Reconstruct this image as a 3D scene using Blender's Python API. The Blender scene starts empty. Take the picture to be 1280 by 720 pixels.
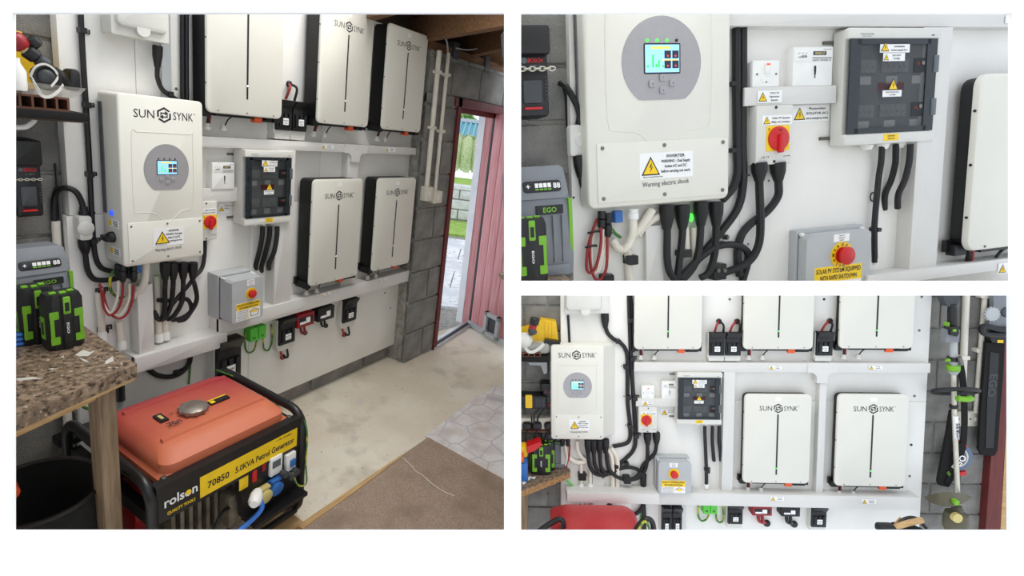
import bpy, bmesh, math, random
from mathutils import Matrix, Vector
random.seed(7)
SC = bpy.context.scene
COL = SC.collection
PI = math.pi

# ------------------------------------------------------------ camera, sky, light, exposure
FOC, PX, PY = 650.0, 600.0, 320.0
def M3(r): return Matrix(r)
RA = M3([[0.51831, -0.84713, 0.11712], [-0.14089, -0.21966, -0.96535], [0.84351, 0.48385, -0.23321]])
RB = M3([[0.97125, -0.23016, -0.06089], [-0.09317, -0.13213, -0.98684], [0.21909, 0.96414, -0.14977]])
RC = M3([[0.99785, 0.0639, -0.01475], [-0.00966, -0.07927, -0.99681], [-0.06486, 0.9948, -0.07849]])
EYE = Vector((0, 0, 1.6))
cd = bpy.data.cameras.new('camera'); cam = bpy.data.objects.new('camera', cd); COL.objects.link(cam)
cd.sensor_width = 36; cd.lens = FOC / 1280 * 36
cd.shift_x = (640 - PX) / 1280; cd.shift_y = (PY - 360) / 1280
cd.clip_start = 0.05; cd.clip_end = 200
cm = Matrix((( RA[0][0], -RA[1][0], -RA[2][0]), (RA[0][1], -RA[1][1], -RA[2][1]), (RA[0][2], -RA[1][2], -RA[2][2]))).to_4x4()
cam.matrix_world = Matrix.Translation(EYE) @ cm
SC.camera = cam
w = bpy.data.worlds.new('overcast_sky'); SC.world = w; w.use_nodes = True
bg = w.node_tree.nodes['Background']; bg.inputs[0].default_value = (.92, .985, 1.08, 1); bg.inputs[1].default_value = 1.2
SC.view_settings.view_transform = 'Standard'; SC.view_settings.look = 'None'
SC.view_settings.exposure = 0.0; SC.view_settings.gamma = 1.0; SC.view_settings.use_curve_mapping = False

class Room:
    """One of the three garage views: its own axes x along the board, y into it, z up, origin at the viewer's eye."""
    def __init__(s, R, D, tag):
        s.R = R; s.Rt = R.transposed(); s.D = D; s.tag = tag
        s.M = Matrix.Translation(EYE) @ (RA.transposed() @ R).to_4x4()
    def ray(s, u, v): return s.Rt @ Vector(((u - PX) / FOC, (v - PY) / FOC, 1))
    def P(s, u, v, p=0):
        d = s.ray(u, v); return d * ((s.D - p) / d.y)
    def Z(s, u, v, z):
        d = s.ray(u, v); return d * (z / d.z)
    def X(s, u, v, x):
        d = s.ray(u, v); return d * (x / d.x)
    def rect(s, u0, v0, u1, v1, p):
        a = s.P(u0, v0, p); b = s.P(u1, v1, p); return a.x, b.x, b.z, a.z
A = Room(RA, 2.1, 'left picture')
B = Room(RB, 1.35, 'top right picture')
C = Room(RC, 3.3, 'bottom right picture')

def lamp(room, name, loc, tgt, size, power, col=(1, .97, .92), sy=None):
    l = bpy.data.lights.new(name, 'AREA'); l.energy = power; l.color = col; l.size = size
    l.shape = 'RECTANGLE'; l.size_y = sy or size
    o = bpy.data.objects.new(name, l); COL.objects.link(o)
    d = (Vector(tgt) - Vector(loc)).normalized()
    o.matrix_world = room.M @ Matrix.Translation(loc) @ d.to_track_quat('-Z', 'Y').to_matrix().to_4x4()
    return o
def at(u, v, d): return (RA.transposed() @ Vector(((u - PX) / FOC * d, (v - PY) / FOC * d, d)))
def strip(u, v, d, tu, tv, td, size, sy, power, col=(1, .98, .94)):   # unseen fill light added to brighten a room, aimed at a point of it
    return lamp(A, 'added_fill_light', at(u, v, d), at(tu, tv, td), size, power, col, sy)
lamp(A, 'added_fill_light', (1.6, 1.15, 1.95), (1.35, 1.6, -1.0), 1.4, 42, (1, .97, .92), .8)  # unseen overhead fill added to brighten the left room evenly
strip(600, -25, 2.4, 520, 520, 3.0, .9, .35, 22)
strip(955, -120, 1.12, 955, 220, 1.5, .9, .25, .4)
strip(900, 310, 2.3, 950, 560, 3.3, 1.2, .3, 2.6)

# ------------------------------------------------------------ materials
def lin(c):
    out = []
    for x in c[:3]:
        x = x / 255
        out.append(x / 12.92 if x <= .04045 else ((x + .055) / 1.055) ** 2.4)
    return (*out, 1)
MC = {}
def mat(name, rgb, rough=.5, metal=0, var=.06, sc=30, bump=0, bsc=150, rgb2=None, lo=.35, hi=.65, emit=0, alpha=1, spec=.5, aniso=None, det=4):
    if name in MC: return MC[name]
    m = bpy.data.materials.new(name); m.use_nodes = True; MC[name] = m
    nt = m.node_tree; N = nt.nodes; K = nt.links
    b = N['Principled BSDF']; b.inputs['Roughness'].default_value = rough; b.inputs['Metallic'].default_value = metal
    b.inputs['Specular IOR Level'].default_value = spec; b.inputs['Alpha'].default_value = alpha
    tc = N.new('ShaderNodeTexCoord'); vec = tc.outputs['Object']
    if aniso:
        mp = N.new('ShaderNodeMapping'); mp.inputs['Scale'].default_value = aniso; K.new(vec, mp.inputs[0]); vec = mp.outputs[0]
    c = lin(rgb)
    ns = N.new('ShaderNodeTexNoise'); ns.inputs['Scale'].default_value = sc; ns.inputs['Detail'].default_value = det; K.new(vec, ns.inputs[0])
    mr = N.new('ShaderNodeMapRange'); mr.inputs[1].default_value = lo; mr.inputs[2].default_value = hi; K.new(ns.outputs[0], mr.inputs[0])
    mx = N.new('ShaderNodeMix'); mx.data_type = 'RGBA'
    c2 = lin(rgb2) if rgb2 else tuple(min(1, x * (1 + var)) for x in c[:3]) + (1,)
    c1 = c if rgb2 else tuple(x * (1 - var) for x in c[:3]) + (1,)
    mx.inputs[6].default_value = c1; mx.inputs[7].default_value = c2
    K.new(mr.outputs[0], mx.inputs[0]); K.new(mx.outputs[2], b.inputs['Base Color'])
    if emit:
        K.new(mx.outputs[2], b.inputs['Emission Color']); b.inputs['Emission Strength'].default_value = emit
    if bump:
        n2 = N.new('ShaderNodeTexNoise'); n2.inputs['Scale'].default_value = bsc; n2.inputs['Detail'].default_value = 3; K.new(vec, n2.inputs[0])
        bp = N.new('ShaderNodeBump'); bp.inputs['Strength'].default_value = bump; bp.inputs['Distance'].default_value = .004
        K.new(n2.outputs[0], bp.inputs['Height']); K.new(bp.outputs[0], b.inputs['Normal'])
    m.diffuse_color = c
    return m
def layered(name, base, layers, rough=.8, bump=.4, bsc=120, bdist=.004):
    """base rgb plus (rgb, noise scale, lo, hi, kind) layers"""
    m = bpy.data.materials.new(name); m.use_nodes = True; MC[name] = m
    nt = m.node_tree; N = nt.nodes; K = nt.links; b = N['Principled BSDF']; b.inputs['Roughness'].default_value = rough
    tc = N.new('ShaderNodeTexCoord'); prev = None
    for rgb, sc, lo, hi, kind in layers:
        if kind == 'n':
            t = N.new('ShaderNodeTexNoise'); t.inputs['Detail'].default_value = 5; o = t.outputs[0]
        elif kind == 'v':
            t = N.new('ShaderNodeTexVoronoi'); o = t.outputs[0]
        else:
            t = N.new('ShaderNodeTexVoronoi'); t.feature = 'DISTANCE_TO_EDGE'; t.inputs['Randomness'].default_value = .55; o = t.outputs[0]
        t.inputs['Scale'].default_value = sc; K.new(tc.outputs['Object'], t.inputs['Vector'])
        mr = N.new('ShaderNodeMapRange'); mr.inputs[1].default_value = lo; mr.inputs[2].default_value = hi; K.new(o, mr.inputs[0])
        mx = N.new('ShaderNodeMix'); mx.data_type = 'RGBA'; K.new(mr.outputs[0], mx.inputs[0])
        if prev is None: mx.inputs[6].default_value = lin(base)
        else: K.new(prev, mx.inputs[6])
        mx.inputs[7].default_value = lin(rgb); prev = mx.outputs[2]
    K.new(prev, b.inputs['Base Color'])
    n2 = N.new('ShaderNodeTexNoise'); n2.inputs['Scale'].default_value = bsc; n2.inputs['Detail'].default_value = 4; K.new(tc.outputs['Object'], n2.inputs[0])
    bp = N.new('ShaderNodeBump'); bp.inputs['Strength'].default_value = bump; bp.inputs['Distance'].default_value = bdist
    K.new(n2.outputs[0], bp.inputs['Height']); K.new(bp.outputs[0], b.inputs['Normal'])
    return m
m_mount = mat('white_mat_board', (252, 252, 252), .9, var=.003, spec=0.1)
m_case = mat('warm_white_powder_coat', (223, 221, 210), .42, var=.015, sc=6, bump=.02, bsc=900)
m_side = mat('grey_white_casing_side', (196, 196, 188), .5, var=.03, sc=8)
m_fin = mat('aluminium_fins', (120, 122, 124), .45, .6, var=.08)
m_board = mat('white_painted_board', (233, 231, 225), .65, var=.035, sc=4, bump=.12, bsc=60)
m_trunk = mat('white_plastic_trunking', (215, 213, 208), .45, var=.02, sc=6)
m_pvc = mat('light_grey_plastic', (214, 213, 206), .45, var=.03, sc=10)
m_grey = mat('mid_grey_enclosure_plastic', (178, 181, 182), .45, var=.03, sc=12)
m_black = mat('black_plastic', (22, 22, 24), .42, var=.15)
m_blackm = mat('black_powder_coat', (14, 14, 16), .5, var=.15, bump=.03, bsc=600)
m_cable = mat('black_cable_rubber', (22, 22, 24), .55, var=.12, sc=60)
m_gland = mat('black_cable_boot', (14, 14, 15), .5, var=.1)
m_white = mat('white_plastic', (236, 236, 232), .4, var=.015)
m_cream = mat('cream_plastic', (222, 216, 200), .45, var=.02)
m_print = mat('dark_print', (28, 28, 34), .6, var=.03)
m_gprint = mat('grey_print', (95, 98, 105), .6, var=.03)
m_wprint = mat('white_print', (235, 235, 232), .6, var=.03)
m_stick = mat('white_sticker', (240, 240, 238), .45, var=.01)
m_yel = mat('warning_yellow', (246, 205, 22), .45, var=.04)
m_org = mat('warning_orange', (236, 128, 40), .45, var=.04)
m_orange = mat('orange_plug_plastic', (226, 92, 42), .5, var=.05)
m_red = mat('red_plastic', (200, 26, 30), .35, var=.05)
m_dred = mat('dark_red_plastic', (150, 24, 34), .4, var=.06)
m_redc = mat('red_cable', (150, 38, 40), .45, var=.06)
m_green = mat('green_plastic', (88, 196, 62), .45, var=.05)
m_lime = mat('lime_green_plastic', (116, 176, 36), .4, var=.06)
m_gy = mat('green_yellow_sleeve', (64, 120, 50), .5, rgb2=(206, 196, 60), sc=22, lo=.5, hi=.62)
m_steel = mat('screw_steel', (120, 118, 112), .35, .8, var=.1)
m_silver = mat('silver_panel', (168, 166, 168), .4, .35, var=.02, sc=80)
m_lcd = mat('lcd_backlight', (150, 206, 232), .3, emit=.55, var=.01)
m_lcdy = mat('lcd_yellow', (232, 206, 90), .3, emit=.6, var=.01)
m_lcdg = mat('lcd_green', (60, 216, 90), .3, emit=.6, var=.01)
m_lcdd = mat('lcd_dark_gauge', (34, 44, 62), .3, emit=.3, var=.1)
m_ledg = mat('green_led', (70, 235, 70), .3, emit=1.6, var=.01)
m_ledb = mat('blue_led', (40, 80, 240), .3, emit=1.2, var=.01)
m_ledw = mat('white_led', (235, 245, 250), .3, emit=1.5, var=.01)
m_neon = mat('red_neon', (250, 80, 50), .3, emit=1.0, var=.01)
m_conduit = mat('white_conduit', (228, 222, 208), .5, var=.03)
m_block = layered('concrete_block', (120, 119, 115), [((148, 146, 140), 9, .35, .7, 'n'), ((66, 65, 62), 130, .16, .05, 'v'), ((84, 82, 78), 3, .6, .8, 'n')], .95, .9, 170, .006)
m_mortar = layered('mortar', (158, 155, 147), [((120, 118, 112), 30, .4, .7, 'n')], .95, .6, 90)
m_conc = layered('concrete_floor', (220, 209, 188), [((230, 222, 206), 3.2, .42, .62, 'n'), ((184, 172, 150), 5.5, .54, .78, 'n'), ((206, 203, 196), 11, .6, .75, 'n'), ((96, 88, 76), 60, .66, .74, 'n')], .75, .25, 60)
m_carpet = layered('brown_carpet', (164, 142, 123), [((186, 164, 146), 140, .4, .65, 'n'), ((144, 124, 106), 6, .5, .8, 'n')], .97, 1.0, 300, .006)
m_lino = layered('printed_lino', (232, 228, 226), [((206, 196, 190), 9, .4, .65, 'n'), ((192, 188, 194), 7, .035, .012, 'e')], .4, .15, 40)
m_granite = layered('speckled_laminate', (112, 94, 76), [((150, 128, 106), 55, .45, .6, 'n'), ((58, 46, 38), 75, .52, .64, 'n'), ((196, 178, 156), 95, .62, .7, 'n'), ((40, 34, 30), 140, .12, .04, 'v')], .4, .1, 200)
m_chip = layered('chipboard_edge', (176, 138, 92), [((120, 84, 50), 80, .45, .65, 'n')], .85, .5, 120)
def wood(name, c1, c2, aniso, rough=.75): return mat(name, c1, rough, rgb2=c2, sc=6, aniso=aniso, lo=.3, hi=.7, bump=.25, bsc=20, det=6)
m_timber = wood('old_timber', (150, 128, 102), (108, 88, 66), (14, 14, 1.2))
m_joist = wood('dark_joist_timber', (128, 92, 58), (88, 60, 38), (1.2, 12, 12))
m_ply = wood('pale_timber', (206, 172, 122), (176, 138, 90), (1.5, 14, 14))
m_frame = wood('red_brown_paint', (112, 38, 34), (86, 30, 28), (8, 8, 1), .5)
m_pink = wood('daylit_red_paint', (216, 158, 160), (196, 120, 124), (10, 10, .8), .4)  # red door paint made paler for the daylight falling on it
m_plast = layered('painted_plaster', (236, 238, 242), [((220, 224, 232), 6, .4, .7, 'n')], .8, .3, 80)
m_roofd = mat('dark_roof_boards', (70, 58, 46), .9, var=.2, sc=6)
m_tank = mat('faded_red_tank', (178, 66, 62), .5, rgb2=(204, 116, 88), sc=2.2, lo=.4, hi=.6, bump=.04, bsc=40)
def sunfaded(m, near, far):   # paint bleached from the front edge of the tank towards its back
    nt = m.node_tree; N = nt.nodes; K = nt.links; b = N['Principled BSDF']
    tc = N.new('ShaderNodeTexCoord'); sx = N.new('ShaderNodeSeparateXYZ'); K.new(tc.outputs['Object'], sx.inputs[0])
    ns = N.new('ShaderNodeTexNoise'); ns.inputs['Scale'].default_value = 5; K.new(tc.outputs['Object'], ns.inputs[0])
    ad = N.new('ShaderNodeMath'); ad.operation = 'MULTIPLY_ADD'; ad.inputs[1].default_value = .3; K.new(ns.outputs[0], ad.inputs[0]); K.new(sx.outputs[1], ad.inputs[2])
    mr = N.new('ShaderNodeMapRange'); mr.inputs[1].default_value = -.02; mr.inputs[2].default_value = .26; K.new(ad.outputs[0], mr.inputs[0])
    mx = N.new('ShaderNodeMix'); mx.data_type = 'RGBA'; mx.inputs[6].default_value = lin(near); mx.inputs[7].default_value = lin(far)
    K.new(mr.outputs[0], mx.inputs[0]); K.new(mx.outputs[2], b.inputs['Base Color'])
sunfaded(m_tank, (204, 112, 78), (170, 56, 60))
m_tankred = mat('glossy_red_tank', (178, 48, 54), .35, rgb2=(196, 70, 70), sc=3)
m_tredd = mat('engine_red', (160, 18, 24), .35, var=.08)
m_blackg = mat('black_painted_frame', (24, 24, 25), .35, var=.2, sc=14)
m_eng = mat('dull_engine_metal', (120, 112, 98), .55, .5, var=.3, sc=20, bump=.4, bsc=50)
m_blue = mat('blue_plastic', (46, 104, 176), .4, var=.06)
m_bluec = mat('blue_cable', (40, 110, 200), .4, var=.04)
m_sand = mat('yellowed_plastic', (206, 190, 120), .45, var=.06)
m_chgr = mat('grey_charger_plastic', (122, 126, 131), .45, var=.04, sc=20)
m_chgd = mat('dark_grey_plastic', (62, 65, 69), .45, var=.06)
m_clear = mat('clear_plastic', (226, 224, 214), .12, var=.02, alpha=.42)
m_tint = mat('tinted_lid_plastic', (16, 22, 28), .06, var=.02, alpha=.36, spec=.6)
m_strap = mat('white_elastic_strap', (214, 212, 206), .8, var=.05)
m_tile = mat('brown_clay_plastic', (104, 66, 48), .6, var=.08)
m_yell = mat('yellow_case_plastic', (228, 184, 24), .45, var=.06)
m_grass = layered('lawn_green', (158, 196, 84), [((190, 218, 120), 14, .4, .65, 'n'), ((120, 164, 64), 40, .5, .7, 'n')], .95, 1, 90, .02)
m_leaf = layered('hedge_leaf', (188, 204, 146), [((214, 224, 180), 30, .4, .6, 'n'), ((140, 160, 104), 50, .5, .66, 'n')], .9, .8, 70, .02)
m_leaf2 = layered('tree_leaf', (140, 196, 108), [((180, 220, 140), 8, .4, .6, 'n'), ((66, 120, 52), 16, .5, .66, 'n')], .9, .8, 50, .03)
m_slab = layered('pale_paving', (232, 232, 232), [((206, 208, 212), 3, .42, .6, 'n'), ((150, 150, 152), 22, .6, .7, 'n')], .9, .4, 60)
m_wallo = layered('rendered_garden_wall', (222, 222, 220), [((192, 192, 190), 7, .42, .66, 'n'), ((208, 208, 206), 24, .5, .7, 'n')], .9, .6, 60, .01)
m_teal = mat('teal_roof_sheet', (112, 176, 190), .5, var=.05)
m_alu = mat('aluminium_sill', (196, 200, 205), .35, .5, var=.05)
m_olive = mat('olive_brown_plastic', (88, 84, 64), .5, var=.1, sc=20)
m_pole = mat('worn_metal_pole', (206, 202, 186), .35, .4, var=.08, sc=20)
m_cutboard = mat('grey_cut_metal', (84, 84, 86), .5, .3, var=.1)
m_nearblack = mat('black_fabric', (20, 19, 19), .95, var=.2, sc=60, bump=.4, bsc=300)

# ------------------------------------------------------------ mesh helpers
TX = {}
def txt(s, bold):
    k = (s, bold)
    if k in TX: return TX[k]
    cu = bpy.data.curves.new('t', 'FONT'); cu.body = s; cu.size = 1; cu.resolution_u = 2; cu.offset = .022 if bold else 0
    o = bpy.data.objects.new('t', cu); COL.objects.link(o)
    me = bpy.data.meshes.new_from_object(o.evaluated_get(bpy.context.evaluated_depsgraph_get()))
    v = [(p.co.x, p.co.y) for p in me.vertices]; f = [tuple(p.vertices) for p in me.polygons]
    bpy.data.objects.remove(o); bpy.data.curves.remove(cu); bpy.data.meshes.remove(me)
    if not v: v = [(0, 0)]
    xs = [p[0] for p in v]; x0, x1 = min(xs), max(xs)
    TX[k] = ([(p[0] - (x0 + x1) / 2, p[1] - .35) for p in v], f, x1 - x0)
    return TX[k]
def smooth_pts(pts, k=5):
    pts = [Vector(p) for p in pts]
    if len(pts) < 3: return pts
    out = []; n = len(pts)
    for i in range(n - 1):
        p0 = pts[max(i - 1, 0)]; p1 = pts[i]; p2 = pts[i + 1]; p3 = pts[min(i + 2, n - 1)]
        for j in range(k):
            t = j / k
            out.append(.5 * ((2 * p1) + (p2 - p0) * t + (2 * p0 - 5 * p1 + 4 * p2 - p3) * t * t + (3 * p1 - p0 - 3 * p2 + p3) * t ** 3))
    out.append(pts[-1]); return out
def rrect(x0, x1, z0, z1, r, n=4):
    if r <= 0: return [(x0, z0), (x1, z0), (x1, z1), (x0, z1)]
    r = min(r, (x1 - x0) / 2, (z1 - z0) / 2); out = []
    for cx, cz, a in ((x1 - r, z0 + r, -90), (x1 - r, z1 - r, 0), (x0 + r, z1 - r, 90), (x0 + r, z0 + r, 180)):
        for i in range(n + 1):
            t = math.radians(a + 90 * i / n); out.append((cx + r * math.cos(t), cz + r * math.sin(t)))
    return out
class MB:
    def __init__(s, T=None): s.v = []; s.f = []; s.T = T
    def add(s, vs, fs):
        o = len(s.v)
        s.v += [tuple(s.T @ Vector(p)) if s.T else tuple(p) for p in vs]
        s.f += [tuple(i + o for i in f) for f in fs]; return s
    def box(s, x0, x1, y0, y1, z0, z1):
        return s.add([(x0, y0, z0), (x1, y0, z0), (x1, y1, z0), (x0, y1, z0), (x0, y0, z1), (x1, y0, z1), (x1, y1, z1), (x0, y1, z1)],
              [(0, 3, 2, 1), (4, 5, 6, 7), (0, 1, 5, 4), (1, 2, 6, 5), (2, 3, 7, 6), (3, 0, 4, 7)])
    def loops(s, L, cap0=True, cap1=True):
        n = len(L[0]); vs = [p for l in L for p in l]; fs = []
        for k in range(len(L) - 1):
            for i in range(n):
                j = (i + 1) % n; fs.append((k * n + i, k * n + j, (k + 1) * n + j, (k + 1) * n + i))
        if cap0: fs.append(tuple(range(n - 1, -1, -1)))
        if cap1: fs.append(tuple((len(L) - 1) * n + i for i in range(n)))
        return s.add(vs, fs)
    def plate(s, x0, x1, z0, z1, yf, yb, r=0, b=0, n=4):
        if x1 < x0: x0, x1 = x1, x0
        if z1 < z0: z0, z1 = z1, z0
        q = rrect(x0, x1, z0, z1, r, n); L = [[(x, yb, z) for x, z in q]]
        if b:
            L.append([(x, yf + b, z) for x, z in q])
            q2 = rrect(x0 + b * .35, x1 - b * .35, z0 + b * .35, z1 - b * .35, max(r - b * .35, 0), n); L.append([(x, yf + b * .3, z) for x, z in q2])
            q3 = rrect(x0 + b, x1 - b, z0 + b, z1 - b, max(r - b, b * .3 if r else 0), n); L.append([(x, yf, z) for x, z in q3])
        else: L.append([(x, yf, z) for x, z in q])
        return s.loops(L)
    def poly(s, q, yf, yb): return s.loops([[(x, yb, z) for x, z in q], [(x, yf, z) for x, z in q]])
    def slab(s, q, z0, z1): return s.loops([[(p[0], p[1], z0) for p in q], [(p[0], p[1], z1) for p in q]])
    def cyl(s, p0, p1, r0, r1=None, n=14):
        return s.lathe([(r0, 0), (r0 if r1 is None else r1, 1)], p0, p1, n)
    def lathe(s, prof, p0, p1, n=18):
        p0 = Vector(p0); d = Vector(p1) - p0; ln = d.length; d.normalize()
        a = d.orthogonal().normalized(); b = d.cross(a); L = []
        for r, h in prof: L.append([tuple(p0 + d * (h * ln) + (a * math.cos(2 * PI * i / n) + b * math.sin(2 * PI * i / n)) * max(r, 1e-5)) for i in range(n)])
        return s.loops(L)
    def tube(s, pts, r, n=8, sm=True, k=5, closed=False):
        pts = smooth_pts(pts, k) if sm else [Vector(p) for p in pts]
        L = []; nrm = None
        for i, p in enumerate(pts):
            t = (pts[min(i + 1, len(pts) - 1)] - pts[max(i - 1, 0)])
            if closed and i in (0, len(pts) - 1): t = pts[1] - pts[-2]
            if t.length < 1e-9: t = Vector((0, 0, 1))
            t.normalize()
            nrm = t.orthogonal().normalized() if nrm is None else (nrm - t * nrm.dot(t)).normalized()
            bn = t.cross(nrm); rr = r[min(i, len(r) - 1)] if isinstance(r, (list, tuple)) else r
            L.append([tuple(p + (nrm * math.cos(2 * PI * j / n) + bn * math.sin(2 * PI * j / n)) * rr) for j in range(n)])
        return s.loops(L)
    def ribbon(s, pts, w, t, up=(0, 0, 1)):
        pts = smooth_pts(pts); up = Vector(up); L = []
        for i, p in enumerate(pts):
            d = (pts[min(i + 1, len(pts) - 1)] - pts[max(i - 1, 0)]).normalized()
            a = d.cross(up); a = a.normalized() if a.length > 1e-4 else Vector((1, 0, 0)); b = up - d * up.dot(d); b = b.normalized() if b.length > 1e-4 else Vector((0, 1, 0))
            L.append([tuple(p + a * sx * t / 2 + b * sz * w / 2) for sx, sz in ((-1, -1), (1, -1), (1, 1), (-1, 1))])
        return s.loops(L)
    def ball(s, c, r, n=12, m=7):
        rx, ry, rz = r if isinstance(r, (tuple, list)) else (r, r, r); L = []
        for k in range(m + 1):
            t = PI * k / m; q = max(math.sin(t), .001)
            L.append([(c[0] + rx * q * math.cos(2 * PI * i / n), c[1] + ry * q * math.sin(2 * PI * i / n), c[2] - rz * math.cos(t)) for i in range(n)])
        return s.loops(L)
    def disc(s, x, z, yf, yb, r, n=24, cut=None):
        q = []
        for i in range(n):
            t = 2 * PI * i / n; zz = r * math.sin(t)
            if cut is not None and zz < cut * r:
                zz = cut * r
                xx = math.copysign(math.sqrt(1 - cut * cut) * r, math.cos(t)) * (abs(math.cos(t)) / math.sqrt(1 - cut * cut) if abs(math.cos(t)) < math.sqrt(1 - cut * cut) else 1)
            else: xx = r * math.cos(t)
            q.append((x + xx, z + zz))
        return s.poly(q, yf, yb)
    def text(s, t, x, z, y, h, w=None, ang=0, bold=True):
        v, f, wd = txt(t, bold); k = h / .72; kx = k if w is None else w / max(wd, 1e-3)
        c, n = math.cos(ang), math.sin(ang)
        return s.add([(x + px * kx * c - pz * k * n, y, z + px * kx * n + pz * k * c) for px, pz in v], f)
def make(name, mb, m, o=Vector((0, 0, 0)), flip=True):
    me = bpy.data.meshes.new(name); me.from_pydata([(p[0] - o[0], p[1] - o[1], p[2] - o[2]) for p in mb.v], [], mb.f)
    b = bmesh.new(); b.from_mesh(me); bmesh.ops.recalc_face_normals(b, faces=b.faces); b.to_mesh(me); b.free()
    me.polygons.foreach_set('use_smooth', [True] * len(me.polygons)); me.set_sharp_from_angle(angle=math.radians(38))
    me.materials.append(m); ob = bpy.data.objects.new(name, me); COL.objects.link(ob); return ob
class Thing:
    def __init__(s, room, name, label, cat, origin, group=None):
        s.room = room; s.o = Vector(origin); e = bpy.data.objects.new(name, None); COL.objects.link(e); s.e = e
        e.empty_display_size = .05; e.matrix_world = room.M @ Matrix.Translation(s.o)
        e['label'] = label; e['category'] = cat
        if group: e['group'] = group
    def part(s, name, mb, m, parent=None, label=None, kind=None):
        ob = make(name, mb, m, s.o); ob.parent = parent or s.e
        if label: ob['label'] = label
        if kind: ob['kind'] = kind
        return ob
def one(room, name, label, cat, mb, m, group=None, kind=None):
    xs = [p[0] for p in mb.v]; ys = [p[1] for p in mb.v]; zs = [p[2] for p in mb.v]
    o = Vector(((min(xs) + max(xs)) / 2, (min(ys) + max(ys)) / 2, min(zs)))
    ob = make(name, mb, m, o); ob.matrix_world = room.M @ Matrix.Translation(o)
    if kind == 'structure': ob['kind'] = kind
    else:
        ob['label'] = label; ob['category'] = cat
        if kind: ob['kind'] = kind
    if group: ob['group'] = group
    return ob
def struct(room, name, mb, m, parent=None):
    if parent is None: return one(room, name, '', '', mb, m, kind='structure')
    o = Vector(parent['o']) if 'o' in parent else Vector((0, 0, 0))
    ob = make(name, mb, m); ob.parent = parent; ob.matrix_parent_inverse = parent.matrix_world.inverted() @ room.M
    return ob
def yx(room, p): return room.D - p
def pbox(mb, room, u0, v0, u1, v1, p, d, r=0, b=0):
    x0, x1, z0, z1 = room.rect(u0, v0, u1, v1, p); mb.plate(x0, x1, z0, z1, room.D - p, room.D - p + d, r, b); return x0, x1, z0, z1

# ------------------------------------------------------------ added white mat with its three openings
CAMT = Matrix((RA.transposed()[0], RA.transposed()[1], RA.transposed()[2]))
def campt(u, v, d): return RA.transposed() @ Vector(((u - PX) / FOC * d, (v - PY) / FOC * d, d))
RECTS = [(20, 18, 630, 662), (651, 18, 1260, 351), (651, 369, 1258, 662)]
mb = MB(); d0, d1 = .992, 1.0
def camslab(mb, u0, v0, u1, v1, d0=d0, d1=d1):
    q = [campt(u, v, d1) for u, v in ((u0, v0), (u1, v0), (u1, v1), (u0, v1))]
    n = RA.transposed() @ Vector((0, 0, d0 - d1))
    mb.loops([q, [p + n for p in q]])
for r in ((-420, -300, 20, 1000), (20, -300, 1600, 18), (20, 662, 1600, 1000), (630, 18, 651, 662), (1260, 18, 1600, 351), (651, 351, 1258, 369), (1258, 351, 1600, 662)):
    camslab(mb, *r)
struct(A, 'view_mat', mb, m_mount)  # mat added round the three views, no wall of the garage
mb = MB(); mb.loops([[campt(u, v, 1.003) for u, v in ((637, -60), (644, -60), (644, 780), (637, 780))], [campt(u, v, 3.7) for u, v in ((639, -60), (641, -60), (641, 780), (639, 780))]])
struct(A, 'view_divider', mb, m_board)  # unseen partition added to keep left and right views apart
mb = MB(); mb.loops([[campt(u, v, 1.003) for u, v in ((646, 357), (1290, 357), (1290, 363), (646, 363))], [campt(u, v, 1.96) for u, v in ((646, 358), (1290, 358), (1290, 362), (646, 362))]])
struct(A, 'view_ledge', mb, m_board)  # unseen partition added between the right views, also stops lamp light leaking

# ------------------------------------------------------------ shared builders (sizes scale with s, metres per reference metre)
def screws(mb, pts, y, r, t=.003):
    for x, z in pts: mb.cyl((x, y + .001, z), (x, y - t, z), r, r * .8, 8)
def hexlogo(mb, x, z, y, h):
    R = h / 2; t = h * .11
    for k in range(6):
        f0, f1 = ((.0, 1.0), (.0, .8), (.1, 1.0), (.0, 1.0), (.0, .8), (.1, 1.0))[k]
        a0 = Vector((math.cos(math.radians(90 + 60 * k)), math.sin(math.radians(90 + 60 * k)))); a1 = Vector((math.cos(math.radians(150 + 60 * k)), math.sin(math.radians(150 + 60 * k))))
        p0 = a0.lerp(a1, f0) * R; p1 = a0.lerp(a1, f1) * R; i = 1 - t * 1.15 / R
        mb.add([(x + p0.x, y, z + p0.y), (x + p1.x, y, z + p1.y), (x + p1.x * i, y, z + p1.y * i), (x + p0.x * i, y, z + p0.y * i)], [(0, 1, 2, 3)])
    for s_ in (-1, 1):   # two opposed arrows
        zz = z + s_ * R * .24; g = lambda a, c: (x + s_ * a * R, y, zz + s_ * c * R)
        mb.add([g(-.46, -.07), g(.16, -.07), g(.16, .07), g(-.46, .07)], [(0, 1, 2, 3)])
        mb.add([g(.56, 0), g(.12, .27), g(.12, -.27)], [(0, 1, 2)])
        mb.add([g(-.46, .07), g(-.46, -.34), g(-.33, -.34), g(-.33, .07)], [(0, 1, 2, 3)])
def logo(x, z, y, w):
    mb = MB(); h = w * .245
    hexlogo(mb, x, z, y, h * 1.06)
    mb.text('SUN', x - w * .318, z, y, h * .56, w * .32, bold=False); mb.text('SYNK', x + w * .322, z, y, h * .56, w * .345, bold=False)
    mb.text('®', x + w * .52, z + h * .22, y, h * .12, bold=False)
    return mb
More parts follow.
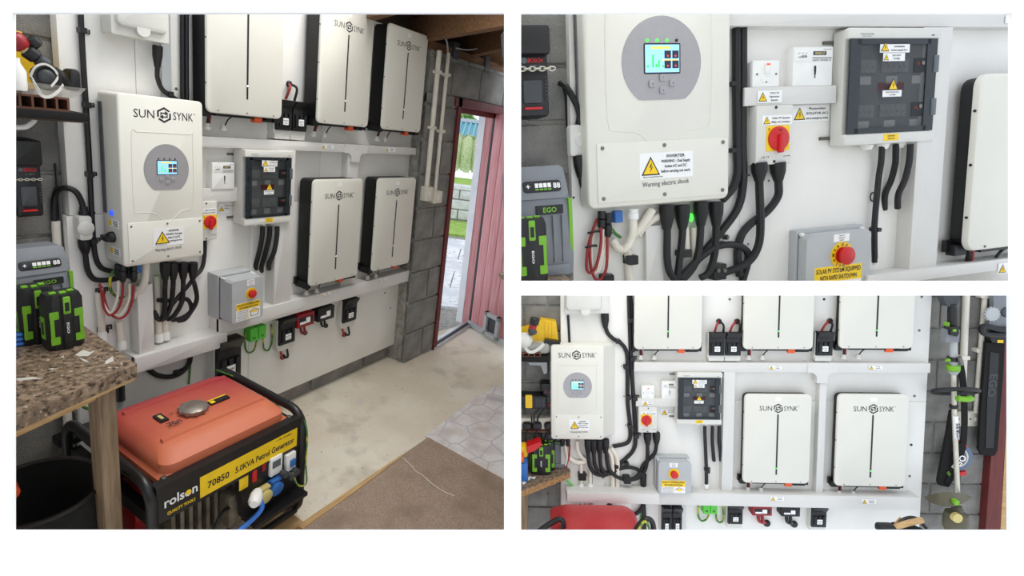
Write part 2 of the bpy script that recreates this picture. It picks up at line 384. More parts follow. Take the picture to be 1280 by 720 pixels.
def warn(T, par, x, z, y, h, m=None):
    """warning triangle with a bolt, as a printed mark on its sticker"""
    b = MB(); k = h / 2
    b.add([(x - k * 1.12, y - .0004, z - k), (x + k * 1.12, y - .0004, z - k), (x, y - .0004, z + k)], [(0, 1, 2)]); T.part('triangle_border', b, m_print, par)
    b = MB(); b.add([(x - k * .9, y - .0008, z - k * .86), (x + k * .9, y - .0008, z - k * .86), (x, y - .0008, z + k * .74)], [(0, 1, 2)]); T.part('triangle', b, m or m_yel, par)
    b = MB(); b.add([(x + k * .12, y - .0012, z + k * .42), (x - k * .2, y - .0012, z - k * .2), (x - k * .02, y - .0012, z - k * .14), (x + k * .02, y - .0012, z - k * .12), (x + k * .26, y - .0012, z - k * .02), (x + k * .08, y - .0012, z + .06 * k)],
          [(0, 1, 2, 3), (0, 3, 5)])
    b.add([(x + k * .02, y - .0012, z - k * .18), (x + k * .26, y - .0012, z - k * .02), (x - k * .1, y - .0012, z - k * .74)], [(0, 2, 1)]); T.part('bolt_mark', b, m_print, par)
def sticker(T, x0, x1, z0, z1, y, lines, tri=None, par=None, m=None, tm=None, bold=True, name='sticker', tx=None, lh=None):
    """flat sticker; lines of print right of the triangle"""
    b = MB(); b.box(min(x0, x1), max(x0, x1), y - .0008, y, min(z0, z1), max(z0, z1))
    st = T.part(name, b, m or m_stick, None) if par is None else T.part(name, b, m or m_stick, par)
    W, H = abs(x1 - x0), abs(z1 - z0); lx = min(x0, x1); yy = y - .0012
    host = st if par is None else par
    if tri:
        th = H * tri; cx = lx + th * .66; warn(T, host, cx, (z0 + z1) / 2, y - .001, th); lx0 = cx + th * .66
    else: lx0 = lx + W * .06
    if lines:
        n = len(lines); b = MB()
        for i, t in enumerate(lines):
            if not t: continue
            zc = max(z0, z1) - H * (i + .75) / (n + .5); wd = (lx + W * .96 - lx0)
            _, _, w1 = txt(t, bold); hh = (lh or .62) * H / (n + .5); wt = min(wd, w1 * hh / .72)
            b.text(t, (lx0 + lx + W * .96) / 2, zc, yy, hh * .8, wt, bold=bold)
        T.part('lettering', b, tm or m_print, host)
    return st
def cable(room, pts, r, label, name='cable', m=None, group=None, cat='cable', boot=None, n=8):
    """pts are (pixel u, pixel v, stand-off from the board)"""
    b = MB(); q = [room.P(*p) for p in pts]
    if boot:
        b2 = MB(); d = smooth_pts(q); T = Thing(room, name, label, cat, q[0], group)
        L = boot; a = q[0]; e = q[0] + (q[1] - q[0]).normalized() * L
        b2.lathe([(r * 1.9, 0), (r * 2.0, .12), (r * 1.9, .5), (r * 1.15, 1)], a, e, 10)
        b.tube(q, r, n); T.part('sheath', b, m or m_cable); T.part('boot', b2, m_gland); return T
    b.tube(q, r, n); return one(room, name, label, cat, b, m or m_cable, group)
def clip(room, u, v, s, label, p=.012, dx=1, group=None):
    T = Thing(room, 'cable_clip', label, 'clip', room.P(u, v, 0), group); c = room.P(u, v, p)
    b = MB(); b.plate(c.x - s * .5, c.x + s * .5, c.z - s * .45, c.z + s * .45, c.y - s * .75, room.D, s * .15); T.part('band', b, m_black)
    b = MB(); b.plate(c.x + dx * s * .5, c.x + dx * s * 1.4, c.z - s * .36, c.z + s * .36, room.D - s * .2, room.D, s * .1); T.part('tab', b, m_black)
    b = MB(); b.lathe([(s * .24, 0), (s * .24, .6), (s * .12, 1)], (c.x + dx * s * .98, room.D - s * .2, c.z), (c.x + dx * s * .98, room.D - s * .42, c.z), 8); T.part('screw', b, m_steel)
    return T
def dots(room, uv, r, where):
    for i, (u, v) in enumerate(uv):
        label = 'screw head in white board ' + where[i] + ', ' + room.tag
        c = room.P(u, v, 0); b = MB(); b.lathe([(r, 0), (r * 1.0, .5), (r * .4, 1)], (c.x, c.y + .001, c.z), (c.x, c.y - r * .5, c.z), 8)
        one(room, 'board_screw', label, 'screw', b, m_steel if i % 3 else m_black, 'screws in the white board, ' + room.tag)

def battery(room, x0, x1, z0, z1, p, label, slot=(.24, .78), led=.9, logo_on=True, dots_n=3, gap=.02, plug=True, side=.9):
    W, H = x1 - x0, z1 - z0; y = room.D - p; T = Thing(room, 'wall_battery', label, 'battery', ((x0 + x1) / 2, room.D - p / 2, z0), 'wall batteries, ' + room.tag)
    e = W * .012; pt = .012 * W / .34
    b = MB(); b.plate(x0, x1, z0, z1, y, y + pt, W * .07, pt * .5, 5); f = T.part('front_panel', b, m_case)
    b = MB(); b.plate(x0 + e, x1 - e, z0 + e, z1 - e, y + pt, room.D - gap, W * .07); T.part('case', b, m_blackm)
    b = MB(); b.box(x0 + W * .12, x1 - W * .12, room.D - gap, room.D, z0 + H * .12, z1 - H * .1); T.part('wall_bracket', b, m_cutboard)
    cx = (x0 + x1) / 2; zt, zb = z1 - H * slot[0], z1 - H * slot[1]; s = W * .011
    b = MB(); b.plate(cx - s, cx + s, zb, zt, y - .0012, y, s); T.part('light_slot', b, m_black, f)
    b = MB(); b.box(cx - s * .7, cx + s * .7, y - .002, y - .001, zb + (zt - zb) * (1 - led), zb + (zt - zb) * (1 - led) + H * .012); T.part('status_light', b, m_ledg if room is C else m_ledw, f)
    if logo_on: T.part('lettering', logo(cx, z1 - H * .155, y - .0006, W * .58), m_print, f)
    b = MB(); b.box(cx - W * .045, cx + W * .045, y - .0008, y, z1 - H * .075, z1 - H * .035); T.part('small_sticker', b, m_stick, f)
    for k in (.13, .5, .87): b = MB(); screws(b, [(x0 + W * k, z0 + H * .022)], y, W * .008); T.part('screw', b, m_steel, f)
    for k in (.2, .5, .8): b = MB(); b.cyl((x0 - .0005, y + pt * .5, z0 + H * k), (x0 - .003, y + pt * .5, z0 + H * k), W * .008, None, 8); T.part('edge_screw', b, m_print, f)
    for sx in (x0 - W * .012, x1 - W * .075):
        b = MB(); b.box(sx, sx + W * .09, y + pt * 1.6, room.D - gap, z0 - H * .03, z0 + H * .035); b.box(sx - W * .02, sx + W * .11, room.D - gap * 1.4, room.D - gap * .7, z0 - H * .01, z0 + H * .06)
        T.part('foot_bracket', b, m_blackm)
    if plug:
        yb = y + p * .45
        b = MB(); b.box(x0 + W * .16, x0 + W * .84, yb - p * .2, yb + p * .3, z0 - H * .02, z0 + e); b.box(x0 + W * .78, x0 + W * .96, yb - p * .2, yb + p * .3, z0 - H * .035, z0 + e); T.part('connector_rail', b, m_black)
        b = MB(); b.plate(x0 + W * .66, x0 + W * .76, z0 - H * .045, z0 - H * .005, yb - p * .25, yb, W * .01); T.part('power_plug', b, m_orange, label='orange power plug')
        b = MB(); b.tube([(x0 + W * .1, yb, z0 + .002), (x0 + W * .11, yb, z0 - H * .03), (x0 + W * .12, yb + p * .1, z0 - H * .085)], W * .014, 6)
        T.part('power_lead', b, m_cable)
        b = MB(); b.tube([(x0 + W * .13, yb, z0 + .002), (x0 + W * .135, yb, z0 - H * .03), (x0 + W * .145, yb + p * .1, z0 - H * .085)], W * .012, 6); T.part('power_lead', b, m_redc, label='red power lead')
        b = MB(); b.tube([(x0 + W * .42, yb, z0 - H * .012), (x0 + W * .36, yb, z0 - H * .04), (x0 + W * .32, yb, z0 - H * .085)], W * .008, 6); T.part('data_lead', b, m_cable)
        for gx in (.12, .32):
            b = MB(); b.lathe([(W * .04, 0), (W * .04, .45), (W * .03, .5), (W * .026, 1)], (x0 + W * gx, yb + p * .1, z0 - H * .125), (x0 + W * gx, yb + p * .1, z0 - H * .08), 10); T.part('cable_gland', b, m_pvc)
    return T

def inverter(room, x0, x1, z0, z1, p, label, circ=(.5, .42), back=0.0, side_marks=False):
    W, H = x1 - x0, z1 - z0; y = room.D - p; T = Thing(room, 'inverter', label, 'inverter', ((x0 + x1) / 2, room.D - p / 2, z0))
    ff = p * .2; cx = x0 + W * circ[0]; cz = z1 - H * circ[1]; r = W * .272
    q = rrect(x0, x1, z0, z1, W * .05); bk = back
    b = MB(); sh = lambda pts, k: [(x + (bk * k if x > cx else 0), z) for x, z in pts]
    q2 = rrect(x0 + W * .012, x1 - W * .012, z0 + W * .012, z1 - W * .012, W * .04)
    b.loops([[(x, room.D - p * .14, z) for x, z in sh(q, 1)], [(x, y + W * .02, z) for x, z in q], [(x, y + W * .006, z) for x, z in rrect(x0 + W * .004, x1 - W * .004, z0 + W * .004, z1 - W * .004, W * .046)], [(x, y, z) for x, z in q2]])
    f = T.part('casing', b, m_case)
    b = MB(); b.box(x0 + W * .04, x1 - W * .04 + bk, room.D - p * .14, room.D - .004, z0 + H * .06, z1 - H * .03)
    for k in range(9): b.box(x0 - W * .01, x0 + W * .03, room.D - p * (.32 - .02 * k), room.D - p * (.31 - .02 * k), z0 + H * .3, z1 - H * .06)
    T.part('heat_sink', b, m_fin)
    # embossed outline on the casing
    b = MB(); xa, xb, zt = x0 + W * .14, x1 - W * .14, z1 - H * .205; zb = z1 - H * .64
    ol = [(xa + W * .05, zt), (xb - W * .05, zt), (xb, zt - W * .05), (xb, zb), (xb - W * .06, zb - W * .07), (cx + W * .17, zb - W * .09), (cx + W * .05, zb - W * .19), (cx - W * .05, zb - W * .19), (cx - W * .17, zb - W * .09), (xa + W * .06, zb - W * .07), (xa, zb), (xa, zt - W * .05), (xa + W * .05, zt)]
    b.tube([(x, y, z) for x, z in ol], W * .0045, 5, k=3); T.part('embossed_rim', b, m_case, f)
    b = MB(); b.disc(cx, cz, y - .0015, y, r, 40, -.82)
    if room is A: b.v = [(vx, vy, cz + (vz - cz) * 1.14) for vx, vy, vz in b.v]
    d = T.part('control_panel', b, m_silver)
    yy = y - .0016
    lx0, lx1, lz0, lz1 = cx - r * .43, cx + r * .43, cz - r * .22, cz + r * .38
    b = MB(); b.plate(lx0 - r * .03, lx1 + r * .03, lz0 - r * .03, lz1 + r * .03, yy - .001, yy, r * .03); T.part('screen_bezel', b, m_print, d)
    b = MB(); b.box(lx0, lx1, yy - .0013, yy - .001, lz0, lz1); T.part('screen', b, m_lcd, d)
    y2 = yy - .0016; lw, lh = lx1 - lx0, lz1 - lz0
    def rc(mb, a, c, e, g): mb.add([(lx0 + lw * a, y2, lz0 + lh * e), (lx0 + lw * c, y2, lz0 + lh * e), (lx0 + lw * c, y2, lz0 + lh * g), (lx0 + lw * a, y2, lz0 + lh * g)], [(0, 1, 2, 3)])
    b = MB(); rc(b, .18, .72, .84, .93); rc(b, .5, .97, .42, .46); T.part('screen_heading', b, m_lcdy, d)
    b = MB()
    for k, hh in ((.05, .08), (.2, .46), (.3, .12), (.37, .26), (.5, .08)): rc(b, k, k + .05, .18, .18 + hh)
    T.part('screen_bars', b, m_lcdg, d)
    b = MB()
    for a in (.56, .79):
        for c in (.14, .5): rc(b, a, a + .19, c, c + .28)
    T.part('screen_gauges', b, m_lcdd, d)
    b = MB()
    for a in (.59, .82):
        for c in (.2, .56): b.text('o', lx0 + lw * (a + .065), lz0 + lh * (c + .05), y2 - .0004, lh * .1)
    T.part('screen_dials', b, m_neon, d)
    for i in range(4):
        b = MB(); lx = cx - r * .37 + i * r * .245; b.lathe([(r * .035, 0), (r * .03, .7), (r * .01, 1)], (lx, yy, cz + r * .47), (lx, yy - r * .03, cz + r * .47), 10); T.part('status_light', b, m_ledg if i < 3 and room is B else m_print, d)
    for bx, bz, s in ((0, -.34, '^'), (-.27, -.47, '<'), (.25, -.46, '+'), (0, -.61, 'v')):
        b = MB(); b.plate(cx + r * bx - r * .08, cx + r * bx + r * .08, cz + r * bz - r * .08, cz + r * bz + r * .08, yy - r * .04, yy, r * .03, r * .015); T.part('push_button', b, m_silver, d)
        b = MB(); b.text(s, cx + r * bx, cz + r * bz, yy - r * .045, r * .06); T.part('button_mark', b, m_gprint, d)
    T.part('lettering', logo(cx - W * .02, z1 - H * .1, y - .0006, W * .72), m_print, f)
    # terminal cover
    c0, c1, k1, k0 = x0 + W * .06, x1 - W * .02, z1 - H * .735, z0 + W * .03
    b = MB(); b.plate(c0, c1, k0, k1, y - W * .008, y, W * .01, W * .003); cv = T.part('terminal_cover', b, m_case)
    yc = y - W * .008
    for gx in (.04, .5, .96):
        for gz in (.08, .92):
            b = MB(); xx = c0 + (c1 - c0) * gx; zz = k0 + (k1 - k0) * gz; b.lathe([(W * .013, 0), (W * .012, .6), (W * .005, 1)], (xx, yc, zz), (xx, yc - W * .008, zz), 8); T.part('screw', b, m_steel, cv)
    cw, ch = c1 - c0, k1 - k0
    sticker(T, c0 + cw * .31, c0 + cw * .72, k0 + ch * .36, k1 - ch * .2, yc, ['', '', '', '', ''], tri=.72, par=cv)
    b = MB(); sx = c0 + cw * .585
    for i, t in enumerate(['INVERTER', 'WARNING - Dual Supply', 'Isolate AC and DC', 'before carrying out work']):
        b.text(t, sx, k1 - ch * (.265 + .085 * i), yc - .0014, ch * .05, cw * (.14, .225, .17, .225)[i])
    b.text('Place on inverter front cover', c0 + cw * .41, k0 + ch * .395, yc - .0014, ch * .025, cw * .15)
    b.text('Warning electric shock', c0 + cw * .51, k0 + ch * .28, yc - .0008, ch * .085, cw * .36, bold=False, ang=.03); T.part('lettering', b, m_print, cv)
    if side_marks:
        xs = x0 - .0006; ya = room.D - p * .55
        def sidebox(mb, yc_, zc, hy, hz, t=.001): mb.box(xs - t, xs + .001, yc_ - hy, yc_ + hy, zc - hz, zc + hz)
        b = MB(); b.lathe([(p * .07, 0), (p * .06, 1)], (x0, ya, z0 + H * .31), (x0 - .006, ya, z0 + H * .31), 14); T.part('power_button', b, m_ledb, f)
        b = MB(); b.lathe([(p * .14, 0), (p * .13, .7), (p * .1, 1)], (x0, ya, z0 + H * .165), (x0 - .02, ya, z0 + H * .165), 14); b.box(x0 - .034, x0 - .018, ya - p * .22, ya + p * .12, z0 + H * .15, z0 + H * .18); T.part('isolator_knob', b, m_black, f)
        for zz in (.25, .08):
            b = MB(); sidebox(b, ya - p * .1, z0 + H * zz, p * .2, H * .025); T.part('side_sticker', b, m_stick, f)
            b = MB(); sidebox(b, ya + p * .08, z0 + H * zz, p * .06, H * .016, .0018); T.part('side_triangle', b, m_yel, f)
            b = MB()
            for k in range(3): sidebox(b, ya - p * .16, z0 + H * (zz - .012 + .012 * k), p * .1, H * .0025, .0016)
            T.part('lettering', b, m_gprint, f)
    return T

def enclosure(room, x0, x1, z0, z1, p, label, names=True):
    """solar consumer unit with a tinted hinged lid"""
    W, H = x1 - x0, z1 - z0; y = room.D - p; T = Thing(room, 'consumer_unit', label, 'fuse box', ((x0 + x1) / 2, room.D - p / 2, z0))
    lx0, lx1, lz0, lz1 = x0 + W * .02, x1 - W * .04, z0 + H * .1, z1 - H * .095; dp = p * .22
    b = MB(); b.plate(x0, x1, z0, z1, y + dp, room.D - p * .12, W * .03); b.plate(x0, x1, lz1, z1, y, y + dp, W * .02, W * .012); b.plate(x0, x1, z0, lz0, y, y + dp, W * .02, W * .012)
    f = T.part('housing', b, m_pvc)
    b = MB(); b.box(x0 + W * .03, x1 - W * .03, room.D - p * .12, room.D, z0 + H * .03, z1 - H * .03); T.part('back_plate', b, m_pvc)
    b = MB(); b.box(lx0 + W * .07, lx1 - W * .07, y + dp - .002, y + dp, lz0 + H * .02, lz1 - H * .02); T.part('inner_plate', b, mat('inner_grey_plate', (150, 154, 156), .5))
    ix0, iw = lx0 + W * .13, (lx1 - lx0) * .76
    for row in (.72, .24):
        zr = lz0 + (lz1 - lz0) * row
        for k in range(9):
            if k == 3: continue
            b = MB(); xx = ix0 + iw * k / 12.2; b.plate(xx, xx + iw / 12.8, zr - H * .055, zr + H * .055, y + dp * .5, y + dp - .002, .001); b.box(xx + iw * .02, xx + iw * .05, y + dp * .32, y + dp * .5, zr - H * .02, zr + H * .005)
            T.part('breaker', b, m_grey)
        b = MB(); xx = ix0 + iw * .83; b.plate(xx, xx + iw * .17, zr - H * .06, zr + H * .065, y + dp * .45, y + dp - .002, .001); br = T.part('main_switch', b, m_black)
        b = MB(); b.box(xx + iw * .03, xx + iw * .14, y + dp * .3, y + dp * .45, zr + H * .005, zr + H * .03); T.part('switch_toggle', b, m_orange, br)
        for k in (0.02, .42, .82):
            b = MB(); b.box(ix0 + iw * k, ix0 + iw * (k + .17), y + dp - .003, y + dp - .002, zr - H * .155, zr - H * .085); T.part('circuit_label', b, m_stick)
    b = MB(); b.box(ix0 + iw * .3, ix0 + iw * .7, y + dp - .003, y + dp - .002, lz0 + (lz1 - lz0) * .46, lz0 + (lz1 - lz0) * .545); T.part('red_label', b, m_dred)
    # lid: frame, pane, hinges, latches
    fw = W * .075; b = MB()
    for a in ((lx0, lx0 + fw * 1.5, lz0, lz1), (lx1 - fw * 1.5, lx1, lz0, lz1), (lx0 + fw, lx1 - fw, lz0, lz0 + fw * .6), (lx0 + fw, lx1 - fw, lz1 - fw * .6, lz1)): b.box(a[0], a[1], y - dp * .12, y + dp * .2, a[2], a[3])
    lid = T.part('lid_frame', b, mat('dark_lid_frame', (26, 34, 40), .2, var=.08))
    b = MB(); b.box(lx0 + fw * 1.5, lx1 - fw * 1.5, y - dp * .02, y + dp * .06, lz0 + fw * .6, lz1 - fw * .6); T.part('lid_pane', b, m_tint, lid)
    for k in (.1, .27, .45, .68, .86):
        b = MB(); zz = lz0 + (lz1 - lz0) * k; b.box(lx0 - W * .005, lx0 + fw * .8, y - dp * .25, y, zz - H * .028, zz + H * .028); T.part('hinge', b, MC['dark_lid_frame'], lid)
    for k in (.26, .73):
        b = MB(); zz = lz0 + (lz1 - lz0) * k; b.plate(lx1 - fw * .5, lx1 + W * .02, zz - H * .075, zz + H * .075, y - dp * .35, y + dp * .1, .002, .002); T.part('latch', b, mat('grey_lid_latch', (88, 96, 102), .3, var=.1), lid)
        b = MB(); b.cyl((lx1 - fw * 2, y, zz + H * .01), (lx1 - fw * 2, y - dp * .15, zz + H * .01), W * .018, None, 10); T.part('lid_screw', b, m_steel, lid)
    yl = y - dp * .03; lw, lh = lx1 - lx0, lz1 - lz0
    sticker(T, lx0 + lw * .33, lx0 + lw * .67, lz1 - lh * .145, lz1 - lh * .02, yl, ['AC CONSUMER UNIT', 'WARNING', 'isolate supply first'], tri=.8, par=lid)
    sticker(T, lx0 + lw * .37, lx0 + lw * .62, lz1 - lh * .235, lz1 - lh * .15, yl, ['DO NOT', 'WORK'], par=lid, tri=.75)
    warn(T, lid, lx0 + lw * .5, lz0 + lh * .52, yl - .001, lh * .125)
    sticker(T, lx0 + lw * .385, lx0 + lw * .605, lz0 + lh * .385, lz0 + lh * .455, yl, ['PHOTOVOLTAIC', 'SYSTEM'], par=lid)
    sticker(T, x0 + W * .42, x0 + W * .585, z0 + H * .025, z0 + H * .085, y, ['DANGER', 'ISOLATE'], par=f, m=m_yel)
    b = MB(); b.text('VOLTACON', x0 + W * .19, z1 - H * .055, y - .0006, H * .017, W * .14, bold=False); b.text('solar systems', x0 + W * .19, z1 - H * .072, y - .0006, H * .01, W * .1, bold=False); b.box(x1 - W * .11, x1 - W * .08, y - .0006, y, z1 - H * .07, z1 - H * .06); T.part('lettering', b, m_gprint, f)
    for zz in (z0 + H * .08, z1 - H * .09):
        b = MB(); b.box(x0 - W * .1, x0 + W * .02, room.D - .006, room.D, zz - H * .014, zz + H * .014); T.part('fixing_tab', b, m_steel)
    for k in (.34, .52, .7):
        b = MB(); gx = x0 + W * k; b.lathe([(W * .05, 0), (W * .05, .5), (W * .042, .55), (W * .036, 1)], (gx, room.D - p * .5, z0 + .001), (gx, room.D - p * .5, z0 - H * .045), 10); T.part('cable_gland', b, m_white)
    return T

def isolator(room, x0, x1, z0, z1, p, label, knob=(.52, .56)):
    W, H = x1 - x0, z1 - z0; y = room.D - p; T = Thing(room, 'rotary_isolator', label, 'switch', ((x0 + x1) / 2, room.D - p / 2, z0))
    b = MB(); b.plate(x0, x1, z0, z1, y, room.D, W * .04, W * .03); f = T.part('housing', b, m_pvc)
    kx, kz = x0 + W * knob[0], z1 - H * knob[1]; k = W * .31
    b = MB(); b.plate(kx - k, kx + k, kz - k * .9, kz + k * .95, y - W * .02, y, W * .03); T.part('switch_plate', b, m_yel, label='yellow switch plate')
    b = MB(); b.lathe([(k * .9, 0), (k * .9, .5), (k * .8, .8), (k * .5, 1)], (kx, y - W * .02, kz), (kx, y - W * .09, kz), 22); kn = T.part('knob', b, m_red)
    b = MB(); b.plate(kx - k * .2, kx + k * .22, kz - k * 1.05, kz + k * .35, y - W * .15, y - W * .06, k * .12, k * .06); T.part('knob_grip', b, m_red, kn)
    b = MB(); b.text('0', kx - k * .82, kz + k * .7, y - W * .022, k * .2); b.text('OFF', kx, kz + k * .62, y - W * .092, k * .14); T.part('lettering', b, m_print, f)
    sticker(T, x0 + W * .16, x1 - W * .04, z1 - H * .33, z1 - H * .17, y, ['Solar PV System', 'Main AC Isolator'], tri=.8, par=f)
    b = MB(); b.text('I  IE  C E', x0 + W * .25, z0 + H * .13, y - .0006, H * .03, W * .2); b.text('rated 20A', x1 - W * .16, z0 + H * .135, y - .0006, H * .02, W * .2); T.part('lettering', b, m_gprint, f)
    for sx, sz in ((.52, .96), (.5, .05)):
        b = MB(); b.lathe([(W * .035, 0), (W * .03, 1)], (x0 + W * sx, y, z0 + H * sz), (x0 + W * sx, y - .002, z0 + H * sz), 10); T.part('screw', b, m_print)
    return T

def killbox(room, x0, x1, z0, z1, p, label, btn=(.58, .38), sign=True, lbl=(.5, .12), ring_text=True, cut=False):
    W, H = x1 - x0, z1 - z0; y = room.D - p; T = Thing(room, 'emergency_stop_box', label, 'switch box', ((x0 + x1) / 2, room.D - p / 2, z0))
    c = W * .1; e = W * .05
    b = MB(); b.plate(x0 - e * .6, x1 + e * .6, z0 if cut else z0 - e * .6, z1 + e * .9, y + p * .55, room.D, W * .02, W * .01); T.part('base', b, m_grey)
    q = [(x0, z0), (x1, z0), (x1, z1 - c), (x1 - c * .9, z1), (x0 + c * .9, z1), (x0, z1 - c)]
    if not cut: q = [(x0 + c * .6, z0), (x1 - c * .6, z0), (x1, z0 + c * .6), (x1, z1 - c * .6), (x1 - c * .6, z1), (x0 + c * .6, z1), (x0, z1 - c * .6), (x0, z0 + c * .6)]
    else: q = [(x0, z0), (x1, z0), (x1, z1 - c * .6), (x1 - c * .6, z1), (x0 + c * .6, z1), (x0, z1 - c * .6)]
    b = MB(); b.poly(q, y, y + p * .5); f = T.part('lid', b, m_grey)
    b = MB(); b.box(x0, x1, y + p * .5, y + p * .56, z0, z1); T.part('lid_seal', b, m_gprint)
    for sx in (x0 + c * .3, x1 - c * .3):
        b = MB(); b.lathe([(c * .28, 0), (c * .26, .7), (c * .1, 1)], (sx, y + p * .5, z1 - c * .1), (sx, y + p * .3, z1 - c * .1), 10); T.part('lid_screw', b, m_white)
    bx, bz, r = x0 + W * btn[0], z1 - H * btn[1], W * .17
    b = MB(); b.disc(bx, bz, y - .002, y, r, 28); T.part('warning_ring', b, m_yel, label='yellow warning ring')
    if ring_text:
        b = MB()
        for s, a0, a1, inv in (('EMERGENCY', 205, -25, 0), ('STOP', 235, 305, 1)):
            for i, ch in enumerate(s):
                a = math.radians(a0 + (a1 - a0) * i / (len(s) - 1)); b.text(ch, bx + r * .82 * math.cos(a), bz + r * .82 * math.sin(a), y - .003, r * .2, ang=a - PI / 2 + (PI if inv else 0))
        T.part('lettering', b, m_print, f)
    b = MB(); b.lathe([(r * .62, 0), (r * .62, .25), (r * .42, .3), (r * .42, .55), (r * .66, .6), (r * .68, .85), (r * .55, 1)], (bx, y, bz), (bx, y - W * .11, bz), 22); T.part('stop_button', b, m_red, label='red mushroom stop button')
    x_, z_ = x0 + W * lbl[0], z1 - H * lbl[1]
    sticker(T, x_ - W * .12, x_ + W * .12, z_ - H * .07, z_ + H * .07, y, ['TIGO PV', 'Optimiser', 'System'], par=f)
    if sign:
        s0, s1, t1, t0 = sign
        sx0, sx1, sz1, sz0 = x0 + W * s0, x0 + W * s1, z1 - H * t1, z1 - H * t0; sz0 = max(sz0, z0 + .001)
        b = MB(); b.box(sx0, sx1, y - .0008, y, sz0, sz1); T.part('sign', b, m_stick, f)
        hh = W * .2; b = MB(); b.box(sx0, sx1, y - .0012, y - .0008, max(sz1 - hh, sz0), sz1); T.part('sign_header', b, m_yel, f)
        b = MB(); mx_ = (sx0 + sx1) / 2; ww = sx1 - sx0
        b.text('SOLAR PV SYSTEM EQUIPPED', mx_, sz1 - hh * .28, y - .0016, hh * .3, ww * .94); b.text('WITH RAPID SHUTDOWN', mx_, sz1 - hh * .73, y - .0016, hh * .3, ww * .78)
        if sz1 - sz0 > hh * 1.8:
            for i, t in enumerate(['TURN RAPID', 'SHUTDOWN SWITCH', 'TO OFF TO SHUT', 'DOWN THE ARRAY', 'AND REDUCE', 'SHOCK HAZARD']): b.text(t, sx0 + ww * .26, sz1 - hh - (sz1 - sz0 - hh) * (i + .8) / 6.6, y - .0012, (sz1 - sz0 - hh) * .075, ww * .44)
        hx, hz, k = sx0 + ww * .76, sz1 - hh * 1.15, ww * .2
        lw = k * .05
        for (ax, az), (cx, cz) in (((-1, -.55), (0, 0)), ((0, 0), (1, -.55)), ((-.8, -.5), (-.8, -1.6)), ((.8, -.5), (.8, -1.6)), ((-.8, -1.6), (.8, -1.6))):
            if hz + cz * k * .9 < sz0 or hz + az * k * .9 < sz0: continue
            b.tube([(hx + ax * k, y - .001, hz + az * k * .9), (hx + cx * k, y - .001, hz + cz * k * .9)], lw, 4, sm=False)
        T.part('sign_lettering', b, m_print, f)
        b = MB(); b.box(hx - k * .55, hx + k * .5, y - .0016, y - .0008, max(hz - k * .75, sz0), max(hz - k * .3, sz0 + .001)); b.box(sx0 + ww * .5, sx0 + ww * .52, y - .0014, y - .0008, sz0, sz1 - hh); T.part('sign_panel_mark', b, m_yel, f)
    return T

def meter(room, x0, x1, z0, z1, p, label):
    W, H = x1 - x0, z1 - z0; y = room.D - p; T = Thing(room, 'electricity_meter', label, 'meter', ((x0 + x1) / 2, room.D - p / 2, z0))
    b = MB(); b.plate(x0, x1, z0, z1, y, room.D, W * .02, W * .015); f = T.part('housing', b, m_white)
    b = MB(); b.plate(x0 + W * .02, x1 - W * .02, z0 + H * .62, z1 - H * .04, y - W * .012, y, .001, .001); T.part('face', b, m_white)
    yf = y - W * .013
    b = MB(); b.box(x0 + W * .48, x1 - W * .19, yf - .0006, yf, z1 - H * .22, z1 - H * .12); T.part('display', b, m_chgd)
    b = MB(); b.text('004217', x0 + W * .645, z1 - H * .17, yf - .001, H * .06, W * .24); T.part('lettering', b, m_sand)
    b = MB(); b.text('energy meter', x0 + W * .84, z1 - H * .065, yf - .0006, H * .025, W * .22)
    for i, t in enumerate(['o  o  o', 'single phase kWh']): b.text(t, x0 + W * .22, z1 - H * (.16 + .1 * i), yf - .0006, H * .03, W * .22)
    b.text('=@ @=', x0 + W * .25, z1 - H * .24, yf - .0006, H * .05, W * .14); b.box(x0 + W * .46, x1 - W * .05, yf - .0006, yf, z1 - H * .3, z1 - H * .28); b.text('imp/kWh  230V 50Hz  CE', x0 + W * .7, z1 - H * .345, yf - .0006, H * .04, W * .46); T.part('lettering', b, m_gprint)
    b = MB(); cx, cz = x0 + W * .55, z0 + H * .34
    for k in range(4): b.tube([(cx - W * .02 + k * W * .012, y - .0008, cz + H * .17), (cx - W * .015 + k * .01 * W, y - .0008, cz), (cx + W * .01 - k * W * .006, y - .0008, cz - H * .14)], W * .006, 4)
    T.part('pen_scribble', b, m_print)
    return T
def fcu(room, x0, x1, z0, z1, p, label):
    W, H = x1 - x0, z1 - z0; y = room.D - p; T = Thing(room, 'fused_spur_switch', label, 'switch', ((x0 + x1) / 2, room.D - p / 2, z0))
    b = MB(); b.plate(x0 + W * .03, x1 - W * .03, z0 + W * .03, z1 - W * .03, y + p * .3, room.D, W * .03); T.part('back_box', b, m_white)
    b = MB(); b.plate(x0, x1, z0, z1, y, y + p * .35, W * .06, W * .05); f = T.part('face_plate', b, m_white)
    b = MB(); b.plate(x0 + W * .42, x0 + W * .62, z0 + H * .5, z1 - H * .12, y - W * .06, y, W * .03, W * .02); rk = T.part('rocker', b, m_white)
    b = MB(); b.box(x0 + W * .45, x0 + W * .59, y - W * .063, y - W * .05, z1 - H * .21, z1 - H * .14); T.part('neon', b, m_neon, rk)
    b = MB(); b.plate(x0 + W * .34, x0 + W * .66, z0 + H * .16, z0 + H * .36, y - W * .015, y, W * .01, W * .008); T.part('fuse_holder', b, m_white, f)
    for sx, sz in ((.16, .48), (.86, .48), (.5, .19)):
        b = MB(); b.lathe([(W * .035, 0), (W * .02, 1)], (x0 + W * sx, y, z0 + H * sz), (x0 + W * sx, y - W * .03, z0 + H * sz), 8); T.part('screw', b, m_steel)
    return T
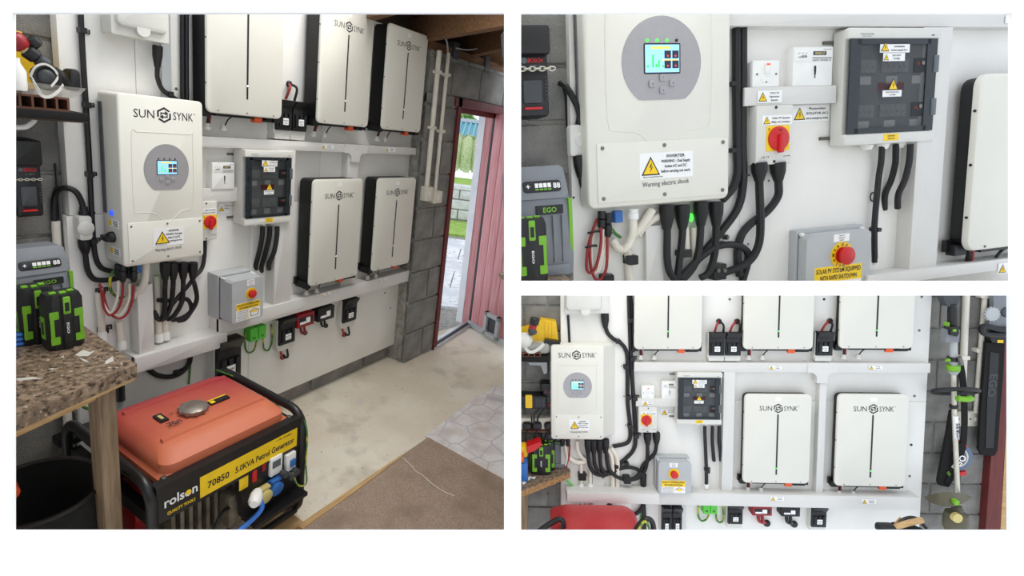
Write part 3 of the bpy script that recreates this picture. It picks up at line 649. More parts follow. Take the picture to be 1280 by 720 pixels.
def trunk(room, x0, x1, z0, z1, p, label, name='cable_trunking', lid=.25, joints=(), m=None, tops=()):
    W, H = x1 - x0, z1 - z0; y = room.D - p; T = Thing(room, name, label, 'trunking', ((x0 + x1) / 2, room.D - p / 2, z0))
    b = MB(); b.plate(x0, x1, z0, z1, y + p * .12, room.D, 0); T.part('channel', b, m or m_trunk)
    k = .0012; vert = H > W
    b = MB(); b.plate(x0 - (k if vert else 0), x1 + (k if vert else 0), z0 - (0 if vert else k), z1 + (0 if vert else k), y, y + p * .3, .001, .0008); T.part('lid', b, m or m_trunk)
    for j in joints:
        b = MB(); b.box(j[0], j[1], y - .002, y + p * .4, z0 - .003 if len(j) < 3 else j[2], z1 + .003 if len(j) < 3 else j[3]); T.part('joint_cover', b, m or m_trunk)
    return T
def fuse(room, x0, x1, z0, z1, p, label, base=.25, cab=None, top=False, lead='down'):
    """black fuse switch disconnector; grey base; a red and a black tail to a hole in the board"""
    W, H = x1 - x0, z1 - z0; y = room.D - p; T = Thing(room, 'fuse_switch', label, 'fuse switch', ((x0 + x1) / 2, room.D - p / 2, z0))
    b = MB(); b.plate(x0 - W * .0, x1 + W * .02, z0 - H * base, z0 + H * .1, y + p * .3, room.D, .002); b.box(x0 - W * .06, x0, y + p * .35, room.D, z0 - H * .1, z1 - H * .05); T.part('base', b, m_pvc)
    b = MB(); b.plate(x0, x1, z0, z1, y + p * .1, y + p * .5, .002, .002); f = T.part('body', b, m_black)
    b = MB(); b.loops([[(x, y + p * .1, z1 - H * .02) for x in (x0, x1)] + [(x, y + p * .1, z1 - H * .26) for x in (x1, x0)], [(x, y - p * .28, z1 - H * .0) for x in (x0 + W * .02, x1 - W * .02)] + [(x, y - p * .2, z1 - H * .07) for x in (x1 - W * .02, x0 + W * .02)]]); T.part('handle', b, m_black)
    for k in (.1, .4, .7):
        b = MB(); b.plate(x0 + W * k, x0 + W * (k + .2), z0 + H * .12, z0 + H * .56, y - p * .05, y + p * .1, .001, .001); T.part('fuse_cap', b, m_blackm)
    cx, cz = x0 + W * .48, z0 + H * .3; b = MB(); b.box(cx - W * .18, cx + W * .18, y - p * .07, y - p * .04, cz - H * .11, cz + H * .11); T.part('label', b, m_stick)
    b = MB(); b.text('BATTERY', cx, cz + H * .03, y - p * .075, H * .04, W * .3); b.text('FUSE', cx, cz - H * .05, y - p * .075, H * .04, W * .2); T.part('lettering', b, m_print)
    return T
def tails(room, hole, ends, rr, tag, m2=None):
    """hole in the board (pixels) with a rubber bush and two leads reaching the (u, v, p) ends"""
    h = room.P(hole[0], hole[1], 0); T = Thing(room, 'cable_tails', tag, 'cable', h, 'fuse cable tails, ' + room.tag)
    b = MB(); b.lathe([(rr * 2.6, 0), (rr * 2.6, .5), (rr * 1.7, 1)], (h.x, h.y, h.z), (h.x, h.y - rr * 2, h.z), 14); T.part('grommet', b, m_black)
    for i, e in enumerate(ends):
        q = room.P(*e); m_ = h + Vector(((q.x - h.x) * .75, -(room.D - q.y) - rr * 2, (q.z - h.z) * .22))
        b = MB(); b.tube([h, m_, q], rr, 7); T.part('lead', b, (m_redc if i == 0 else m_cable) if m2 is None else m2, label=('red lead' if i == 0 and m2 is None else None))
    return T
def busbar(room, x0, x1, z0, z1, p, label, m, hole, rr):
    W, H = x1 - x0, z1 - z0; y = room.D - p; T = Thing(room, 'busbar_box', label, 'terminal box', ((x0 + x1) / 2, room.D - p / 2, z0))
    b = MB(); b.plate(x0, x1, z0, z1, y, room.D, .003, .002); f = T.part('cover', b, m)
    for k in (.08, .36, .64):
        b = MB(); b.plate(x0 + W * k, x0 + W * (k + .2), z1 - .001, z1 + H * .12, y + p * .3, room.D, .001); T.part('cable_port', b, m)
    b = MB(); b.plate(x0 + W * .1, x1 - W * .1, z0 + H * .2, z1 - H * .25, y - .001, y, .001); T.part('window', b, m_print, f)
    b = MB(); b.box(x0 + W * .5, x0 + W * .74, y - .0018, y - .001, z0 + H * .26, z1 - H * .32); b.box(x0 + W * .14, x0 + W * .48, y - .0018, y - .001, z0 + H * .24, z0 + H * .42); T.part('label', b, m_stick, f)
    h = room.P(*hole, 0); b = MB(); b.lathe([(rr * 2.2, 0), (rr * 2.2, .5), (rr * 1.4, 1)], h, h + Vector((0, -rr * 2, 0)), 12); T.part('grommet', b, m_black)
    for sx in (.4, .6):
        b = MB(); b.tube([(x0 + W * sx, y + p * .5, z0 + .002), (x0 + W * (sx + .04), y + p * .4, z0 - (z0 - h.z) * .6), h], rr, 7); T.part('lead', b, m)
    return T
def sticker_thing(room, u0, v0, u1, v1, p, label, lines, tri=.8, cat='sticker', m=None):
    x0, x1, z0, z1 = room.rect(u0, v0, u1, v1, p); T = Thing(room, 'warning_sticker', label, cat, ((x0 + x1) / 2, room.D - p, z0))
    sticker(T, x0, x1, z0, z1, room.D - p, lines, tri, m=m); return T
def blockwall(room, name, x0, x1, z0, z1, y, bw=.44, bh=.215, shift=0, t=.1, skip=None, zs=0):
    """mortar bed with every concrete block a piece of its own"""
    b = MB(); b.box(x0, x1, y + .012, y + t, z0, z1); w = struct(room, name, b, m_mortar)
    meshes = {}; row = 0; z = z0 - zs
    while z < z1 - .01:
        x = x0 - ((row % 2) * bw / 2 + shift) % bw
        while x < x1 - .01:
            a, c = max(x + .006, x0), min(x + bw - .006, x1); e, g = max(z + .006, z0), min(z + bh - .006, z1)
            if c - a > .02 and g - e > .02 and not (skip and skip(a, c, e, g)):
                k = (round(c - a, 3), round(g - e, 3))
                if k not in meshes:
                    mm = MB(); mm.plate(0, c - a, 0, g - e, 0, .03, .004, .004, 1); o = make('block', mm, m_block); meshes[k] = o.data
                else: o = bpy.data.objects.new('block', meshes[k]); COL.objects.link(o)
                o.parent = w; o.matrix_parent_inverse = w.matrix_world.inverted() @ room.M; o.location = (a, y + random.uniform(-.003, .002), e)
            x += bw
        z += bh; row += 1
    return w
def tool_battery(room, x0, x1, y0, y1, z0, z1, label, T0=None):
    """ribbed black and lime tool battery standing on the bench, upright box with a front fin"""
    W, H, D = x1 - x0, z1 - z0, y1 - y0; T = Thing(room, 'tool_battery', label, 'battery', ((x0 + x1) / 2, (y0 + y1) / 2, z0))
    mk = lambda: MB(T0)
    c = W * .14; q = [(x0 + c, y0), (x0 + W * .34, y0), (x0 + W * .4, y0 - D * .08), (x0 + W * .6, y0 - D * .08), (x0 + W * .66, y0), (x1 - c, y0), (x1, y0 + c), (x1, y1 - c), (x1 - c, y1), (x0 + c, y1), (x0, y1 - c), (x0, y0 + c)]
    b = mk(); ins = lambda k: [((p[0] - (x0 + x1) / 2) * k + (x0 + x1) / 2, (p[1] - (y0 + y1) / 2) * k + (y0 + y1) / 2) for p in q]
    b.loops([[(*p, z0) for p in ins(.95)], [(*p, z0 + H * .06) for p in q], [(*p, z1 - H * .1) for p in q], [(*p, z1) for p in ins(.86)]]); body = T.part('body', b, m_black)
    b = mk(); b.plate(x0 + W * .4, x0 + W * .6, z1 - H * .34, z1 - H * .03, y0 - D * .11, y0 - D * .05, W * .04, W * .015); clip_ = T.part('front_latch', b, m_lime)
    b = mk(); b.plate(x0 + W * .44, x0 + W * .56, z1 - H * .29, z1 - H * .13, y0 - D * .118, y0 - D * .1, W * .02); T.part('latch_pad', b, m_black, clip_)
    b = mk(); b.plate(x0 + W * .45, x0 + W * .55, z0 + H * .25, z0 + H * .56, y0 - D * .09, y0 - D * .06, .001); T.part('badge', b, m_print, body)
    b = mk(); b.text('EGO', x0 + W * .5, z0 + H * .4, y0 - D * .092, W * .07, H * .2, ang=-PI / 2); T.part('lettering', b, m_wprint, body)
    for s in (-1, 1):
        xc = x0 + W * (.5 + s * .33); b = mk(); a, e = xc - W * .12, xc + W * .12
        b.plate(min(a, e), max(a, e), z0 + H * .58, z0 + H * .72, y0 - D * .015, y0 + D * .02, W * .03); b.plate(min(a, e), max(a, e), z0 + H * .12, z0 + H * .26, y0 - D * .015, y0 + D * .02, W * .03)
        o = xc + s * W * .06; b.plate(o - W * .05, o + W * .05, z0 + H * .2, z0 + H * .66, y0 - D * .012, y0 + D * .02, W * .02)
        T.part('side_grip', b, m_lime, body)
    xs = x0 - .0012
    b = mk(); b.box(xs, x0 + .002, y0 + D * .34, y0 + D * .7, z0 + H * .2, z0 + H * .6); T.part('side_panel', b, m_lime, body)
    b = mk(); b.box(xs - .001, x0 + .002, y0 + D * .42, y0 + D * .6, z0 + H * .28, z0 + H * .5); T.part('side_label', b, m_print, body)
    for k, yy in ((.26, .3), (.5, .2), (.74, .34)):
        b = mk(); b.plate(x0 + W * (k - .09), x0 + W * (k + .09), z1 - H * .01, z1 + H * .03, y0 + D * yy, y0 + D * (yy + .16), .002, .001); T.part('top_tab', b, m_lime, body)
    return T
def thing_tools(): pass
# ============================================================ LEFT PICTURE: the whole garage corner
FL = -1.6
def LA(s): return s + ', left picture'
q = [(-.5, 2.25), tuple(A.Z(637, 1225, FL))[:2], tuple(A.Z(637, 437, FL))[:2], (3.62, 2.1), (2.9, 2.25)]
b = MB(); b.slab(q, FL - .1, FL); struct(A, 'floor', b, m_conc)
wallA = blockwall(A, 'wall_back', -.15, 2.72, FL, .46, 2.15, skip=lambda a, c, e, g: a > .9 and e > -1.42, shift=.1)
wallP = blockwall(A, 'wall_right', 2.625, 2.95, FL, .19, 2.0, t=.16, bw=.45, shift=.26)
wallT = blockwall(A, 'wall_lintel', 2.625, 3.85, .19, .43, 2.0, t=.16, bw=.34, bh=.21, shift=.1)
# joists and roof
cq = [tuple(A.Z(u, v, .66))[:2] for u, v in ((637, 10), (637, -60))]
b = MB(); b.slab([(1.95, 2.6), (1.95, 1.7), cq[1], cq[0], (4.0, 2.6)], .66, .69); b.box(-.3, 3.95, 2.2, 2.23, .36, .68); ceil = struct(A, 'ceiling', b, m_roofd)
def beam(T0, p0, p1, w, h, name='joist', m=m_joist):
    p0, p1 = Vector(p0), Vector(p1); d = (p1 - p0).normalized(); s = d.cross(Vector((0, 0, 1))).normalized() * w / 2; u = Vector((0, 0, h)); b = MB()
    b.loops([[p + s, p - s, p - s + u, p + s + u] for p in (p0, p1)]); o = make(name, b, m); o.parent = T0; o.matrix_parent_inverse = T0.matrix_world.inverted() @ A.M; return o
for (u0, v0), (u1, v1), z in (((505, 56), (632, 34), .47), ((580, 73), (634, 61), .47), ((612, 85), (634, 82), .47), ((430, 34), (520, 8), .47)):
    p0, p1 = A.Z(u0, v0, z), A.Z(u1, v1, z); d = (p1 - p0).normalized()
    beam(ceil, p0 - d * .25, p1 + d * .12, .05, .14)
beam(ceil, (2.6, 2.06, .43), (3.85, 2.06, .43), .1, .05, 'wall_plate')
beam(ceil, A.Z(505, 46, .56), A.Z(595, 20, .56), .03, .1, 'rafter', m_ply)
for u, v in ((570, 66), (609, 82)):
    c = A.P(u, v, .1); b = MB(); b.box(c.x - .03, c.x + .03, c.y - .005, c.y + .05, c.z - .04, c.z + .06); o = make('joist_strap', b, m_cutboard); o.parent = ceil; o.matrix_parent_inverse = ceil.matrix_world.inverted() @ A.M
b = MB(); b.tube([A.P(557, 48, .12), A.P(559, 55, .12), A.P(560, 66, .12)], .006, 6); one(A, 'cable', LA('thin grey cable dropping from the joists into the right white pipe'), 'cable', b, m_grey)
b = MB(); b.tube([A.P(570, 60, .14), A.P(590, 62, .16), A.P(629, 53, .3)], .004, 5); one(A, 'cable', LA('thin grey cable slung along the dark joists above the door'), 'cable', b, m_grey)

# ---- board
T = Thing(A, 'backing_board', LA('large white painted board carrying all the solar equipment'), 'board', (1.7, 2.12, -1.49))
for x0, x1, z0, z1 in ((.80, 1.028, -.45, .5), (1.03, 1.9, -.45, .5), (1.902, 2.637, -.45, .5), (.79, 1.5, -1.49, -.452), (1.502, 2.637, -1.49, -.452)):
    b = MB(); b.plate(x0, x1, z0, z1, 2.1, 2.145, 0, .001); T.part('panel', b, m_board)
dots(A, [(203, 96), (220, 111), (86, 340), (117, 266), (488, 385), (481, 366)], .006, ['above the inverter logo', 'beside the paired black cables', 'near the bench under the junction box', 'just left of the junction box lid', 'below the trunking right end', 'at the board right edge'])

# ---- trunking
trunk(A, .93, 2.608, -.193, -.153, .06, LA('long white trunking under the upper row of batteries'), )
T = trunk(A, 1.30, 2.62, -1.012, -.942, .08, LA('long white trunking the lower two batteries stand over'))
T = trunk(A, .945, 1.326, -1.067, -1.003, .095, LA('deep white trunking below the inverter, left end beside the bench'))
c = A.rect(172, 362, 193, 441, .075); trunk(A, c[0], c[1], -1.003, A.P(172, 358, .075).z, .075, LA('short upright white trunking below the inverter'))
c = A.rect(345, 282, 363, 378, .07); trunk(A, c[0], c[1], -.942, -.193, .07, LA('tall upright white trunking right of the fuse box'))
c = A.rect(436, 195, 446, 220, .05); trunk(A, c[0], c[0] + .075, -.942, -.193, .05, LA('upright white trunking between the two lower batteries'), )
c0_tee = c[0] + .0375
c = A.rect(230, 237, 297, 251, .035); trunk(A, c[0], c[1], c[2], c[3], .035, LA('short white trunking under the electricity meter'))
def tee(room, cx, zt, w, h, p, label):
    q = [(-w, 0), (w, 0), (w, -h), (w * .62, -h * 1.05), (w * .42, -h * 1.3), (w * .36, -h * 1.6), (w * .36, -h * 2.1), (-w * .36, -h * 2.1), (-w * .36, -h * 1.6), (-w * .42, -h * 1.3), (-w * .62, -h * 1.05), (-w, -h)]
    b = MB(); b.poly([(cx + x, zt + z) for x, z in q][::-1], room.D - p - .003, room.D); T = Thing(room, 'trunking_tee', label, 'trunking', (cx, room.D, zt)); f = T.part('cover', b, m_trunk)
    b = MB(); b.lathe([(h * .14, 0), (h * .1, 1)], (cx, room.D - p - .003, zt - h * .5), (cx, room.D - p - .006, zt - h * .5), 12); T.part('cover_screw', b, m_trunk, f)
tee(A, c0_tee, -.151, .085, .044, .062, LA('white tee cover joining upper trunking and the short upright'))
sticker_thing(A, 402, 180, 417, 186.5, .0615, LA('small warning sticker on upper trunking, nearer the fuse box'), ['SOLAR', 'CABLES'], tri=.8)
sticker_thing(A, 482, 184, 494, 190, .0615, LA('small warning sticker near right end of upper trunking'), ['SOLAR', 'CABLES'], tri=.8)
sticker_thing(A, 401, 371, 413, 364, .0815, LA('small warning sticker on lower trunking below middle battery'), ['SOLAR', 'CABLES'], tri=.8)
sticker_thing(A, 473, 353, 483, 347, .0815, LA('small warning sticker near right end of lower trunking'), ['SOLAR', 'CABLES'], tri=.8)

# ---- batteries
ZT0, ZT1, ZL0, ZL1 = -.056, .49, -.871, -.325
for x0, z0, z1, l in ((1.222, ZT0, ZT1, 'white wall battery of the upper row nearest the inverter, top cut off'), (1.763, ZT0, ZT1, 'white wall battery in the middle of the upper row'), (2.213, ZT0, ZT1, 'white wall battery at right end of upper row beside the pipes'),
                      (1.757, ZL0, ZL1, 'white wall battery of the lower row beside the fuse box'), (2.216, ZL0, ZL1, 'white wall battery at right end of the lower row')):
    battery(A, x0, x0 + .343, z0, z1, .12, LA(l), slot=(.22, .88) if z0 > -.3 else (.24, .88), led=.86 if z0 > -.3 else .8)
# ---- inverter
inverter(A, .369, .369, 0, 0, .144, 'x') if False else None
i0 = A.P(150, 225, .144).x; i1 = A.P(254, 225, .144).x; iz1 = (A.P(150, 116.5, .144).z + A.P(250, 126.5, .144).z) / 2; iz0 = (A.P(155, 334, .144).z + A.P(253, 321, .144).z) / 2
inverter(A, i0, i1, iz0, iz1, .144, LA('large white solar inverter with round grey screen panel above the bench'), circ=(.535, .42), side_marks=True)
# ---- consumer unit flap box
c = A.rect(136.7, -10, 212, 55, .07); bx0, bx1, bz0 = c[0], c[1], (A.P(136.7, 41.3, .07).z + A.P(212, 55.8, .07).z) / 2; W = bx1 - bx0; y = A.D - .07
T = Thing(A, 'flap_box', LA('white box with rounded flap at top edge above the inverter'), 'fuse box', ((bx0 + bx1) / 2, 2.06, bz0))
b = MB(); b.plate(bx0, bx1, bz0, bz0 + .26, y, A.D, .006, .004); f = T.part('housing', b, m_pvc)
b = MB(); b.plate(bx0 + W * .06, bx1 - W * .06, bz0 + .028, bz0 + .2, y - .018, y, .02, .014); T.part('flap', b, m_pvc)
b = MB(); b.disc((bx0 + bx1) / 2, bz0 + .03, y - .016, y - .004, .022, 20); T.part('flap_tab', b, m_pvc)
cable(A, [(197, 57, .035), (196.5, 86, .035), (197, 98, .02), (203, 112, .015), (214, 120, .012), (226, 128, .012)], .0085, LA('black cable with boot from flap box curving behind the inverter'), boot=.075)
clip(A, 212, 117, .018, LA('black cable clip on curved cable above the inverter'), dx=.6)
cable(A, [(100.5, 8, .012), (103, 60, .012), (108, 140, .012), (111.5, 200, .012), (115.5, 280, .012), (119, 318, .012), (126, 334, .014), (140, 339, .02), (156, 340, .03)], .009, LA('black cable running straight down board left of inverter'))
for i, (u, v) in enumerate(((102, 38), (108, 131), (111.5, 218), (115.8, 301))): clip(A, u, v, .02, LA(('topmost', 'second from top', 'third from top', 'lowest')[i] + ' black clip on straight cable left of inverter'))
for k, u in enumerate((228, 233)): cable(A, [(u, 10, .015), (u, 70, .015), (u + .5, 140, .015)], .009, LA(('left' if k == 0 else 'right') + ' of two black cables beside upper battery left edge'))
b = MB(); b.box(1.115, 1.15, 2.09, 2.1, -.05, .5); one(A, 'board_batten', LA('grey batten on the board behind the paired black cables'), 'batten', b, m_grey)
# ---- junction box and loop
c = A.rect(98, 271, 117, 300, .045); T = Thing(A, 'junction_box', LA('small grey junction box left of the inverter side'), 'junction box', ((c[0] + c[1]) / 2, 2.08, c[2]))
b = MB(); b.plate(c[0], c[1], c[2], c[3], A.D - .045, A.D, .012, .006); f = T.part('housing', b, m_pvc)
b = MB(); b.lathe([(.026, 0), (.02, 1)], ((c[0] + c[1]) / 2, A.D - .045, (c[2] + c[3]) / 2), ((c[0] + c[1]) / 2, A.D - .049, (c[2] + c[3]) / 2), 20); T.part('lid_boss', b, m_pvc, f)
b = MB(); g = A.P(105, 271, .02); b.lathe([(.016, 0), (.016, .5), (.012, .6), (.012, 1)], g, g + Vector((0, 0, .035)), 10); T.part('cable_gland', b, m_black)
cable(A, [(104, 262, .02), (102, 252, .02), (95, 240, .02), (84, 235, .01), (73, 237, -.01), (68.5, 246, -.03), (67.5, 262, -.035), (68, 279, -.035)], .0095, LA('thick black cable looping over from junction box to white conduit'))
b = MB(); b.tube([A.P(69.5, 276, -.035), A.P(71, 300, -.035), A.P(73, 335, -.035)], .013, 10); one(A, 'conduit', LA('short white conduit standing behind the grey charger'), 'pipe', b, m_conduit)
c = A.rect(70.5, 205, 81, 345, -.03); b = MB(); b.plate(c[0], c[1], c[2], c[3], A.D + .03, A.D + .05, 0, .003); one(A, 'metal_channel', LA('dark grey metal strip upright on block wall left of board'), 'strip', b, m_chgd)
cable(A, [(105, 300, .02), (107, 320, .02), (110, 338, .02), (118, 349, .02), (135, 350, .025), (156, 346, .04)], .0095, LA('thick black booted cable curving from junction box under the inverter'), boot=.05)
# ---- meter, isolator, fuse box, kill switch
c = A.rect(265, 203, 293, 236, .04); meter(A, c[0], c[1], c[2], c[3], .04, LA('white electricity meter between inverter and fuse box'))
c = A.rect(243, 253, 271.5, 299, .045); isolator(A, c[0], c[1], c[2], c[3], .045, LA('rotary isolator with red knob half hidden by the inverter'), knob=(.66, .52))
sticker_thing(A, 273, 255, 287, 266, .001, LA('white warning sticker on board right of red isolator'), ['Photovoltaic', 'ISOLATOR (AC)', ''], tri=.5)
c = A.rect(306.5, 187, 364, 277, .09); enclosure(A, c[0], c[1], c[2], c[3], .09, LA('white fuse box with dark tinted lid beside lower batteries'))
for i, (u, e) in enumerate(((328, (320, 336)), (337, (327, 339)), (346.5, (336, 336)))): cable(A, [(u, 283, (.045, .055, .08)[i]), (u - .5, 296, (.045, .055, .08)[i]), (u - (4, 5, 4)[i], 315, (.03, .04, .075)[i]), (e[0], e[1] - 6, (.012, .012, .06)[i]), (e[0], e[1], (-.005, -.005, .04)[i])], .011, LA(('left', 'middle', 'right')[i] + ' of three black cables hanging from the fuse box'), group='cables under the fuse box, left picture')
z0 = (A.P(289, 405, .168).z + A.P(325, 397, .168).z) / 2; z1 = (A.P(290, 353, .168).z + A.P(329, 345, .168).z) / 2
killbox(A, A.P(290, 380, .168).x, A.P(329, 372, .168).x, z0, z1, .168, LA('grey box with red emergency stop button below the fuse box'), btn=(.6, .36), sign=(.13, .9, .55, .97), lbl=(.58, .09))
# ---- fuses and terminals
c = A.rect(336, 122, 356, 163, .07); fuse(A, 1.585, 1.665, -.105, .03, .07, LA('black fuse switch left of a pair between upper batteries'), base=.3)
fuse(A, 1.672, 1.752, -.105, .03, .07, LA('black fuse switch right of a pair between upper batteries'), base=.3)
tails(A, (361, 105), [(357, 124, .05), (368, 126, .05)], .006, LA('red and black tails entering the pair of fuses between upper batteries'))
zt = -1.02
def fuseA(u0, v0, u1, v1, p, l, **k):
    x0 = A.P(u0, (v0 + v1) / 2, p).x; x1 = A.P(u1, (v0 + v1) / 2, p).x; um = (u0 + u1) / 2
    return fuse(A, x0, x1, A.P(um, v1, p).z, A.P(um, v0, p).z, p, LA(l), **k)
fuseA(351, 398, 370, 430, .06, 'black fuse switch under trunking right of green terminal block')
tails(A, (353, 446), [(349, 433, .03), (358, 433, .03)], .006, LA('red and black tails under the fuse beside green terminal block'))
fuseA(431, 374, 447, 402, .06, 'black fuse switch under right half of lower trunking')
tails(A, (430, 418), [(427, 408, .03), (435, 408, .03)], .006, LA('red and black tails under the right hand fuse'))
fuseA(274, 424, 303, 478, .09, 'large double black fuse switch behind the generator frame', base=.1)
x0 = A.P(372, 400, .06).x; x1 = A.P(393, 398, .06).x; busbar(A, x0, x1, A.P(382, 408, .06).z, A.P(382, 392, .06).z, .06, LA('dark red terminal box under the lower trunking'), m_dred, (381, 416), .006)
x0 = A.P(398, 392, .06).x; x1 = A.P(418, 390, .06).x; busbar(A, x0, x1, A.P(408, 400, .06).z, A.P(408, 384, .06).z, .06, LA('black terminal box under the lower trunking'), m_black, (407, 407), .006)
x0, x1, z0, z1 = A.P(313, 420, .05).x, A.P(333, 416, .05).x, A.P(323, 425, .05).z, A.P(323, 409, .05).z
T = Thing(A, 'terminal_block', LA('bright green earth terminal block below kill switch box'), 'terminal block', ((x0 + x1) / 2, 2.07, z0)); W = x1 - x0
for k in (0, .52):
    b = MB(); b.plate(x0 + W * k, x0 + W * (k + .48), z0, z1, A.D - .05, A.D, .003, .002); T.part('cover', b, m_green)
    b = MB(); b.text('PE', x0 + W * (k + .24), z0 + (z1 - z0) * .25, A.D - .0506, .012); T.part('lettering', b, m_print)
for i, pts in enumerate((((307, 412, .01), (306, 428, .012), (309, 440, .015), (317, 438, .02), (321, 425, .03)), ((329, 423, .03), (330, 436, .015), (336, 437, .012), (340, 425, .012), (339, 405, .012)))):
    cable(A, pts, .0045, LA(('left', 'right')[i] + ' green and yellow earth wire looping from green block'), m=m_gy, n=6)
cable(A, [(185, 461, .012), (196, 469, .015), (212, 471, .015), (226, 466, .015), (236, 455, .015), (238, 445, .015)], .0105, LA('black cable sagging below the deep white trunking'))
clip(A, 221, 466, .022, LA('black clip on sagging cable below deep trunking'))
cable(A, [(237, 446, .006), (238, 455, .006), (236, 480, .006)], .004, LA('thin green earth wire below the deep trunking'), m=m_gy, n=6)
# ---- cables under the inverter
for i, (u, e) in enumerate(((206.5, [(206, 362), (206, 385), (202, 399), (196, 397), (195, 388)]), (216.5, [(216, 362), (214, 380), (208, 395), (203, 399), (204, 392)]), (229, [(229, 360), (227, 378), (218, 394), (210, 399), (207, 396)]), (241, [(243, 355), (246, 374), (238, 390), (226, 398), (214, 400)]))):
    cable(A, [(u, 328, .1), (u, 350, .1)] + [(a, c_, .07 - .012 * k) for k, (a, c_) in enumerate(e)], .0095, LA(('first', 'second', 'third', 'fourth')[i] + ' booted black cable from left under the inverter'), boot=.07, group='black cables under the inverter, left picture')
cable(A, [(197, 375, .05), (212, 376, .05), (226, 373, .05), (236, 376, .045), (239, 388, .04), (231, 399, .035), (222, 401, .03)], .009, LA('black cable looping sideways behind the booted cables'))
cable(A, [(256, 292, .02), (255.5, 320, .02), (252, 336, .025), (243, 346, .04), (236, 356, .05), (222, 372, .05), (208, 390, .04)], .0085, LA('black cable from red isolator sweeping under the inverter'))
for i, (u, w_) in enumerate(((151, 0), (164.5, 1))):
    b = MB(); T = Thing(A, 'solar_connectors', LA(('left' if i == 0 else 'right') + ' pair of black solar plugs under the inverter'), 'connector', A.P(u, 330, .08))
    for du, dv in ((-3, -3), (2.5, 2)):
        a, e = A.P(u + du, 331 + dv * .3, .09 + .02 * (du > 0)), A.P(u + du, 351 + dv, .09 + .02 * (du > 0)); b = MB(); b.lathe([(.011, 0), (.012, .3), (.009, .34), (.012, .4), (.012, .8), (.006, 1)], a, e, 10); T.part('plug', b, m_black)
R_ = [[(153.5, 353), (152.5, 372), (147, 387), (138, 394), (131, 387), (128, 373), (126, 360), (124, 355)], [(167, 356), (165, 377), (158, 393), (148, 398), (137, 391), (131, 376), (129, 366), (126.5, 358)]]
W_ = [[(148, 351), (147.5, 368), (142, 386), (137, 391), (130, 381), (128, 372), (127, 360)], [(161.5, 354), (161, 374), (153, 391), (145, 394), (134, 386), (129, 372)]]
for i, r in enumerate(R_): cable(A, [(u, v, .1 - .01 * k) for k, (u, v) in enumerate(r)], .0048, LA(('inner', 'outer')[i] + ' dark red solar cable loop under the inverter'), m=m_redc, n=6)
for i, r in enumerate(W_): cable(A, [(u, v, .095 - .01 * k) for k, (u, v) in enumerate(r)], .0048, LA(('inner', 'outer')[i] + ' white solar cable loop under the inverter'), m=m_conduit, n=6)
cable(A, [(142, 338, .06), (137.5, 350, .06), (139, 364, .05), (148, 372, .04), (158, 371, .04)], .005, LA('green and yellow earth wire curving beside red cable loops'), m=m_gy, n=6)
cable(A, [(182, 326, .09), (182, 342, .09), (179, 356, .08), (170, 368, .06), (158, 374, .04), (152, 382, .03)], .0135, LA('white flexible conduit bending away below the inverter middle'), m=m_conduit, n=10)
for i, (p0, p1, p2) in enumerate((((123, 366), (126, 395), (128.5, 425)), ((148.5, 402), (150, 415), (153, 436)), ((196, 345), (198, 390), (199, 427)), ((205.5, 345), (206, 390), (207.5, 424)))):
    T = Thing(A, 'conduit', LA(('white conduit rising at far left beside the bench', 'short white conduit rising behind the red cable loops', 'left of two white conduits under black booted cables', 'right of two white conduits under black booted cables')[i]), 'pipe', A.P(*p2, .02))
    b = MB(); b.tube([A.P(*p0, .025), A.P(*p1, .025), A.P(*p2, .025)], .012, 10); T.part('tube', b, m_conduit)
    e = A.P(*p2, .025); b = MB(); b.lathe([(.016, 0), (.016, .7), (.013, 1)], e, e + Vector((0, 0, .035)), 12); T.part('end_bush', b, m_white)
clip(A, 128, 412, .026, LA('black saddle clip on the white conduit beside the bench')); clip(A, 125, 364, .022, LA('black clip holding the red and white cable loops'))
b = MB(); g = A.P(213, 344, .09); b.ball((g.x, g.y, g.z), .011, 10, 6); one(A, 'indicator_light', LA('small glowing green light between booted cables'), 'light', b, m_ledg)
g = A.P(178, 331, .1); b = MB(); b.plate(g.x - .02, g.x - .004, g.z - .03, g.z + .02, g.y, g.y + .04, .003, .002); one(A, 'data_plug', LA('dark blue plug beside white conduit under the inverter'), 'connector', b, m_blue)
# ---- pipes and sockets by the door
for i, (u0, v0, u1, v1) in enumerate(((549, 63, 534, 234), (560, 66, 545, 239))):
    T = Thing(A, 'wall_pipe', LA(('left', 'right')[i] + ' white pipe running down the block wall to a socket'), 'pipe', A.P(u1, v1, .12))
    x = (A.P(u0, v0, .12).x + A.P(u1, v1, .12).x) / 2; za, zb = A.P(u0, v0, .12).z, A.P(u1, v1, .12).z
    b = MB(); b.cyl((x, A.D - .118, zb), (x, A.D - .118, za), .016 if i == 0 else .012, None, 12); T.part('tube', b, m_conduit)
    for k in (.45, .85):
        b = MB(); zz = zb + (za - zb) * k; b.plate(x - .024, x + .024, zz - .01, zz + .01, A.D - .136, A.D - .1, .006); T.part('saddle', b, m_conduit)
    b = MB(); w_ = .034 if i == 0 else .045; b.plate(x - w_, x + w_, zb - (.085 if i == 0 else .075), zb + .005, A.D - .15, A.D - .1, .006, .005); f = MB
    S = Thing(A, 'wall_socket', LA(('narrow cream switch box', 'square cream switch')[i] + ' below the ' + ('left', 'right')[i] + ' white pipe'), 'switch', (x, A.D - .12, zb - .09)); pl = S.part('face_plate', b, m_cream)
    b = MB(); b.plate(x - .008, x + .008, zb - .055, zb - .025, A.D - .154, A.D - .149, .002, .001); S.part('rocker', b, m_white, pl)
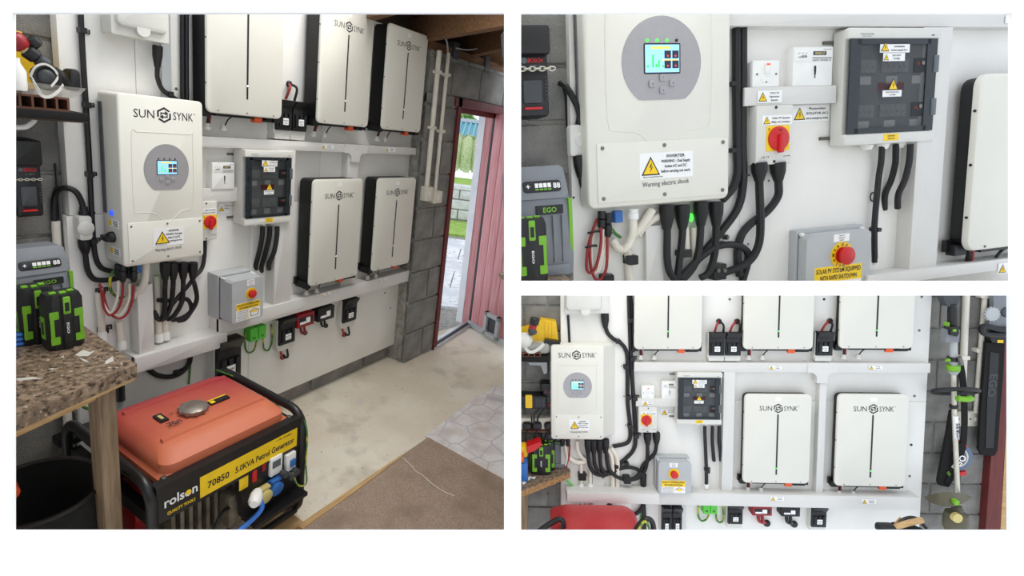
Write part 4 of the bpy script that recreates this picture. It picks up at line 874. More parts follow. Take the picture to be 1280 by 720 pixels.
# ---- door
X0, X1 = 2.95, 3.58
T = Thing(A, 'door_1', 'x', 'x', (3.3, 2.05, FL)); del T.e['label']; del T.e['category']; T.e['kind'] = 'structure'
b = MB(); b.box(X0 - .005, X0 + .035, 1.985, 2.1, FL, .19); T.part('frame_post', b, m_frame)
b = MB(); b.box(X0 - .04, X1 + .08, 1.985, 2.1, .135, .19); T.part('frame_head', b, m_frame)
b = MB(); b.box(X0 + .03, X1, 2.05, 2.1, .10, .135); T.part('frame_stop', b, m_frame)
b = MB(); b.box(X1, X1 + .06, 2.03, 2.15, FL, .135); T.part('frame_post', b, m_pink, label='daylit pink hinge post')
b = MB(); b.box(X1 - .012, X1 + .02, 2.02, 2.032, FL, .135); T.part('hinge_gap_shade', b, m_black)  # dark strip standing in for the shaded gap at the hinge
b = MB(); b.box(X1 - .005, X1 + .25, 2.15, 2.21, FL, .3); T.part('door_reveal', b, m_plast, label='pale plastered reveal')
b = MB(); b.loops([[Vector((X0, 1.98, FL + k)), Vector((X1, 2.05, FL + k)), Vector((X1, 2.13, FL + k)), Vector((X0, 2.06, FL + k))] for k in (0, .02)]); T.part('threshold', b, m_alu)
b = MB(); b.loops([[Vector((X0, 2.0, FL + k)), Vector((X1, 2.07, FL + k)), Vector((X1, 2.085, FL + k)), Vector((X0, 2.015, FL + k))] for k in (.02, .035)]); T.part('threshold_bar', b, m_chgd)
h0 = Vector((3.565, 2.06, 0)); ld = Vector((3.42 - 3.565, 1.65 - 2.06, 0)).normalized()
LT = Matrix.Translation((h0.x, h0.y, 0)) @ Matrix(((ld.x, -ld.y, 0, 0), (ld.y, ld.x, 0, 0), (0, 0, 1, 0), (0, 0, 0, 1)))  # leaf frame: X along the leaf, Y its normal
T = Thing(A, 'door_2', 'x', 'x', (3.5, 1.9, FL)); del T.e['label']; del T.e['category']; T.e['kind'] = 'structure'
LI = LT.inverted()
def leafpt(u, v):
    d = LI.to_3x3() @ A.ray(u, v); o = LI @ Vector((0, 0, 0)); t = -o.y / d.y; return o + d * t
c0, c1 = leafpt(612, 388), leafpt(633, 428)
fx0, fx1, fz0, fz1 = c0.x, c0.x + .17, min(c0.z, c1.z) - .01, max(c0.z, c1.z)
bw = .098
for k in range(5):
    b = MB(LT); b.plate(.025 + k * bw + .002, .025 + (k + 1) * bw - .002, FL + .06, .135, -.022, .014, 0, .004); T.part('plank', b, m_pink)
b = MB(LT); b.box(.0, .022, -.02, .02, FL + .03, .14); T.part('leaf_gap_shade', b, m_black)  # black strip put in for the shaded gap between post and leaf
b = MB(LT); b.box(.022, .022 + bw * 5, .014, .024, FL + .06, .135); T.part('back_sheet', b, m_frame)  # dark sheet added so the plank grooves show as shaded
b = MB(LT); b.box(0, bw * 5, -.03, .025, FL + .015, FL + .06); T.part('weather_bar', b, m_alu)
b = MB(LT); fc = ((fx0 + fx1) / 2, (fz0 + fz1) / 2)
for a in ((fx0, fx1, fz1 - .03, fz1), (fx0, fx1, fz0, fz0 + .03), (fx0, fx0 + .03, fz0, fz1), (fx1 - .03, fx1, fz0, fz1)): b.box(a[0], a[1], -.05, -.02, a[2], a[3])
cf = T.part('cat_flap_frame', b, m_grey)
b = MB(LT); b.plate(fx0 + .03, fx1 - .03, fz0 + .03, fz1 - .03, -.028, -.022, .03); T.part('cat_flap', b, m_chgd, cf)
# ---- outside
Fh = Vector((RA[2][0], RA[2][1], 0)).normalized(); Rh = Vector((Fh.y, -Fh.x, 0))
OT = Matrix(((Rh.x, Fh.x, 0, 0), (Rh.y, Fh.y, 0, 0), (0, 0, 1, 0), (0, 0, 0, 1))); OI = OT.inverted()
def gd(u, v, z): return OI @ A.Z(u, v, z)
def at_d(u, v, d):
    r = OI.to_3x3() @ A.ray(u, v); return r * (d / r.y)
d1, d2 = gd(568, 291, FL).y, gd(568, 274, FL).y
zt = at_d(568, 236, d2).z; d3 = gd(572, 224, zt).y
g0 = OI @ Vector((2.9, 2.2, 0)); xl = lambda d: at_d(520, 300, d).x; xr = lambda d: at_d(636, 300, d).x
# paving slabs
pv = MB(OT); pv.slab([(xl(3.4), 3.45), (xl(d1), d1), (at_d(632, 300, d1).x, d1), (at_d(632, 300, 4.4).x, 4.5), (at_d(600, 300, 4.2).x, 4.05)], FL - .12, FL - .055)
path = one(A, 'garden_path', LA('pale paved yard outside the open door'), 'path', pv, m_mortar)
pm = None
for i in range(9):
    for j in range(6):
        da = 4.0 + i * .62; xa = at_d(548, 300, 5).x - .4 + j * .55 + (i % 2) * .2
        if da > d1 - .4: continue
        if not (xl(da) - .2 < xa < at_d(618, 300, da).x - .3): continue
        if (OT @ Vector((xa, da, 0))).y < 2.3 or (OT @ Vector((xa + .5, da, 0))).y < 2.32: continue
        s_ = MB(OT); s_.plate(0, 0.001, 0, 0.001, 0, .001) if False else None
        s_.box(xa + .006, xa + .544, da + .006, da + .614, FL - .055, FL - .03 + random.uniform(-.004, .004)); o = make('paving_slab', s_, m_slab); o.parent = path; o.matrix_parent_inverse = path.matrix_world.inverted() @ A.M
b = MB(OT); b.box(xl(d1), at_d(634, 300, d1).x, d1, d2 - .01, FL - .12, FL - .02); one(A, 'lawn', LA('strip of bright lawn below the garden wall'), 'lawn', b, m_grass, kind='stuff')
gw = MB(OT); gw.box(xl(d2), at_d(634, 300, d2).x, d2 + .03, d2 + .3, FL - .05, zt); gwo = one(A, 'garden_wall', LA('grey block garden wall outside the door'), 'wall', gw, m_mortar)
hw = (zt - FL) / 3
for r in range(3):
    for k in range(7):
        xa = xl(d2) + (k - (r % 2) * .5) * .7
        if xa + .7 > at_d(634, 300, d2).x: continue
        s_ = MB(OT); s_.plate(xa + .01, xa + .69, FL + r * hw + .01, FL + (r + 1) * hw - .01, d2, d2 + .06, .01, .01); o = make('block', s_, m_wallo); o.parent = gwo; o.matrix_parent_inverse = gwo.matrix_world.inverted() @ A.M
b = MB(OT); b.box(xl(d2), at_d(634, 300, d2).x, d2 - .02, d2 + .34, zt, zt + .06); o = make('coping', b, m_wallo); o.parent = gwo; o.matrix_parent_inverse = gwo.matrix_world.inverted() @ A.M
b = MB(OT); b.box(xl(d2), at_d(634, 300, d2).x, d2 + .36, d3 + .1, zt - .05, zt + .03); one(A, 'raised_lawn', LA('raised lawn behind the garden wall under the hedge'), 'lawn', b, m_grass, kind='stuff')
def leafy(mb, c, r, n, s):
    for _ in range(n):
        v = Vector((random.gauss(0, 1), random.gauss(0, 1), random.gauss(0, 1))).normalized(); k = random.uniform(.72, 1.04)
        p = Vector((c[0] + v.x * r[0] * k, c[1] + v.y * r[1] * k, c[2] + v.z * r[2] * k)); a = Vector((random.uniform(-1, 1), random.uniform(-1, 1), random.uniform(-1, 1))).normalized(); e = a.orthogonal().normalized(); f_ = a.cross(e)
        mb.add([p + e * s, p + f_ * s * .5, p - e * s, p - f_ * s * .5], [(0, 1, 2, 3)])
hz1 = at_d(572, 172, d3).z; T = Thing(A, 'hedge', LA('pale green hedge seen through the open door'), 'hedge', tuple(OT @ Vector((at_d(575, 200, d3).x, d3, zt))))
b = MB(OT); xa, xb = xl(d3), at_d(634, 200, d3).x
for k in range(7): b.ball((xa + (xb - xa) * (k + .5) / 7, d3 + .6, (zt + hz1) / 2 + random.uniform(.04, .1)), ((xb - xa) / 9, .45, (hz1 - zt) / 2.1), 12, 8)
T.part('stems', b, m_leaf)
b = MB(OT)
for k in range(7): leafy(b, (xa + (xb - xa) * (k + .5) / 7, d3 + .75, (zt + hz1) / 2 + .1), ((xb - xa) / 8, .5, (hz1 - zt) / 2.1), 700, .06)
T.part('foliage', b, m_leaf, kind='stuff')
d4 = d3 + 5; T = Thing(A, 'shed_roof', LA('teal ribbed sheet roof beyond the hedge'), 'roof', tuple(OT @ Vector((at_d(575, 170, d4).x, d4, at_d(575, 175, d4).z))))
xa, xb = at_d(540, 170, d4).x, at_d(634, 170, d4).x; za, zb = at_d(575, 174, d4).z, at_d(575, 152, d4 + 2).z
b = MB(OT); b.loops([[(xa, d4, za - .3), (xb, d4, za - .3), (xb, d4, za), (xa, d4, za)], [(xa, d4 + 2, za - .3), (xb, d4 + 2, za - .3), (xb, d4 + 2, zb), (xa, d4 + 2, zb)]]); T.part('roof_deck', b, m_teal)
for k in range(14):
    x_ = xa + (xb - xa) * (k + .5) / 14; b = MB(OT); b.tube([(x_, d4, za + .02), (x_, d4 + 2, zb + .02)], .05, 5, sm=False); T.part('sheet_rib', b, m_teal)
b = MB(OT); b.box(xa, xb, d4 + 1.9, d4 + 2.15, zb, zb + .12); T.part('ridge', b, m_alu)
d5 = d4 + 6; c = at_d(577, 150, d5); T = Thing(A, 'garden_tree', LA('light green tree above the teal roof'), 'tree', tuple(OT @ Vector((c.x, d5, -1.6))))
b = MB(OT); b.tube([(c.x, d5, -1.6), (c.x, d5, c.z)], .15, 7, sm=False); T.part('trunk', b, m_timber)
b = MB(OT); rr = abs(at_d(596, 150, d5).x - c.x)
for dx, dz, k in ((0, 0, .6), (.45, -.25, .5), (-.5, -.2, .5), (.2, .35, .4)): leafy(b, (c.x + dx * rr, d5, c.z + dz * rr), (rr * k, rr * k, rr * k), 500, .16)
T.part('crown', b, m_leaf2, kind='stuff')
# ---- floor coverings
cp = [A.Z(*p, FL) for p in ((350, 684), (380, 662), (440, 615), (487, 581), (503, 571), (535, 549), (637, 606))]; cp += [A.Z(637, 900, FL), A.Z(420, 900, FL)]
T = Thing(A, 'carpet', LA('brown carpet on concrete floor in front of the lino'), 'carpet', tuple(A.Z(560, 630, FL))); b = MB(); b.slab(cp, FL, FL + .012); T.part('pile', b, m_carpet)
a, e = A.Z(375, 663, FL), A.Z(503, 572, FL); b = MB(); d = (e - a).normalized(); n_ = Vector((-d.y, d.x, 0)) * .014
b.slab([a - n_, a + (e - a) * .5 - n_, e - n_ * .3, e + n_ * .3, a + (e - a) * .5 + n_ * .8, a + n_], FL + .001, FL + .016); one(A, 'carpet_strip', LA('thin pale wood strip along the carpet edge'), 'strip', b, m_ply)
tp = [A.Z(*p, FL) for p in ((531, 546), (601, 494), (604, 495), (620, 482), (637, 490))]; tp += [A.Z(637, 606, FL)]
b = MB(); b.slab(tp, FL + .001, FL + .008); one(A, 'lino_sheet', LA('pale printed lino sheet on floor beside the carpet'), 'lino', b, m_lino)
st = [A.Z(u, v, FL + .015) for u, v in ((503, 572), (513, 581), (520, 589), (528, 594), (538, 603), (546, 609), (556, 615), (568, 620))]
b = MB(); b.tube(st, .0022, 5); one(A, 'loose_thread', LA('white loose thread lying across the brown carpet'), 'thread', b, m_conduit)
# ---- bench
zt = -.75
T = Thing(A, 'workbench', LA('workbench with brown speckled worktop and rough timber leg'), 'workbench', (.4, 1.8, FL))
f0, f1, r1 = A.Z(20, 520, zt), A.Z(171, 455, zt), A.Z(110, 411, zt)
d = (f0 - f1); q = [f1 + d * 1.35, f1, r1 + (r1 - f1) * .9, Vector((-.1, 2.14, zt))]
b = MB(); b.slab([(p.x, p.y) for p in q], zt - .038, zt); top = T.part('worktop', b, m_granite)
b = MB(); ctr = sum((Vector((p.x, p.y, 0)) for p in q), Vector()) / 4
b.slab([((p.x - ctr.x) * .985 + ctr.x, (p.y - ctr.y) * .985 + ctr.y) for p in q], zt - .05, zt - .038); T.part('worktop_underside', b, m_ply)
lx0, lx1 = A.P(126, 560, .62).x, A.P(149, 560, .62).x; ly = A.D - .62
b = MB(); b.plate(lx0, lx1, FL, zt - .05, ly, ly + .06, .004, .003); T.part('leg', b, m_timber)
b = MB(); e = (f1 - f0).normalized(); n_ = Vector((-e.y, e.x, 0)); a = f1 - e * .035 + n_ * .05
b.loops([[a - e * t + n_ * s + Vector((0, 0, h)) for s, h in ((0, -.05), (.04, -.05), (.04, -.085), (0, -.085))] for t in (0, .6)]); T.part('rail', b, m_ply)
b = MB(); b.box(.52, .56, 2.05, 2.12, FL, zt - .05); T.part('leg', b, m_timber)
# paint marks
for pts in (((94, 443), (104, 437), (112, 440), (119, 438), (110, 445), (98, 445)), ((99, 447), (108, 450), (112, 453), (104, 451)), ((131, 452), (141, 445), (142, 451), (133, 455)), ((20, 473), (40, 471), (55, 473), (40, 474), (22, 476)), ((76, 446), (80, 444), (79, 447)), ((60, 461), (67, 460), (66, 462))):
    b = MB(); z = [A.Z(u, v, zt + .001) for u, v in pts]; b.slab([(p.x, p.y) for p in z], zt, zt + .001); T.part('paint_mark', b, mat('dried_pale_paint', (196, 192, 182), .7), top)
# ---- grey charger on bench
def bench_charger(room, cx0, cx1, zt, cz1, yc, label):
    W, H = cx1 - cx0, cz1 - zt; T = Thing(room, 'battery_charger', label, 'charger', ((cx0 + cx1) / 2, yc + W * .4, zt)); k = W / .215
    pr = [(0, 0), (-.01, .2), (0, .62), (.03, .86), (.06, 1.0), (.17, .98), (.19, 0)]; L = []
    for fx, sh in ((0, .9), (.03, .97), (.1, 1), (.9, 1), (.97, .97), (1, .9)): L.append([(cx0 + W * fx, yc + k * (.09 + (yy - .09) * sh), zt + H * z_ * (sh if z_ > .5 else 1)) for yy, z_ in pr])
    b = MB(); b.loops(L); body = T.part('body', b, m_chgr)
    # upper face leans back: its frame follows the slope
    ang = math.atan2(.03 * k, .24 * H); ST = Matrix.Translation(((cx0 + cx1) / 2, yc + .002 * k, zt + H * .64)) @ Matrix.Rotation(-ang, 4, 'X'); h2 = math.hypot(.03 * k, .24 * H)
    b = MB(ST); b.poly([(-W * .4, h2 * .25), (W * .4, h2 * .25), (W * .46, h2 * .45), (W * .42, h2 * .98), (-W * .42, h2 * .98), (-W * .46, h2 * .45)], -.006 * k, .02 * k); T.part('display_surround', b, m_chgr)
    b = MB(ST); b.plate(-W * .34, W * .34, h2 * .5, h2 * .93, -.009 * k, 0, .012 * k, .002 * k); pn = T.part('display', b, m_black)
    for i in range(4): b = MB(ST); b.plate(W * (-.13 + .075 * i), W * (-.07 + .075 * i), h2 * .66, h2 * .82, -.011 * k, -.008 * k, .001 * k); T.part('charge_light', b, m_stick, pn)
    b = MB(ST)
    for i in range(4): b.box(W * (-.13 + .075 * i), W * (-.07 + .075 * i), -.0105 * k, -.009 * k, h2 * .57, h2 * .62)
    T.part('charge_bars', b, m_lime, pn)
    b = MB(ST); b.text('+', -W * .25, h2 * .72, -.0095 * k, h2 * .2); b.text('88', W * .26, h2 * .72, -.0095 * k, h2 * .2); T.part('lettering', b, m_wprint, pn)
    b = MB(); b.plate(cx0 + W * .34, cx0 + W * .82, zt + H * .565, zt + H * .645, yc - .008 * k, yc + .01 * k, .002 * k); bd = T.part('badge', b, m_black)
    b = MB(); b.text('EGO', cx0 + W * .58, zt + H * .605, yc - .0086 * k, H * .045, W * .24); T.part('lettering', b, m_lime, bd)
    for s in (0, 1):
        b = MB(); xx = cx0 + W * (.015 if s == 0 else .925); b.plate(xx, xx + W * .06, zt + H * .2, zt + H * .7, yc - .007 * k, yc + .1 * k, .004 * k); T.part('green_side', b, m_lime, label='lime green side strip')
    for i in (.2, .36, .62, .78):
        b = MB(); b.plate(cx0 + W * i, cx0 + W * (i + .025), zt + H * .12, zt + H * .55, yc - .014 * k, yc + .01 * k, .002 * k); T.part('rib', b, m_chgr)
    b = MB(); b.plate(cx0 + W * .1, cx0 + W * .9, zt, zt + H * .1, yc - .016 * k, yc + .01 * k, .004 * k, .003 * k); T.part('foot_lip', b, m_chgr)
    return T
yc = 1.86
bench_charger(A, A.P(16, 380, A.D - yc).x, A.P(94, 380, A.D - yc).x, zt, A.P(50, 313, A.D - yc).z, yc, LA('large grey battery charger standing on the bench'))
p0 = A.P(57, 438, .4); zp = A.P(80, 364, .4).z
b0, b1 = A.Z(58, 438, zt), A.Z(107, 429, zt)
tool_battery(A, b0.x, b1.x, 1.68, 1.745, zt, zp - .004, LA('black and lime tool battery at front of the bench pair'))
tool_battery(A, b0.x - .032, b1.x - .04, 1.762, 1.83, zt, zp, LA('black and lime tool battery standing behind the other'))
b = MB(); g = A.Z(21, 425, zt + .01)
for k in range(3): b.tube([(g.x + .028 * math.cos(t * .7), g.y + .028 * math.sin(t * .7), zt + .008 + .014 * k) for t in range(10)], .007, 6)
one(A, 'cable_coil', LA('blue coil of cable at left edge of bench'), 'cable', b, m_bluec)
# ---- wall charger with chain
def wall_charger(room, x0, x1, z0, z1, p, label):
    W, H = x1 - x0, z1 - z0; y = room.D - p; k = W / .1; bk = room.D + .04
    T = Thing(room, 'wall_charger', label, 'charger', ((x0 + x1) / 2, room.D, z0))
    b = MB(); b.plate(x0 - .02 * k, x1 + .004 * k, z1 - H * .3, z1 + H * .04, y - .02 * k, bk, .012 * k, .01 * k); T.part('battery', b, m_black)
    b = MB(); b.plate(x0, x1, z0, z1 - H * .22, y, bk, .012 * k, .01 * k); f = T.part('body', b, m_black)
    b = MB(); b.plate(x0 + W * .15, x1 - W * .25, z0 + H * .15, z0 + H * .42, y - .008 * k, y, .006 * k, .004 * k); T.part('clear_window', b, m_chgd, f)
    b = MB(); b.plate(x0 + W * .18, x1 - W * .28, z0 + H * .08, z0 + H * .105, y - .009 * k, y, .001); T.part('red_strip', b, m_red, f)
    b = MB(); b.text('BOSCH', x0 + W * .58, z0 + H * .645, y - .0008, H * .05, W * .46); T.part('lettering', b, m_red, f)
    b = MB(); b.text('AL 1880 CV', x0 + W * .58, z0 + H * .585, y - .0008, H * .025, W * .36); b.lathe([(W * .09, 0), (W * .09, 1)], (x0 + W * .24, y, z0 + H * .645), (x0 + W * .24, y - .001, z0 + H * .645), 14); T.part('model_lettering', b, m_gprint, f)
    for i in range(7):
        b = MB(); b.plate(x1 - W * .14, x1 - W * .02, z0 + H * (.2 + .04 * i), z0 + H * (.215 + .04 * i), y - .002, y + .002, .001); T.part('vent_rib', b, m_chgd, f)
    return T
x0, x1, z0, z1 = A.rect(14, 178, 56, 270, .05); y = A.D - .05; H = z1 - z0
wall_charger(A, x0, x1, z0, z1, .05, LA('black wall hung battery charger with red lettering'))
def chain(room, x0, x1, z, y, label, n):
    T = Thing(room, 'chain', label, 'chain', ((x0 + x1) / 2, y, z)); s = (x1 - x0) / n
    for k in range(n):
        cx = x0 + s * (k + .5); b = MB(); v = k % 2
        b.tube([(cx + s * .72 * math.cos(a * PI / 5), y - (s * .35 * math.sin(a * PI / 5) if v else 0), z + (0 if v else s * .4 * math.sin(a * PI / 5))) for a in range(11)], s * .13, 5, k=2); T.part('link', b, m_pole)
chain(A, x0 - .01, x1 - .005, z0 + H * .52, y - .012, LA('steel chain hanging across the black wall charger'), 9)
# ---- shelf and clutter
zs = A.P(111, 142.4, .15).z; sx1 = A.P(111, 147, .15).x; zs0 = A.P(111, 152, .15).z
T = Thing(A, 'wall_shelf', LA('dark worn shelf with clutter at left edge'), 'shelf', (.6, 2.05, zs0))
b = MB(); b.plate(.2, sx1, zs0, zs, 1.95, 2.14, 0, .003); T.part('board', b, m_nearblack)
b = MB(); b.box(.2, sx1 - .002, 1.955, 2.13, zs0 - .006, zs0); T.part('underside', b, m_roofd)
g = A.P(30, 160, .1); b = MB(); b.tube([(g.x - .05, g.y, zs0 - .006), (g.x - .04, g.y, zs0 - .03), (g.x, g.y, zs0 - .032), (g.x + .022, g.y, zs0 - .015), (g.x + .026, g.y, zs0 - .006)], .008, 8); one(A, 'shelf_hook', LA('white plastic hook under the dark shelf'), 'hook', b, m_white)
def shelfpt(u, v, p=.08): return A.P(u, v, p)
# clay coloured tray lying on shelf: open cells
x0, x1 = A.P(20, 128, .12).x, A.P(87, 130, .12).x; T = Thing(A, 'plastic_tray', LA('brown hollow plastic profile lying on the shelf'), 'profile', ((x0 + x1) / 2, 2.0, zs))
b = MB()
for a in ((zs, zs + .006), (zs + .036, zs + .042)): b.box(x0 - .05, x1, 1.98, 2.08, *a)
T.part('deck', b, m_tile)
for k in range(6):
    b = MB(); xx = x1 - .006 - k * .03; b.box(xx, xx + .006, 1.98, 2.08, zs + .006, zs + .036); T.part('web', b, m_tile)
za = zs + .042
c0, c1 = A.P(20, 110, .08).x, A.P(96, 110, .08).x; T = Thing(A, 'clear_visor', LA('clear plastic goggles case leaning on the brown profile'), 'goggles', ((c0 + c1) / 2, 2.03, za))
zc1 = A.P(60, 100, .08).z
b = MB(); b.loops([[(x, y_, za) for x, y_ in ((c0, 1.98), (c1 - .02, 1.98), (c1 - .02, 2.09), (c0, 2.09))], [(x, y_, zc1 - .02) for x, y_ in ((c0, 1.97), (c1, 1.97), (c1, 2.1), (c0, 2.1))], [(x, y_, zc1 - .012) for x, y_ in ((c0, 1.965), (c1 + .003, 1.965), (c1 + .003, 2.1), (c0, 2.1))]], cap1=False); T.part('shell', b, m_clear)
pts = [A.P(u, v, p) for u, v, p in ((37, 92, .11), (44, 106, .14), (52, 119, .15), (62, 121, .15), (73, 114, .14), (79, 106, .12))]
b = MB(); b.ribbon(pts, .009, .002); T.part('strap', b, m_strap)
pts = [A.P(u, v, p) for u, v, p in ((38, 96, .13), (44, 84, .14), (56, 80, .14), (68, 87, .14), (72, 97, .14), (64, 108, .15))]
b = MB(); b.ribbon(pts, .006, .002); T.part('strap', b, m_strap)
T = Thing(A, 'dust_mask', LA('black half face dust mask with round filters on the shelf'), 'mask', A.P(70, 118, .1))
g = A.P(55, 96, .1); b = MB(); b.ball((g.x, g.y, g.z), (.036, .03, .036), 14, 9); T.part('facepiece', b, m_chgd)
b = MB(); b.tube([g + Vector((.032 * math.cos(t * PI / 6), -.02, .032 * math.sin(t * PI / 6))) for t in range(13)], .008, 7); T.part('seal_ring', b, m_black)
g = A.P(91, 100, .08); b = MB(); b.plate(g.x - .015, g.x + .015, g.z - .034, g.z + .034, g.y - .02, g.y + .03, .014, .006); T.part('filter', b, m_black)
a, e = A.P(66, 88, .11), A.P(84, 108, .1); b = MB(); b.tube([a, (a + e) / 2 + Vector((.004, -.005, .006)), e], [.011, .015, .014], 8); T.part('filter_arm', b, m_black)
T = Thing(A, 'hard_case', LA('yellow plastic carry case at back of the shelf'), 'case', A.P(36, 100, .03)); x0, x1, z0, z1 = A.rect(14, 44, 48, 112, .03)
b = MB(); b.poly([(x0, z0), (x1, z0), (x1 - .004, z1 - .05), (x1 - .03, z1), (x0, z1 + .01)], A.D - .03, A.D + .04); T.part('shell', b, m_yell)
b = MB(); b.plate(x0, x1 - .03, z1 - .005, z1 + .015, A.D - .035, A.D + .03, .004, .003); T.part('handle', b, m_yell)
T = Thing(A, 'hose_lance', LA('red and black hose fitting with brass nozzle on shelf'), 'hose fitting', A.P(40, 75, .1))
for (u0, v0), (u1, v1), r, m, n_ in (((14, 44), (30, 60), .024, m_dred, 'grip'), ((26, 58), (36, 66), .014, m_sand, 'brass_collar'), ((32, 62), (46, 72), .022, m_black, 'coupling'), ((44, 70), (50, 76), .012, m_sand, 'brass_collar'), ((46, 73), (60, 82), .019, m_chgd, 'nozzle'), ((36, 48), (48, 58), .02, m_black, 'knob')):
    a, e = A.P(u0, v0, .11), A.P(u1, v1, .11); b = MB(); b.lathe([(r * .8, 0), (r, .15), (r, .85), (r * .8, 1)], a, e, 12); T.part(n_, b, m)
g = A.P(16, 85, .13); b = MB(); b.lathe([(.02, 0), (.022, .1), (.022, .6), (.01, .85), (.01, 1)], (g.x + .008, g.y, g.z - .06), (g.x + .008, g.y, g.z + .03), 16); one(A, 'white_bottle', LA('white plastic bottle cut off by the left edge'), 'bottle', b, m_white)
# ---- under the bench
p0, p1 = A.P(83, 505, -.02), A.P(89, 655, -.02); b = MB(); b.tube([(p0.x, p0.y, zt - .05), (p0.x, p0.y, p1.z)], .014, 10); T = Thing(A, 'wall_pipe', LA('white pipe running down block wall under the bench'), 'pipe', p1); T.part('tube', b, m_conduit)
g = A.P(84, 548, -.02); b = MB(); b.plate(g.x - .035, g.x + .02, g.z - .016, g.z + .016, g.y - .02, g.y + .06, .005); T.part('saddle', b, m_black)
g = A.Z(58, 672, FL); T = Thing(A, 'bucket_bag', LA('round black fabric garden bag under the bench'), 'bag', (g.x, g.y, FL))
cx, cy = A.P(48, 620, .45).x, A.D - .45
r = .15; b = MB(); b.lathe([(r * .8, 0), (r * .95, .1), (r * 1.02, .6), (r, 1), (r * .95, 1), (r * .92, .5), (.02, .06)], (cx, cy, FL), (cx, cy, A.P(50, 612, .45).z), 24); T.part('sides', b, m_nearblack)
b = MB(); zz = A.P(50, 612, .45).z; b.tube([(cx + r * math.cos(t * PI / 12), cy + r * math.sin(t * PI / 12), zz) for t in range(25)], .007, 6, k=2); T.part('rim', b, m_black)
g = A.P(14, 615, .55); b = MB(); b.lathe([(.06, 0), (.075, .2), (.075, .8), (.06, 1)], (g.x - .055, g.y, g.z - .02), (g.x - .055, g.y + .03, g.z), 24); one(A, 'orange_disc', LA('edge of an orange disc below the bench, left edge'), 'disc', b, m_orange)
cable(A, [(102, 497, .03), (104, 508, .03), (114, 511, .03), (122, 506, .03), (123, 494, .03)], .006, LA('green and yellow wire loop hanging behind the bench leg'), m=m_gy, n=6)
x0, x1, z0, z1 = A.rect(122, 500, 162, 540, .06); T = Thing(A, 'outdoor_socket', LA('grey weatherproof socket behind the bench leg'), 'socket', ((x0 + x1) / 2, 2.07, z0)); b = MB(); b.plate(x0, x1, z0, z1, A.D - .06, A.D, .02, .012); T.part('cover', b, m_grey)
b = MB(); g = A.P(151, 500, .06); b.tube([g, g + Vector((0, 0, .1))], .016, 8); T.part('cable_boot', b, m_black)
# ---- generator (own frame: X along front, Y to the wall, Z up)
GX, GY = .70, 1.40; GZ = .013; GW, GD, GH = .535, .54, .456
G = Matrix.Translation((GX, GY, FL + GZ)); m_ = lambda: MB(G)
T = Thing(A, 'petrol_generator', LA('red and black petrol generator on the floor beside the bench'), 'generator', (GX + GW / 2, GY + GD / 2, FL))
def ring(x):
    r = .07; pts = []; GT = GH + .012
    for cy, cz, a in ((GD - r, GT - r, 0), (r, GT - r, 90), (r, r + .018, 180), (GD - r, r + .018, 270)):
        for k in range(6):
            t = math.radians(a + 90 * k / 5); pts.append((x, cy + r * math.cos(t), cz + r * math.sin(t)))
    return pts + [pts[0], pts[1]]
for x in (-.012, GW + .004):
    b = m_(); b.tube(ring(x), .0165, 10, sm=False); T.part('frame_hoop', b, m_blackg)
for y_, z_ in ((.0, .03), (GD, .03), (GD, GH - .08)):
    b = m_(); b.tube([(0, y_ + (.0165 if y_ == 0 else 0), z_), (GW, y_ + (.0165 if y_ == 0 else 0), z_)], .014, 8, sm=False); T.part('cross_bar', b, m_blackg)
for x in (-.012, GW - .018):
    b = m_(); b.box(x, x + .03, .02, GD - .02, GH - .14, GH - .095); T.part('side_bar', b, m_blackg)
b = m_(); b.box(.0, GW, -.004, .03, GH - .125, GH - .0); b.box(0, GW, .0, GD, GH - .045, GH - .03); fp = T.part('front_panel', b, m_blackg)
def gpx(u, v): # pixel on the front plane -> local X,Z
    q = A.P(u, v, A.D - GY); return q.x - GX, q.z - FL
ya = -.0045
a0, a1 = gpx(249, 617)[0], gpx(370, 545)[0]; zs0, zs1 = GH - .112, GH - .036
b = m_(); b.box(a0, a1, ya - .001, ya, zs0, zs1); st = T.part('yellow_strip', b, m_yel, fp)
b = m_(); aw = a1 - a0; zc = (zs0 + zs1) / 2
b.text('70850', a0 + aw * .165, zc - .004, ya - .0016, .024, aw * .2); b.text('5.0KVA Petrol Generator', a0 + aw * .645, zc - .004, ya - .0016, .023, aw * .64); b.text('~ Air Cooled', a0 + aw * .84, zc + .028, ya - .0016, .008, aw * .17); T.part('lettering', b, m_print, fp)
b = m_(); lx = (.012 + a0) / 2; b.text('rolson', lx, zc + .012, ya - .0016, .032, (a0 - .02) * .92); T.part('brand_lettering', b, m_wprint, fp)
b = m_(); b.text('QUALITY TOOLS', lx, zc - .028, ya - .0016, .011, (a0 - .02) * .78); b.lathe([(.009, 0), (.009, 1)], (lx + .022, ya - .0014, zc + .009), (lx + .022, ya - .0022, zc + .009), 14); T.part('small_lettering', b, m_yel, fp)
